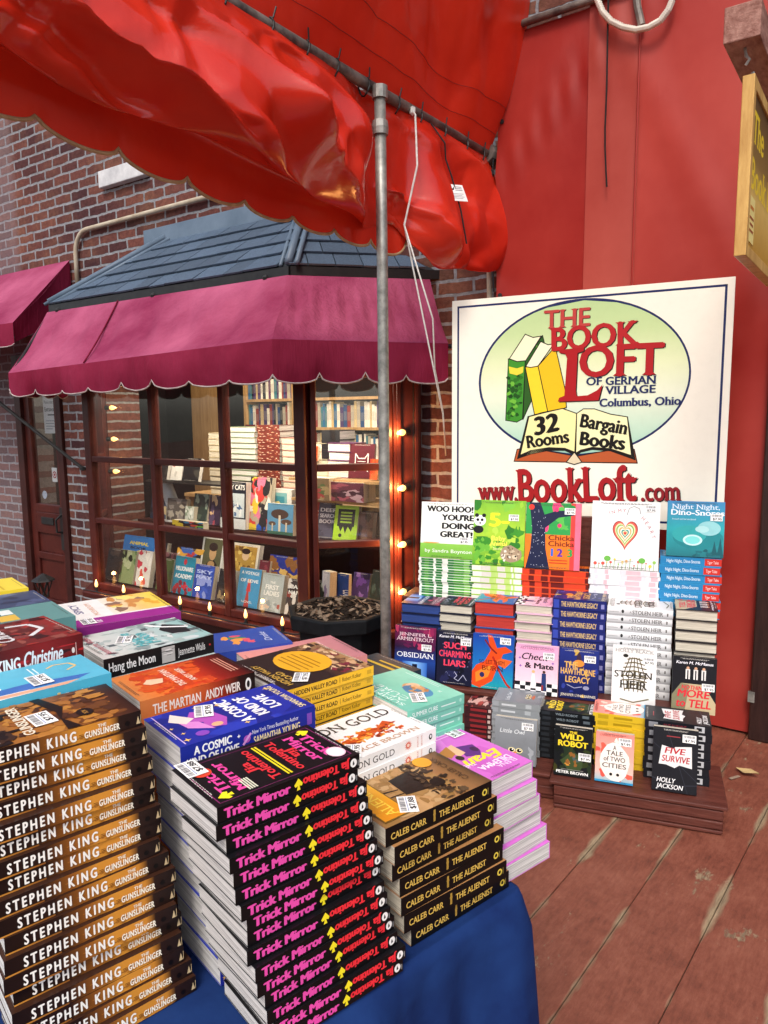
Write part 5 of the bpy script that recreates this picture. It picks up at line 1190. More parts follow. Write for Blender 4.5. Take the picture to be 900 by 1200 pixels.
low = [
 ('darkp', 'dark red paperback', 'stack of dark red paperbacks on the low shelf', 545, 577, 829, .15, 8, '#3a1f22', lambda a: a.blobs(3, 24, ['#7a2a2e', '#c9a49a', '#2a1416', '#a04a44'], (.06, .18)), lambda a: (a.rect(.2, .2, .8, .7, '#8a2a2e'), a.rect(.85, .2, .95, .8, '#c9b0a8')), None, None, None),
 ('owlst', 'grey book with pale spine blocks', 'stack of grey owl books', 577, 633, 823, .15, 8, '#8a8e90', owl, owl_sp, (580, 628, 840, 893), 'grey book with two round owl eyes, at the left of the low row', (.78, .84, 0)),
 ('wildr', 'black book with faint grey spine', 'stack of black books on the low shelf', 632, 697, 835, .16, 9, '#181b1e', wild, wild_sp, (649, 692, 851, 914), 'black book with bold yellow title', (.82, .42, 0)),
 ('talec', 'yellow spined paperback', 'stack of yellow spined paperbacks', 695, 757, 838, .165, 8, '#d9b52a', tale, tale_sp, (697, 741, 858, 918), 'pale red and cream classic with black hand lettering', (.76, .84, 0)),
 ('fives', 'black thriller with silver spine boxes', 'stack of black thrillers on the low shelf', 756, 834, 847, .12, 7, '#1b1c22', five, five_sp, (763, 815, 853, 928), 'black book with red title on a torn white scrap, front corner of the low shelf', (.80, .86, 0))]
for key, desc, grp, x0, x1, yt, off, n_, base, cov, spn, dsp, lab, stk in low:
    s_ = sp(key, desc, grp, .2, .135, .02, base, cov, spn, page='white', name='paperback_book')
    shelf_stack(s_, n_, x0, x1, yt, off, ZA, spine=True, seed=len(grp))
    if dsp:
        d_ = sp(key + '_d', desc, grp, .2, .14, .024, base, cov, spn, page='cream', stick=stk)
        shelf_disp(d_, dsp[0], dsp[1], dsp[2], dsp[3], .055 if key != 'owlst' else .085, ZA, RAD(9), lab)
# ------------------------------------------------------------------ the book table (its own axes: s away along the spines, t across to the left)
TA = RAD(15); E1 = Vector((math.sin(TA), math.cos(TA), 0)); E2 = Vector((-math.cos(TA), math.sin(TA), 0)); TO = Vector((CAM.x, CAM.y, 0)); TZ = .655
BANG = math.atan2(E1.y, E1.x)
def TP(s, t, z=0): return TO + E1 * s + E2 * t + Vector((0, 0, z))
tb = empty('folding_table', TP(.1, 1.2), 'folding table hidden under the blue cloth and the paperbacks', 'table'); tb.rotation_euler = (0, 0, BANG)
mb = MB(); mb.box((-.9, -.50, TZ - .035), (.735, .60, TZ - .006)); mb.build('table_top', plain('grey_plastic', (.3, .3, .3)), tb)
for x_ in (-.8, .65):
    for y_ in (-.43, .53): m2 = MB(); m2.tube([(x_, y_, .002), (x_, y_, TZ - .035)], .014, 8); m2.build('leg', BLACKM, tb)
cl = empty('tablecloth', TP(0, 1.2), 'royal blue cloth draped over the book table', 'tablecloth'); cl.rotation_euler = (0, 0, BANG)
rim = []; x0, x1, y0, y1 = -.92, .852, -.515, .62
def edge(a, b, n, nr): return [(a[0] + (b[0] - a[0]) * i / n, a[1] + (b[1] - a[1]) * i / n, nr) for i in range(n)]
c_ = .016
def arc(cx, cy, a0, n=6): return [(cx + c_ * math.cos(a0 + math.pi / 2 * i / n), cy + c_ * math.sin(a0 + math.pi / 2 * i / n), (math.cos(a0 + math.pi / 2 * i / n), math.sin(a0 + math.pi / 2 * i / n))) for i in range(n)]
rim = edge((x0 + c_, y0), (x1 - c_, y0), 220, (0, -1)) + arc(x1 - c_, y0 + c_, -math.pi / 2) + edge((x1, y0 + c_), (x1, y1 - c_), 120, (1, 0)) + arc(x1 - c_, y1 - c_, 0) + edge((x1 - c_, y1), (x0 + c_, y1), 60, (0, 1)) + arc(x0 + c_, y1 - c_, math.pi / 2) + edge((x0, y1 - c_), (x0, y0 + c_), 40, (-1, 0)) + arc(x0 + c_, y0 + c_, math.pi)
tri_ = lambda q_: 1 - 2 * abs((q_ / (2 * math.pi)) % 1 * 2 - 1)
per = 0; rows = [[] for _ in range(15)]
pv = rim[0]
corners = [(x1, y0), (x1, y1), (x0, y1), (x0, y0)]
for (x_, y_, nr) in rim:
    per += math.hypot(x_ - pv[0], y_ - pv[1]); pv = (x_, y_)
    cn = max(math.exp(-(math.hypot(x_ - q[0], y_ - q[1]) / .13) ** 2) for q in corners)
    for j in range(15):
        v = j / 14
        if j < 3: o_ = (.0, .006, .012)[j]; z_ = TZ - (0, .003, .016)[j]
        else:
            z_ = TZ - .016 - (v - 2 / 14) * .66
            o_ = .012 + v * .03 + (1 - .6 * cn) * v ** .4 * (.034 * math.sin(per * 17 + 2.6 + .6 * v) + .016 * math.sin(per * 39 + 2 + v) + .006 * math.sin(per * 43 - 2 * v)) + v ** .5 * (.013 * tri_(per * 46 + 1.5 * v) + .006 * tri_(per * 90 - 3 * v)) + cn * v * .022
        rows[j].append(Vector((x_ + nr[0] * o_, y_ + nr[1] * o_, max(z_, .012))))
for r_ in rows: r_.append(r_[0])
mb = MB(); mb.grid(rows[::-1])
g = []
for i in range(25):
    g.append([Vector((x0 + c_ * .3 + (x1 - x0 - c_ * .6) * i / 24, y0 + c_ * .3 + (y1 - y0 - c_ * .6) * k / 16, TZ + .0004)) for k in range(17)])
mb.grid(g[::-1]); mb.add([p + Vector((0, 0, -.0002)) for p in rows[0][:-1]], [tuple(range(len(rim)))])
mb.build('cloth', BLUEC, cl, smooth=True)

WHT = '#f2f0ec'
def tstack(s, n, top, bot, ztop, rot=0, full=1, seed=1, jit=(.004, 1.3), zb=TZ + .002):
    """top and bot: plan position (s, t) of the far spine corner of the top and the bottom book"""
    s['T'] = (ztop - zb) / n - .0004; a = BANG + RAD(rot); ex = Vector((math.cos(a), math.sin(a), 0))
    P = [TP(*q) - ex * s['L'] / 2 for q in (top, bot)]
    stack(s, n, Vector((P[0].x, P[0].y)), Vector((P[1].x, P[1].y)), zb, a, jit, full, seed)
def guns(a):
    a.grad([(0, '#2a1712'), (.3, '#6a3a1c'), (.6, '#b87a34'), (.85, '#5a3424'), (1, '#231513')], vert=True); a.blobs(3, 110, ['#8a5224', '#b47a34', '#4a2a1a', '#a0662c', '#6a3e1e'], (.02, .09), y=(.12, .72)); a.blobs(4, 40, ['#1a100e', '#2a1a14', '#3a2418'], (.03, .09), y=(.72, 1))
    a.poly([(0, .36), (.3, .42), (.6, .36), (1, .44), (1, .50), (.5, .42), (0, .44)], '#1c110d'); a.ell(.32, .28, .10, .05, '#1a1210'); a.txt('NOW', .32, .265, .03, '#c9903e', fit=.1)
    a.txt('KING', .5, .80, .12, '#f0ece4', fit=.85, bold=.06); a.txt('STEPHEN', .5, .93, .06, '#f0ece4', fit=.8, bold=.05); a.txt('GUNSLINGER', .5, .60, .06, '#e9dcc4', fit=.8, bold=.05)
def guns_sp(a):
    a.grad([(0, '#1d110e'), (.30, '#2a1812'), (.46, '#8a521f'), (.62, '#d08c34'), (.8, '#c68230'), (.86, '#2a1914'), (1, '#1d1312')]); a.blobs(5, 60, ['#8a5222', '#d0943c', '#a86a28', '#4a2a14', '#6a3e1a'], (.008, .03), (.3, .84), (0, .5)); a.grad([(0, '#c9883a'), (1, '#8a5526')], .0, 0, .3, .10)
    a.txt('STEPHEN KING', .35, .19, .60, '#f2eee6', fit=.50, bold=.07, space=1.45); a.txt('THE', .755, .66, .2, '#efe6d2', fit=.05, bold=.05); a.txt('GUNSLINGER', .755, .20, .38, '#f4ecd9', fit=.21, bold=.07, serif=True, space=1.15)
    a.ell(.91, .4, .016, .16, '#0d0808'); a.poly([(.965, .2), (.99, .2), (.978, .7)], '#c9b28a'); a.rect(.993, .2, .996, .75, '#c9b28a')
SP = {}
SP['guns'] = sp('guns', 'brown and gold western paperback with white spine lettering', 'stack of brown and gold paperbacks at the near end of the table', .202, .125, .02, '#3a2218', guns, guns_sp, spc='#2a1812', page='white', stick=(.42, .52, 4, '$7.95'))
def trick(a):
    a.rect(0, 0, 1, 1, '#131215')
    for k_ in (0, 1):
        pass
    for x0, y0, x1, y1 in ((.06, .035, .94, .041), (.06, .959, .94, .965), (.06, .041, .066, .959), (.934, .041, .94, .959)): a.rect(x0, y0, x1, y1, '#8a2f6a'); a.k -= 1
    a.k += 1
    def half(fl):
        T_ = lambda x_, y_: (1 - x_, 1 - y_) if fl else (x_, y_); R_ = 180 if fl else 0
        a.txt('Trick', *T_(.5, .83), .075, '#e2489a', fit=.56, bold=.05, serif=True, rot=R_); a.txt('Mirror', *T_(.5, .735), .075, '#e2489a', fit=.66, bold=.05, serif=True, rot=R_)
        x_, y_ = T_(.16, .90); sgn = -1 if fl else 1
        a.poly([(x_ + sgn * dx, y_ + sgn * dy) for dx, dy in ((0, .045), (.075, -.005), (.06, -.03), (.015, -.02), (.03, -.05), (-.03, -.05), (-.015, -.02), (-.06, -.03), (-.075, -.005))], '#f2df2a')
    half(0); half(1)
    a.txt('Jia', .5, .60, .065, '#d8323a', fit=.24, bold=.05, serif=True); a.txt('Tolentino', .5, .525, .065, '#d8323a', fit=.74, bold=.05, serif=True); a.txt('Jia', .5, .335, .065, '#d8323a', fit=.24, bold=.05, serif=True, rot=180); a.txt('Tolentino', .5, .405, .065, '#d8323a', fit=.74, bold=.05, serif=True, rot=180)
    for i in range(2): a.rect(.12, .455 + i * .022, .88, .468 + i * .022, '#e6d42a')
    a.ell(.20, .10, .12, .062, '#e9c4cc'); a.ell(.20, .10, .105, .054, '#f0dfe2'); a.dot(.72, .88, .012, '#d8442e')
    for i in range(4): a.rect(.1, .75 - i * .016, .34, .76 - i * .016, '#d9d9c0')
def trick_sp(a):
    a.rect(0, 0, 1, 1, '#0d0c0e'); a.txt('Trick Mirror', .26, .18, .60, '#e64fa8', fit=.43, bold=.10, serif=True)
    a.poly([(.535, .92), (.565, .52), (.558, .36), (.541, .42), (.548, .12), (.522, .12), (.529, .42), (.512, .36), (.505, .52)], '#f2e02c')
    a.txt('Jia Tolentino', .745, .80, .56, '#e8303a', fit=.35, bold=.09, serif=True, rot=180); a.ell(.952, .5, .026, .31, '#eceae6'); a.poly([(.945, .32), (.96, .4), (.95, .68), (.945, .5)], '#1a1a1c'); a.rect(.985, .2, .992, .6, '#8a8a8a')
SP['trick'] = sp('trick', 'black paperback with magenta and red spine lettering', 'stack of black paperbacks with magenta titles', .203, .120, .019, '#131215', trick, trick_sp, page='grey', stick=(.86, .91, 0, '$7.88'))
def cosm(a):
    a.rect(0, 0, 1, 1, '#22309a'); a.blobs(2, 14, ['#2a3cb0', '#1c2884'], (.08, .2))
    for t, y_, f_ in (('A COSMIC', .43, .78), ('KIND OF', .30, .66), ('LOVE', .17, .46)): a.txt(t, .52, y_, .085, '#f3f0ee', fit=f_, bold=.07)
    a.txt('SAMANTHA YOUNG', .5, .045, .05, '#ecd9a0', fit=.86, bold=.03)
    a.poly([(.2, .62), (.4, .56), (.7, .6), (.82, .72), (.6, .8), (.45, .72), (.28, .74)], '#b455b4'); a.poly([(.2, .70), (.5, .74), (.66, .86), (.4, .84)], '#d98ad0'); a.poly([(.62, .74), (.9, .84), (.7, .9), (.52, .82)], '#f0ddd2'); a.ell(.3, .66, .06, .04, '#e9b088'); a.ell(.18, .8, .07, .045, '#8a4ab8')
    for x_, y_, r_ in ((.12, .92, .006), (.8, .52, .005), (.88, .1, .006), (.5, .93, .004), (.1, .5, .005), (.9, .66, .004), (.3, .9, .004)): a.star(x_, y_, r_, '#f2c66a', 4, .35)
    a.rect(.03, .95, .97, .958, '#c9b0e0')
def cosm_sp(a):
    a.rect(0, 0, 1, 1, '#1f2c90'); a.txt('A COSMIC', .22, .54, .32, '#f4f2f0', fit=.26, bold=.07); a.txt('KIND OF LOVE', .22, .12, .32, '#f4f2f0', fit=.36, bold=.07); a.dot(.46, .5, .0055, '#b458b8'); a.swash([(.43, .3), (.49, .7)], .1, '#d99ad8'); a.txt('New York Times Bestselling Author', .68, .62, .17, '#e9e4ee', fit=.36); a.txt('SAMANTHA YOUNG', .69, .2, .3, '#f0dca8', fit=.36, bold=.05)
    a.star(.03, .3, .004, '#f2b84a'); a.star(.40, .72, .003, '#f0f0f0', 4); a.rect(.93, .25, .97, .75, '#7a4ab0')
SP['cosm'] = sp('cosm', 'royal blue romance paperback with white spine title', 'stack of royal blue paperbacks', .212, .120, .03, '#2433a0', cosm, cosm_sp, page='grey', stick=(.72, .64, -25, '$7.95'))
def mart(a):
    a.grad([(0, '#1c0c0a'), (.25, '#8a1f14'), (.5, '#d8401c'), (.75, '#e8742c'), (1, '#d98a4a')], vert=True); a.blobs(6, 90, ['#c8441f', '#d9602a', '#d9541f', '#cf5a26'], (.03, .1), y=(.32, .85)); a.txt('THE MARTIAN', .5, .56, .06, '#f0d8c4', fit=.7, bold=.04); a.txt('ANDY WEIR', .5, .45, .05, '#f0d8c4', fit=.55, bold=.03); a.poly([(.4, .7), (.55, .66), (.62, .78), (.5, .84), (.42, .8)], '#e9c8a4')
    for i in range(3): a.rect(.2, .14 - i * .03, .8, .152 - i * .03, '#d99a84')
def mart_sp(a):
    a.grad([(0, '#d98046'), (.4, '#dd6a34'), (.65, '#a83a22'), (.85, '#2a1210'), (1, '#180c0b')]); a.txt('THE MARTIAN', .30, .3, .42, '#f6ece4', fit=.40, bold=.04); a.txt('ANDY WEIR', .70, .3, .42, '#f6ece4', fit=.32, bold=.04); a.ell(.935, .5, .028, .3, '#eceae6'); a.ell(.935, .5, .014, .17, '#1a1a1c')
SP['mart'] = sp('mart', 'orange to black science fiction paperback', 'stack of orange paperbacks', .195, .128, .03, '#c8502a', mart, mart_sp, page='white')
def alien(a):
    a.grad([(0, '#5a4028'), (.3, '#a8784a'), (.6, '#c49a68'), (1, '#8a6440')], vert=True); a.blobs(3, 120, ['#b48a58', '#bf9a6a', '#a07a48', '#96703f', '#ab8452'], (.02, .08), y=(.28, .97))
    a.poly([(.3, .40), (.36, .62), (.72, .60), (.76, .38), (.6, .34)], '#231a14'); a.swash([(.4, .62), (.42, .75)], .02, '#231a14'); a.swash([(.5, .62), (.54, .74)], .02, '#231a14'); a.blobs(8, 80, ['#2a1f16', '#3a2a1c', '#4a3622', '#5a4630'], (.01, .045), (.02, .98), (.22, .44)); a.ell(.35, .33, .09, .06, '#1d1511')
    a.rect(.06, .74, .9, .97, '#7a5a20'); a.grad([(0, '#d98a1c'), (1, '#f0b22e')], .08, .75, .88, .96); a.txt('ALIENIST', .48, .81, .085, '#f4cf4a', fit=.7, serif=True); a.ell(.8, .22, .12, .075, '#e09a24'); a.txt('CALEB CARR', .5, .1, .05, '#4a3420', fit=.62, serif=True)
def alien_sp(a):
    a.rect(0, 0, 1, 1, '#0c0b0b'); a.txt('CALEB CARR', .20, .28, .34, '#d9b455', fit=.31, serif=True, bold=.03); a.txt('THE ALIENIST', .645, .28, .34, '#d9b455', fit=.34, serif=True, bold=.03)
    a.swash([(.43, .2), (.43, .85)], .14, '#a8863a'); a.swash([(.418, .6), (.442, .6)], .1, '#a8863a'); a.swash([(.42, .35), (.44, .35)], .08, '#a8863a'); a.ell(.925, .5, .026, .2, '#d9c04a'); a.ell(.925, .5, .013, .11, '#0c0b0b'); a.rect(.957, .3, .964, .68, '#8a7a3a')
SP['alien'] = sp('alien', 'thick black spined paperback with gold lettering', 'stack of black spined paperbacks with gold titles', .206, .135, .03, '#a8784a', alien, alien_sp, spc='#0c0b0b', page='cream', stick=(.2, .70, -32, '$7.88'))
def pinkc(a):
    a.rect(0, 0, 1, 1, '#cf6cc8'); a.blobs(2, 8, ['#d87cd0', '#c460bc'], (.1, .25)); a.txt('ELENA', .3, .84, .055, '#f0dff0', fit=.36); a.txt('DILEMMA', .42, .76, .075, '#f4e6f2', fit=.6, bold=.04); a.txt('Evan', .44, .60, .14, '#f0dc3a', fit=.66, bold=.06, shear=.3); a.txt('THE', .75, .66, .06, '#f4e6f2', fit=.2)
    a.poly([(.25, .42), (.5, .36), (.6, .56), (.4, .62), (.3, .55)], '#5a2a7a'); a.poly([(.5, .3), (.72, .34), (.66, .52), (.52, .5)], '#e6b890'); a.poly([(.6, .3), (.86, .36), (.8, .5), (.66, .46)], '#b47a3a'); a.ell(.34, .5, .06, .05, '#3a1f4a'); a.ell(.7, .54, .06, .045, '#3a2a20')
    for i in range(3): a.rect(.2, .14 - i * .04, .85 - .1 * i, .155 - i * .04, '#e6b0e0')
SP['pink'] = sp('pink', 'orchid pink romance paperback with white page edges outward', 'stack of orchid pink paperbacks at the table corner', .185, .118, .03, '#cf6cc8', pinkc, None, page='white', stick=(.2, .12, 90))
def iron(a):
    a.rect(0, 0, 1, 1, '#eceae8'); a.txt('IRON GOLD', .72, .34, .16, '#2a2624', fit=None, serif=True, rot=-90, cond=.9) if False else None
    a.swash([(.3, .84), (.42, .72), (.38, .6), (.5, .48), (.42, .36), (.55, .22)], .12, '#c8501f'); a.blobs(5, 90, ['#d8682a', '#a83a1a', '#e89a3a', '#7a2a18', '#c8501f', '#f0b45a'], (.012, .045), (.28, .54), (.2, .85)); a.txt('IRON GOLD', .70, .52, .13, '#3a3432', fit=1.30, rot=-90, serif=True); a.txt('PIERCE BROWN', .1, .5, .06, '#c09a7a', fit=1.1, rot=-90, serif=True)
def iron_sp(a):
    a.rect(0, 0, 1, 1, '#eeecea'); a.txt('IRON GOLD', .30, .26, .46, '#2f2b29', fit=.46, serif=True); a.star(.68, .52, .0085, '#d2553a', 14, .5); a.dot(.68, .52, .003, '#f0d0c0'); a.txt('PIERCE', .795, .5, .12, '#c06a52', fit=.09, rot=90); a.txt('BROWN', .84, .5, .12, '#c06a52', fit=.09, rot=90); a.ell(.935, .5, .02, .22, '#2a2a2a'); a.ell(.937, .52, .010, .12, '#eeecea')
SP['iron'] = sp('iron', 'white paperback with a flaming orange streak', 'stack of white paperbacks', .195, .135, .03, '#eceae8', iron, iron_sp, page='white', stick=(.18, .80, -40))
def valley(a):
    a.rect(0, 0, 1, 1, '#2a2220'); a.grad([(0, '#b48a5a'), (.5, '#6a4a3a'), (1, '#231d1c')], vert=True, y1=.45); a.blobs(4, 80, ['#c9a078', '#8a6448', '#d9b890', '#5a4030', '#7a2a3a', '#3a2a24'], (.02, .06), y=(.02, .34)); a.ell(.56, .44, .34, .26, '#e6a82a'); 
    for i, w_ in enumerate((.4, .5, .46, .5, .36)): a.rect(.56 - w_ / 2, .58 - i * .06, .56 + w_ / 2, .60 - i * .06, '#a87a1a')
    a.txt('HIDDEN VALLEY', .42, .84, .06, '#c9a24a', fit=.66, bold=.03); a.txt('ROAD', .3, .76, .06, '#c9a24a', fit=.3, bold=.03); a.txt('ROBERT KOLKER', .55, .93, .045, '#d9d0c8', fit=.6)
def valley_sp(a):
    a.rect(0, 0, 1, 1, '#eab62e'); a.txt('HIDDEN VALLEY ROAD', .34, .28, .42, '#2a1f14', fit=.46, bold=.05); a.rect(.60, .2, .604, .8, '#2a1f14'); a.txt('Robert Kolker', .74, .3, .4, '#2a1f14', fit=.22); a.rect(.92, .3, .97, .7, '#c99a2a')
SP['valley'] = sp('valley', 'yellow spined paperback with oval on dark cover', 'stack of yellow spined paperbacks on the table', .19, .185, .02, '#2a2220', valley, valley_sp, spc='#eab62e', page='white', stick=(.18, .70, -40))
def summer(a):
    a.grad([(0, '#8fd0b8'), (.5, '#7cc8b0'), (1, '#6fc0ae')], vert=True); a.ell(.36, .42, .2, .16, '#4a8ab0'); a.ell(.44, .4, .16, .13, '#c89868'); a.ell(.5, .36, .08, .1, '#e0b894'); a.blobs(3, 8, ['#b07a4a', '#d9a878', '#3f7aa0'], (.03, .07), (.3, .55), (.32, .5))
    for i in range(3): a.txt(('SUMMER', 'AFTER', 'CURE')[i], .5, .86 - i * .09, .065, '#dff0ea', fit=(.7, .55, .5)[i]); 
    a.txt('M', .2, .18, .05, '#e6f2ee'); a.rect(.3, .1, .85, .11, '#dff0ea'); a.rect(.3, .06, .75, .07, '#dff0ea')
def summer_sp(a): a.rect(0, 0, 1, 1, '#74bfa8'); a.txt('SUMMER CURE', .3, .26, .44, '#eef6f2', fit=.44); a.rect(.58, .38, .84, .5, '#cfe6dc'); a.ell(.93, .5, .022, .2, '#9fd6c4')
SP['summer'] = sp('summer', 'mint green paperback with pale spine title', 'stack of mint green paperbacks', .132, .178, .02, '#7cc8b0', summer, summer_sp, page='white', stick=(.2, .6, -30))
def sink(a):
    a.rect(0, 0, 1, 1, '#5ab4cf'); a.rect(0, .52, .30, 1, '#e9e4de'); a.poly([(.1, .2), (.2, .1), (.34, .5), (.3, 1), (.16, 1)], '#3f6fb8'); a.poly([(.0, .3), (.08, .2), (.14, 1), (.04, 1)], '#e6a88a'); a.txt('SINKER', .62, .66, .08, '#eef6f8', fit=.58, bold=.03); a.txt('HOOK, LINE', .62, .82, .07, '#eef6f8', fit=.6, bold=.03); a.swash([(.5, .2), (.6, .12), (.75, .14), (.8, .24), (.72, .3)], .03, '#e6c27a'); a.rect(.6, .4, .88, .41, '#dff0f4'); a.rect(.6, .37, .84, .38, '#dff0f4')
def sink_sp(a):
    a.rect(0, 0, 1, 1, '#4fb0cc'); a.txt('HOOK, LINE, AND SINKER', .30, .22, .5, '#f2f8fa', fit=.54, bold=.03); a.swash([(.64, .25), (.64, .78)], .1, '#e6c27a'); a.swash([(.615, .4), (.64, .22), (.665, .4)], .1, '#e6c27a'); a.txt('Tessa Bailey', .78, .3, .42, '#e9f4f8', fit=.2, shear=.3); a.ell(.94, .45, .02, .16, '#d8407a')
SP['sink'] = sp('sink', 'turquoise romance paperback with white spine lettering', 'stack of turquoise paperbacks', .202, .115, .03, '#5ab4cf', sink, sink_sp, page='white', stick=(.34, .42, 0))
def chris(a):
    a.grad([(0, '#8a2a26'), (.5, '#5a2422'), (1, '#8a4a44')], vert=True); a.blobs(3, 80, ['#a0302a', '#3a1a1a', '#7a3a36', '#8a4a40', '#5a2422'], (.02, .09)); a.star(.25, .62, .02, '#f0d83a', 9, .5); a.swash([(.3, .3), (.5, .16), (.75, .2), (.8, .36)], .05, '#d9d9d9'); a.txt('Christine', .6, .42, .12, '#d9d6d6', fit=.7, bold=.05, shear=.2); a.rect(.3, .74, .7, .84, '#9a8a88')
def chris_sp(a):
    a.grad([(0, '#2a1414'), (.4, '#5a1a1a'), (.7, '#8a1f1f'), (1, '#5a1818')]); a.blobs(4, 8, ['#b0282a', '#3a1414'], (.03, .08), y=(.2, .8)); a.txt('STEPHEN KING', .30, .26, .42, '#f0eeec', fit=.46, bold=.06, serif=True); a.txt('Christine', .70, .28, .5, '#e6e4e6', fit=.28, bold=.05, shear=.25); a.swash([(.58, .2), (.84, .26)], .07, '#e6e4e6'); a.rect(.94, .25, .945, .75, '#d9b0a8'); a.ell(.92, .5, .012, .1, '#e0d0c8')
SP['chris'] = sp('chris', 'fat dark red horror paperback with silver script spine', 'stack of dark red paperbacks behind the turquoise stack', .20, .15, .04, '#6a2a28', chris, chris_sp, page='white')
def moon(a):
    a.grad([(0, '#8fb8b4'), (.5, '#b9c8c4'), (1, '#d9d6d0')], vert=True); a.blobs(3, 90, ['#d2d6d2', '#8a9a9a', '#5a6668', '#c9d2d0', '#aab8b4', '#b9c8c4'], (.02, .08)); a.poly([(.3, .1), (.6, .06), (.8, .2), (.6, .3), (.36, .26)], '#1d2426'); a.swash([(.5, .05), (.7, .24), (.9, .34)], .05, '#f0f0ee'); a.txt('Hang the', .44, .56, .1, '#5ab0b4', fit=.6, bold=.05, shear=.2); a.txt('Moon', .4, .44, .12, '#5ab0b4', fit=.46, bold=.05, shear=.2); a.txt('Jeannette Walls', .5, .88, .06, '#c05a6a', fit=.8, shear=.2)
def moon_sp(a):
    a.rect(0, 0, 1, 1, '#1c191a'); a.txt('Hang the Moon', .24, .28, .46, '#f0eeec', fit=.40, bold=.03); a.rect(.50, .08, .62, .92, '#b8b4b0'); a.blobs(2, 6, ['#5a5654', '#e6e2de', '#2a2828'], (.02, .04), (.52, .60), (.2, .8)); a.txt('Jeannette Walls', .78, .3, .4, '#e9e7e4', fit=.26); a.rect(.95, .45, .965, .55, '#c0303a')
SP['moon'] = sp('moon', 'black spined novel with a pale grey cover', 'stack of black spined novels', .205, .16, .03, '#b9c8c4', moon, moon_sp, spc='#1c191a', page='white', stick=(.5, .66, -30))
def white(a):
    a.rect(0, 0, 1, 1, '#ece9e4'); a.rect(0, 0, .26, 1, '#9a2a8a'); a.grad([(0, '#f0d24a'), (.5, '#e6c27a'), (1, '#e9e2d4')], .3, 0, 1, .55, True); a.blobs(4, 14, ['#e0a83a', '#c98a4a', '#8a6a5a', '#f0dc7a'], (.05, .12), (.4, .95), (.05, .5)); a.txt('SPICY', .68, .78, .07, '#4a4a80', fit=.4, bold=.03); a.txt('MUSHROOM', .6, .66, .05, '#e0a078', fit=.5); a.txt('1st', .12, .7, .06, '#f4e4f0', bold=.04)
SP['white'] = sp('white', 'large white paperback with a purple spine band', 'stack of large white paperbacks with purple bands', .215, .215, .03, '#e9e6e2', white, lambda a: a.rect(0, 0, 1, 1, '#8a2a7c'), page='white', stick=(.14, .82, 0))
def generic(seed, cols, base, ttl=None):
    def f(a):
        a.rect(0, 0, 1, 1, base); a.blobs(seed, 12, cols, (.06, .2))
        if ttl: a.txt(ttl[0], .5, .7, .09, ttl[1], fit=.7, bold=.04)
    return f
SP['flower'] = sp('flower', 'cobalt blue paperback with a bright flower', 'cobalt blue paperbacks at the far end of the table', .205, .14, .03, '#3048a0', lambda a: (a.rect(0, 0, 1, 1, '#34509f'), a.blobs(4, 8, ['#d9586a', '#e69a4a', '#4a8a5a', '#e67a7a'], (.05, .11), (.25, .7), (.35, .65)), a.txt('Evvie', .5, .8, .09, '#cfd6ea', fit=.5, shear=.3), a.txt('Drake', .5, .16, .07, '#cfd6ea', fit=.5, shear=.3)), None, page='white')
SP['coral'] = sp('coral', 'coral pink paperback with a blue figure', 'coral pink paperbacks at the far end of the table', .22, .16, .03, '#d98a86', lambda a: (a.grad([(0, '#b87a80'), (1, '#e69a8e')], vert=True), a.poly([(.2, .62), (.5, .5), (.8, .6), (.7, .74), (.4, .78)], '#3f78a8'), a.poly([(.3, .56), (.6, .44), (.74, .56)], '#e9c2a0'), a.ell(.3, .72, .09, .06, '#e0a88a'), a.txt('YOU', .5, .88, .08, '#f0d8d0', fit=.4, bold=.04), a.txt('AND OTHER STORIES', .5, .2, .04, '#f0d8d0', fit=.7)), None, page='white')
SP['teald'] = sp('teald', 'dark teal novel with pale blue lettering', 'dark teal novels behind the mint green stack', .205, .14, .03, '#243a44', lambda a: (a.rect(0, 0, 1, 1, '#22363f'), a.txt('SEVEN', .5, .74, .1, '#7fb8c0', fit=.8, bold=.04), a.txt('DAYS IN', .5, .60, .08, '#7fb8c0', fit=.7, bold=.04), a.txt('LONDON', .5, .46, .1, '#7fb8c0', fit=.84, bold=.04), a.rect(.1, .2, .9, .24, '#c9a83a'), a.rect(.1, .12, .7, .15, '#c9a83a')), None, page='white')
SP['yello'] = sp('yello', 'plain yellow paperback', 'yellow paperbacks at the left end of the table', .20, .13, .03, '#e9cf3a', lambda a: (a.rect(0, 0, 1, 1, '#ead24a'), [a.rect(.1, .2 + i * .12, .9, .22 + i * .12, '#c9a82a') for i in range(6)]), None, page='white')
SP['navyp'] = sp('navyp', 'slate navy paperback with a price sticker', 'slate navy paperbacks at the left end of the table', .20, .12, .03, '#3a4a66', generic(4, ['#4a5a7a', '#2a3850', '#5a6a8a'], '#3a4a66'), None, page='white', stick=(.5, .6, 0))
SP['tealp'] = sp('tealp', 'muted teal paperback with a gold square', 'muted teal paperbacks at the left end of the table', .20, .14, .03, '#5a8a8a', lambda a: (a.rect(0, 0, 1, 1, '#5f8f8c'), a.blobs(2, 10, ['#6fa09a', '#4a7a7c', '#8ab8a8'], (.08, .2)), a.rect(.3, .4, .6, .56, '#d9b24a'), a.rect(.64, .4, .9, .5, '#dfe6e0')), None, page='white')

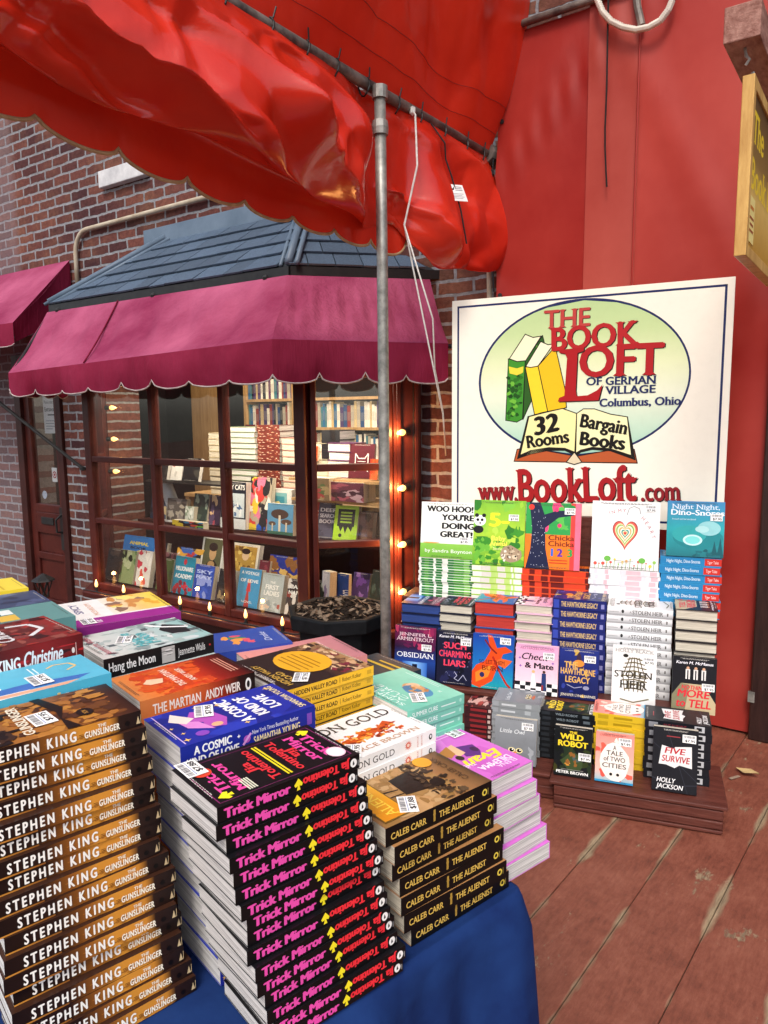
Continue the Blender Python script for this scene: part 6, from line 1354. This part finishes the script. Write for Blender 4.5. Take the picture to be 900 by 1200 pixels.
tstack(SP['guns'], 18, (.338, .885), (.363, .828), 1.030, seed=3, jit=(.006, 1.5))
tstack(SP['trick'], 16, (.555, .712), (.594, .674), .965, seed=6, jit=(.0055, 1.6))
tstack(SP['alien'], 7, (.797, .698), (.836, .693), .850, rot=-1.5, seed=5, jit=(.005, 1.5))
tstack(SP['cosm'], 9, (.590, .862), (.610, .815), .975, seed=4)
tstack(SP['mart'], 9, (.590, 1.036), (.60, 1.0), .98, seed=8)
tstack(SP['iron'], 10, (.806, .828), (.81, .84), .888, seed=9, rot=1)
tstack(SP['valley'], 16, (.803, .985), (.81, .985), .954, seed=10)
tstack(SP['summer'], 13, (.930, .882), (.935, .89), .898, rot=-3, seed=11)
tstack(SP['sink'], 9, (.350, 1.020), (.355, 1.0), 1.040, seed=12, rot=3)
tstack(SP['chris'], 9, (.352, 1.142), (.36, 1.14), 1.07, seed=13, rot=6)
tstack(SP['moon'], 10, (.607, 1.212), (.61, 1.19), 1.0, seed=14, rot=2)
tstack(SP['white'], 9, (.632, 1.405), (.63, 1.40), 1.0, seed=15, rot=-6)
tstack(SP['flower'], 7, (.829, 1.29), (.83, 1.29), .92, seed=16, rot=-14)
tstack(SP['coral'], 7, (.905, 1.13), (.91, 1.13), .915, seed=17, rot=-8)
tstack(SP['teald'], 7, (.985, 1.055), (.98, 1.06), .885, seed=18)
tstack(SP['tealp'], 9, (.40, 1.33), (.40, 1.33), 1.05, seed=19)
tstack(SP['navyp'], 9, (.40, 1.472), (.40, 1.48), 1.05, seed=20)
tstack(SP['yello'], 9, (.392, 1.60), (.39, 1.61), 1.055, seed=21)
# the pink stack lies across the corner, heads of the books towards the aisle
s_ = SP['pink']; n_ = 6; s_['T'] = (.835 - TZ - .002) / n_ - .0004
P0, P1 = TP(.918, .716 + s_['L'] / 2), TP(.950, .706 + s_['L'] / 2)
stack(s_, n_, (P0.x, P0.y), (P1.x, P1.y), TZ + .002, BANG + math.pi / 2, (.005, 1.5), 1, 22)
# ------------------------------------------------------------------ inside the window: stepped stand, face-out books, stacks, bookcase
st_ = empty('display_stand', (-3.6, 0, 0), 'dark stepped display stand behind the panes of the bay window', 'display stand')
mb = MB(); mb.prism([(-4.95 + 3.6, .30), (-4.95 + 3.6, .02), (-4.52 + 3.6, -.40), (-2.66 + 3.6, -.40), (-2.26 + 3.6, .0), (-2.26 + 3.6, .30)], .206, .232); mb.build('window_board', MAROON_D, st_)
mb = MB(); mb.box((-1.2, -.16, .233), (1.15, .30, .29)); mb.build('low_step', MAROON_D, st_)
mb = MB(); mb.box((-1.1, .02, .61), (1.25, .30, .632)); mb.box((-1.1, .27, .291), (1.25, .30, .609)); mb.build('middle_step', MAROON_D, st_)
mb = MB(); mb.box((-.9, .31, .79), (1.3, .75, .815)); mb.box((-.9, .32, .20), (-.86, .74, .789)); mb.box((1.24, .32, .20), (1.28, .74, .789)); mb.build('upper_shelf', WOODIN, st_)
mb = MB(); mb.box((.45, .02, .995), (1.24, .30, 1.012)); mb.build('side_shelf', WOODIN, st_)
mb = MB(); mb.box((-.95, .0, .925), (-.12, .20, .938)); mb.build('wire_shelf', BLACKM, st_)
GW = 'books displayed in the bay window'
nw = [0]
def wb(px0, pt, px1, pb, Y, z, base, art, lab, T=.038, lean=14, yaw=0, page='cream', cat='book', nm='paperback_book', grp=GW, spc=None):
    p, q, t = aty(px0, pb, Y), aty(px1, pb, Y), aty(px0, pt, Y); nw[0] += 1
    s_ = sp('win%d' % nw[0], '', grp, max(.05, (t.z - p.z)) / math.cos(RAD(lean)), abs(q.x - p.x), T, base, art, None, page=page, spc=spc or base)
    o = display(s_, (p.x, Y, z + .001), (1, 0, 0), RAD(lean), lab, grp, RAD(yaw)); o.name = nm; o['category'] = cat; return o
def bl(seed, cols, ttl=None, tc='#f0f0ea', n=10):
    def f(a):
        a.blobs(seed, n, cols, (.08, .22))
        for i, t in enumerate(ttl or ()): a.txt(t, .5, .74 - i * .16, .10, tc, fit=.8, bold=.05)
    return f
B1 = -.31; Z1 = .233
wb(128, 650, 146, 685, B1, Z1, '#2a2420', bl(1, ['#4a3a30', '#1a1614']), 'dark brown book at the left end of the bottom window row')
wb(144, 649, 160, 685, B1, Z1, '#8a9a6a', bl(2, ['#5a7a4a', '#b0b890', '#1f2a1a']), 'sage green book with dark plant shapes in the bottom window row')
wb(163, 653, 179, 692, B1, Z1, '#d9d4cc', bl(3, ['#c03a4a', '#d9584a', '#e9e4da']), 'white book with red shapes in the bottom window row')
wb(187, 656, 204, 691, B1, Z1, '#4a5a2a', bl(4, ['#2a3a1a', '#d9d4b0', '#3a4a20']), 'olive green book beside the teal one in the bottom window row')
def mil(a):
    a.rect(0, 0, 1, 1, '#1f8aa8'); a.blobs(5, 14, ['#b02a3a', '#8a1f30', '#c83a48'], (.05, .12), (.1, .9), (0, .3)); a.ell(.5, .86, .08, .08, '#c03040')
    for i, t in enumerate(('MILLIONAIRE', 'ACADEMY')): a.txt(t, .5, .62 - i * .2, .11, '#f4f4f0', fit=.84, bold=.06)
wb(206, 658, 229, 699, B1, Z1, '#1f8aa8', mil, 'teal book with white block title and red shapes in the bottom window row')
wb(230, 668, 252, 704, B1, Z1, '#2a4aa8', bl(6, ['#3a5ac0', '#8a9ad9', '#203a90'], ('SKY', 'RAY'), '#b9c6f0'), 'blue patterned book in the bottom window row')
wb(258, 672, 276, 708, B1, Z1, '#1d1c1c', bl(7, ['#d9d4c8', '#3a3634', '#8a7a5a'], n=7), 'black book with pale marks, bottom row behind the second mullion')
def sky_(a):
    a.rect(0, 0, 1, 1, '#4a9ac8'); a.poly([(.36, 0), (.48, .6), (.6, 0)], '#b03a3a'); a.ell(.5, .66, .09, .07, '#d9a88a'); a.poly([(.4, .4), (.6, .4), (.56, .62), (.44, .62)], '#c84040')
    for i, t in enumerate(('A VOYAGE', 'OF LOVE')): a.txt(t, .5, .84 - i * .2, .08, '#f0f4f4', fit=.8, bold=.05)
    a.txt('NOVEL', .5, .1, .06, '#f0f4f4', fit=.5)
wb(281, 672, 306, 714, B1, Z1, '#4a9ac8', sky_, 'sky blue book with a red figure in the bottom window row')
def ladies(a):
    a.rect(0, 0, 1, 1, '#b4bcb8'); a.blobs(8, 12, ['#c8d0cc', '#9aa4a4', '#d9c0a8', '#b0584a', '#4a6a8a'], (.05, .12), (.1, .9), (.05, .3)); a.txt('THE', .5, .74, .06, '#f4f2ea', fit=.24, bold=.05); a.txt('FIRST', .5, .58, .12, '#f4f2ea', fit=.6, bold=.05); a.txt('LADIES', .5, .42, .12, '#f4f2ea', fit=.7, bold=.05)
wb(308, 678, 333, 719, B1, Z1, '#b4bcb8', ladies, 'grey book with cream block title in the bottom window row')
wb(338, 684, 358, 724, B1, Z1, '#3a3230', bl(9, ['#d9d4cc', '#8a3a30', '#b0a89a'], ('CAFE', 'NAIVE')), 'dark and white book at the bay corner of the bottom window row')
wb(360, 668, 381, 703, -.18, Z1, '#2a2f2c', bl(10, ['#4a5450', '#1a1d1b', '#8a8f86']), 'dark green grey book right of the bay corner, above the planter')
wb(384, 655, 396, 704, -.14, Z1, '#cfcdd6', bl(11, ['#b9a8c4', '#e0dce4', '#8a7aa0']), 'tall pale book with a blue side standing above the planter', T=.05, lean=4, yaw=-16, spc='#2a4a8a')
wb(398, 656, 411, 703, -.12, Z1, '#24448a', lambda a: a.txt('COOK', .5, .5, .3, '#f0f0ee', fit=.7, rot=-90), 'blue book lettered down its cover beside the tall pale book', T=.03, lean=4)
wb(415, 668, 434, 700, -.02, Z1 + .058, '#4a3a6a', bl(12, ['#6a4a9a', '#2a2440', '#8a6ab0']), 'purple book low behind the grey pole')
B2 = -.10; Z2 = .291
def cats(a): a.rect(0, 0, 1, 1, '#2a7ac8'); a.ell(.62, .26, .34, .3, '#e9c84a'); a.ell(.62, .26, .26, .22, '#3a3a44'); a.txt('ANIMAL', .5, .72, .1, '#f0d83a', fit=.6, bold=.06); a.txt('BOOK', .5, .58, .08, '#16161a', fit=.5, bold=.06)
wb(146, 628, 182, 662, B2, Z2, '#2a7ac8', cats, 'bright blue book with yellow title behind the bottom row', page='white')
wb(208, 629, 239, 660, B2, Z2, '#1a1a1e', bl(14, ['#c8403a', '#e0a83a', '#3a6ac0', '#e9e4d9', '#6a3a8a'], n=20), 'black book covered in small coloured pictures, second window row')
wb(194, 640, 208, 664, B2 - .03, Z2, '#6a4048', bl(15, ['#8a5a5e', '#3a2428']), 'dusky red book beside the picture covered one, second window row')
def portrait(a): a.rect(0, 0, 1, 1, '#e6e2d9'); a.rect(.08, .06, .92, .94, '#5a5a3c'); a.poly([(.2, .06), (.84, .06), (.76, .38), (.56, .5), (.3, .38)], '#2a2018'); a.ell(.52, .62, .16, .17, '#c9a070'); a.ell(.52, .76, .2, .1, '#2a1a12'); a.ell(.5, .36, .16, .08, '#c09868')
wb(237, 636, 262, 684, B2, Z2, '#e6e2d9', portrait, 'art book with a dark portrait in a white border', page='white')
def goldp(a): a.rect(0, 0, 1, 1, '#e4dccb'); a.rect(.08, .06, .92, .94, '#b08a3a'); a.blobs(17, 30, ['#c9a24a', '#8a6420', '#e0c06a', '#6a4a1a'], (.03, .09), (.15, .85), (.1, .9)); a.ell(.52, .72, .13, .12, '#d9b890'); a.ell(.52, .82, .16, .07, '#2a1a12')
wb(272, 648, 303, 694, B2, Z2, '#e4dccb', goldp, 'art book with a gold patterned cover in a white border', page='white')
wb(316, 652, 350, 692, B2, Z2, '#1f2f8a', bl(18, ['#c9963a', '#8a5a2a', '#2a3aa0', '#d9b060'], n=12), 'navy book with gold towers, second window row')
B3 = .08; Z3 = .633
def crate_face(a): pass
wb(200, 586, 222, 612, B3, Z3, '#5a5450', bl(20, ['#8a8480', '#3a3634', '#b0a89a']), 'grey brown portrait book on the middle window step', lean=8)
wb(221, 592, 231, 612, B3 - .03, Z3, '#c9cfc4', bl(21, ['#8a9a84', '#e9ece4']), 'small pale green book on the middle window step', lean=8)
wb(229, 578, 246, 612, B3, Z3, '#2a3a34', bl(22, ['#4a5a50', '#8a9a8a', '#1a2420']), 'dark green book with pale page edge on the middle window step', lean=12)
wb(209, 609, 245, 622, -.06, Z3 - .03, '#2a1f24', bl(23, ['#c84a3a', '#3a8ac0', '#d9c03a', '#6ab04a'], n=18), 'long dark box of coloured pictures under the portrait book', lean=0, T=.05, cat='box', nm='picture_box')
def artsy(a): a.rect(0, 0, 1, 1, '#16202e'); a.txt('ARTSY CATS', .5, .84, .10, '#f0f0ee', fit=.9, bold=.06); a.rect(.06, .25, .94, .76, '#c9d6de'); a.swash([(.1, .4), (.3, .62), (.5, .56), (.42, .44)], .10, '#2a4a7a'); a.swash([(.4, .32), (.6, .5), (.85, .42)], .10, '#3a5f90'); a.blobs(3, 12, ['#e9eef0', '#4a6f9a'], (.04, .07), (.15, .85), (.3, .55)); a.rect(0, 0, 1, .22, '#cfd4d6')
wb(265, 573, 294, 626, B3, Z3, '#16202e', artsy, 'navy boxed set with a blue wave picture on the middle window step', lean=4, T=.05, page='white', cat='box', nm='boxed_set')
wb(295, 570, 320, 630, B3 + .02, Z3, '#b0a490', bl(25, ['#c8403a', '#2a5ac0', '#e0c03a', '#e9e4dc', '#2a2a2e', '#d97a9a'], n=40), 'comic book crowded with small bright figures on the middle window step', lean=8)
def framebox(a): a.rect(0, 0, 1, 1, '#d9d9d6'); a.rect(.1, .15, .86, .85, '#7ab0b4'); a.rect(.2, .3, .78, .7, '#3f8fa0'); a.poly([(.25, .35), (.6, .5), (.7, .34)], '#d9c87a')
wb(312, 577, 349, 604, B3 + .12, Z3 + .12, '#d9d9d6', framebox, 'white box with a teal window picture above the mushroom book', lean=2, T=.06, page='white', cat='box', nm='gift_box')
def mush(a): a.rect(0, 0, 1, 1, '#5a92b8'); a.ell(.48, .66, .34, .16, '#4a3a34'); a.rect(.44, .1, .52, .62, '#d9cdb8'); a.ell(.74, .42, .2, .09, '#5a463c'); a.rect(.71, .08, .77, .4, '#cfc2ac'); a.ell(.2, .34, .14, .07, '#5a463c'); a.rect(.18, .08, .23, .34, '#cfc2ac'); a.rect(0, 0, 1, .1, '#3f6a5a')
wb(318, 599, 348, 634, B3 - .03, Z3, '#5a92b8', mush, 'blue book with brown mushrooms on the middle window step', lean=5, T=.04)
def tote(a): a.rect(0, 0, 1, 1, '#b8322a'); a.rect(.2, .5, .8, .53, '#e9c4b4'); [a.rect(.3, .15 + i * .09, .7, .19 + i * .09, '#e0a890') for i in range(4)]
wb(364, 578, 386, 632, B3 + .08, Z3, '#b8322a', tote, 'bright red book behind the two leaning books right of the corner', lean=4)
wb(374, 593, 395, 633, B3 - .02, Z3, '#4a4a5e', bl(28, ['#6a6a80', '#3a3a4c'], ('DEEP', 'SEARCH', 'BOOK'), '#e6e4ea', 5), 'slate purple book with white block letters right of the corner', yaw=6)
def lime(a): a.rect(0, 0, 1, 1, '#a4d03a'); a.rect(.14, .4, .86, .9, '#1f2a1a'); a.poly([(.2, .4), (.3, .24), (.4, .4), (.5, .2), (.6, .4), (.75, .26), (.8, .4)], '#1f2a1a'); [a.rect(.26, .5 + i * .09, .74, .55 + i * .09, '#a4d03a') for i in range(4)]; a.dot(.3, .14, .012, '#1f2a1a')
wb(393, 594, 418, 633, B3 - .03, Z3, '#a4d03a', lime, 'lime green book with a dark dripping panel right of the corner', yaw=8)
wb(305, 660, 317, 693, B2 - .02, Z2, '#6a2430', bl(41, ['#8a3a44', '#4a1820'], n=6), 'maroon book between the gold art book and the navy one')
wb(262, 650, 272, 690, B2 - .01, Z2, '#d2cdc2', bl(42, ['#b9b4a8', '#8a8478'], n=6), 'narrow cream book between the two bordered art books', page='white')
wb(183, 628, 196, 660, B2, Z2, '#2a2a34', bl(43, ['#4a4a58', '#1a1a22', '#8a3a3a'], n=8), 'narrow dark book beside the bright blue one, second window row')
wb(350, 640, 362, 690, B2 - .04, Z2, '#8a2a2e', bl(44, ['#b04a4a', '#5a181c'], n=6), 'dark red book tucked behind the bay corner post')
wb(436, 660, 452, 700, -.05, Z1 + .058, '#2f3a34', bl(45, ['#4a5a50', '#1a221e'], n=6), 'dark green book low at the right end of the window')
wb(181, 585, 199, 614, B3 + .02, Z3, '#24344a', bl(46, ['#3a5070', '#141c2a', '#c9b48a'], n=8), 'dark blue book left of the portrait book on the middle window step', lean=9)
wb(247, 584, 262, 618, B3 + .02, Z3, '#3a2a44', bl(47, ['#5a4a6a', '#b04a5a', '#d9b48a'], n=9), 'violet book left of the boxed set on the middle window step', lean=9)
wb(422, 600, 440, 634, B3 + .02, Z3, '#6a4a3a', bl(48, ['#8a6a54', '#3a2a20'], n=7), 'brown book behind the pole on the middle window step', lean=8)
# right of the corner, upper shelf
wb(364, 550, 400, 575, .10, .885, '#6a5a44', bl(30, ['#8a7a5a', '#4a5a3a', '#b0a080', '#8a3a3a'], n=26), 'brown floral box on the side shelf right of the corner', lean=0, T=.12, cat='box', nm='floral_box')
wb(402, 552, 440, 574, .12, .885, '#5a3040', bl(31, ['#8a4a5a', '#3a2430', '#a08a9a'], n=18), 'plum patterned box on the side shelf behind the pole', lean=0, T=.12, cat='box', nm='floral_box')
mb = MB(); mb.box((.45, .04, .865), (1.24, .30, .882)); mb.build('side_ledge', WOODIN, st_)
def catsign(a):
    a.rect(0, 0, 1, 1, '#5a1f2a')
    a.swash([(.25, .2), (.25, .72), (.38, .58), (.62, .58), (.75, .72), (.75, .2)], .035, '#e9e4e0'); [a.rect(.34, .48 - i * .1, .66, .5 - i * .1, '#d9d0cc') for i in range(3)]
wb(409, 498, 437, 538, .14, 1.013, '#5a1f2a', catsign, 'maroon board with a white outlined cat on the side shelf', lean=8, T=.015, cat='sign', nm='cat_board', yaw=5)
wb(365, 502, 376, 519, .22, 1.105, '#d9582a', bl(33, ['#e06a3a', '#c04a20']), 'small orange book on the cream stack right of the corner', lean=6)
wb(437, 514, 446, 538, .12, 1.013, '#d9582a', bl(34, ['#e8703a', '#b84020']), 'small orange book beside the maroon cat board', lean=6)
# leaning on the wire shelf
for a_, lab in (((186, 543, 199, 565), 'black book with white page edge, first on the wire shelf'), ((203, 543, 216, 565), 'white fronted book in the middle of the wire shelf'), ((217, 539, 236, 565), 'black book with a ring emblem on the wire shelf')):
    wb(a_[0], a_[1], a_[2], a_[3], .05, .939, '#16181a' if 'black' in lab else '#d9d9d6', bl(a_[0], ['#2a2e30', '#3a3a36'] if 'black' in lab else ['#b9b9b4', '#c87a6a'], n=5), lab, T=.03, page='white')
# stacks on the upper shelf, page edges or spines to the glass
def wstack(px0, px1, pt, pb, Y, z0, n, col, page, spine_front, desc, grp, art=None, nm='hardcover_book'):
    p, q, t = aty(px0, pb, Y), aty(px1, pb, Y), aty(px0, pt, Y); wd = q.x - p.x
    s_ = sp('ws' + desc, desc, grp, wd, .17, (t.z - z0) / n - .0004, col, None, art, page=page, hard=True, name=nm)
    if spine_front: org = Vector(((p.x + q.x) / 2, Y)); ang = 0
    else: org = Vector(((p.x + q.x) / 2, Y + .17)); ang = math.pi
    stack(s_, n, org, org, z0, ang, (.004, 1.5), 0, int(px0))
def redsp(a):
    a.rect(0, 0, 1, 1, '#6a2a22'); a.blobs(3, 24, ['#a8543a', '#d9b898', '#4a1a16', '#c08a6a', '#e0cdb8'], (.03, .07), y=(.1, .9))
US = .816
wstack(246, 264, 507, 574, .36, US, 10, '#b9ac8a', 'cream', False, 'cream edged hardback left of the mullion', 'cream stack left of the second mullion')
wstack(267, 301, 500, 580, .34, US, 13, '#7a8a6a', 'white', False, 'white edged hardback in the window', 'tall white edged stack in the window')
wstack(303, 329, 498, 574, .36, US, 12, '#5a241e', 'white', True, 'red patterned hardback in the window', 'tall red patterned stack in the window', redsp)
wstack(331, 350, 513, 580, .34, US, 10, '#c08a80', 'cream', False, 'pink edged hardback by the bay corner', 'pink edged stack beside the bay corner')
wstack(362, 383, 519, 541, .20, 1.013, 4, '#b0a890', 'cream', False, 'cream edged hardback right of the corner', 'short cream stack right of the bay corner')
wstack(384, 410, 519, 541, .14, 1.013, 4, '#6a3a6a', 'white', False, 'white edged hardback with purple boards', 'short white edged stack beside the cat board')
wstack(377, 398, 504, 518, .20, 1.124, 3, '#1d1c20', 'grey', True, 'small black book laid flat', 'small black stack on the white edged stack')
# bookcase at the back of the shop
bc = empty('bookcase', (-4.4, 1.5, -.26), 'pine bookcase at the back of the shop seen through the top panes', 'bookcase')
mb = MB(); x0, x1 = -.62, .98
for x_ in (x0, -.02, x1): mb.box((x_ - .015, 0, 0), (x_ + .015, .3, 2.2))
mb.build('upright', WOODIN, bc)
for z_ in (.9, 1.25, 1.545, 1.80, 2.1):
    m2 = MB(); m2.box((x0 + .016, .005, z_ - .012), (-.036, .29, z_ + .012)); m2.box((-.004, .005, z_ - .012), (x1 - .016, .29, z_ + .012)); m2.build('shelf', WOODIN, bc)
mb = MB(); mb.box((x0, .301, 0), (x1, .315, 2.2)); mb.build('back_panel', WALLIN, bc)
rd = random.Random(21); ci = 0
PAL = ['#2a4a7a', '#e6e2d9', '#3f7a8a', '#5a2a5a', '#c9b48a', '#1f2430', '#8a3a3a', '#d9d6d0', '#2f6a9a', '#4a3a6a', '#b0a89a', '#e9e4da']
NMC = {'#2a4a7a': 'navy', '#e6e2d9': 'ivory', '#3f7a8a': 'teal', '#5a2a5a': 'plum', '#c9b48a': 'tan', '#1f2430': 'black', '#8a3a3a': 'brick red', '#d9d6d0': 'pale grey', '#2f6a9a': 'blue', '#4a3a6a': 'violet', '#b0a89a': 'stone grey', '#e9e4da': 'off white'}
for (xa, xb, zb_) in ((x0 + .02, -.04, 1.557), (x0 + .02, -.04, 1.812), (0, x1 - .02, 1.557), (0, x1 - .02, 1.262)):
    x_ = xa; k_ = 0
    while x_ < xb - .03:
        w_ = rd.uniform(.018, .04); h_ = rd.uniform(.17, .225) if zb_ > 1.3 else rd.uniform(.2, .25); c_ = PAL[(ci * 5 + rd.randint(0, 3)) % len(PAL)]; ci += 1
        m2 = MB(); m2.box((0, 0, 0), (w_, .15, h_), lin(c_)); m2.box((.003, -.0006, h_ * .3), (w_ - .003, 0, h_ * .7), tuple(v * .6 + .1 for v in lin(c_))); m2.box((.003, .004, h_), (w_ - .003, .148, h_ + .001), lin('#d9d0bc'))
        o = m2.build('shelved_book', PRINT); o.location = (-4.4 + x_, 1.53, -.26 + zb_)
        row = {1.557: 'middle', 1.812: 'top', 1.262: 'lower'}[zb_] + (' left' if xa < -.1 else ' right'); k_ += 1
        tag(o, f"{NMC[c_]} spine, {ORD[k_ - 1] if k_ > 1 else 'first'} book from the left on the {row} bookcase shelf", 'book', 'books upright on the pine bookcase'); x_ += w_ + .002
pn = empty('pine_panel', (-5.70, 1.45, -.26), 'tall pine board panel standing beside the bookcase in the shop', 'panel')
mb = MB()
for k_ in range(3): mb.box((k_ * .13, 0, 0), (k_ * .13 + .127, .03, 2.35))
mb.build('boards', WOODIN, pn)
r = empty('wall_plaque', (-4.98, 1.46, 1.12), 'small framed maroon plaque on the end of the bookcase', 'plaque'); mb = MB(); mb.box((0, 0, 0), (.11, .02, .2), lin('#6a2030')); mb.box((.02, -.002, .03), (.09, 0, .17), lin('#d9c8c0')); mb.box((.03, -.004, .04), (.08, -.002, .16), lin('#7a2a38')); mb.build('plaque', PRINT, r)
lm = empty('desk_lamp', (-4.55, .12, .633), 'white angled lamp or roll standing in the dark left panes', 'lamp')
mb = MB(); mb.tube([(.18, 0, .005), (.13, 0, .14), (.06, 0, .30), (.02, 0, .38)], [.045, .05, .045, .03], 12); mb.build('shade', plain('pale_blue_white', (.4, .46, .55), (.55, .6, .66), .5), lm, smooth=True)
mb = MB(); mb.lathe([(0, -.001), (.09, 0), (.09, .012), (0, .014)], (.18, 0, 0), 14); mb.build('base', plain('lamp_white', (.6, .6, .6)), lm)
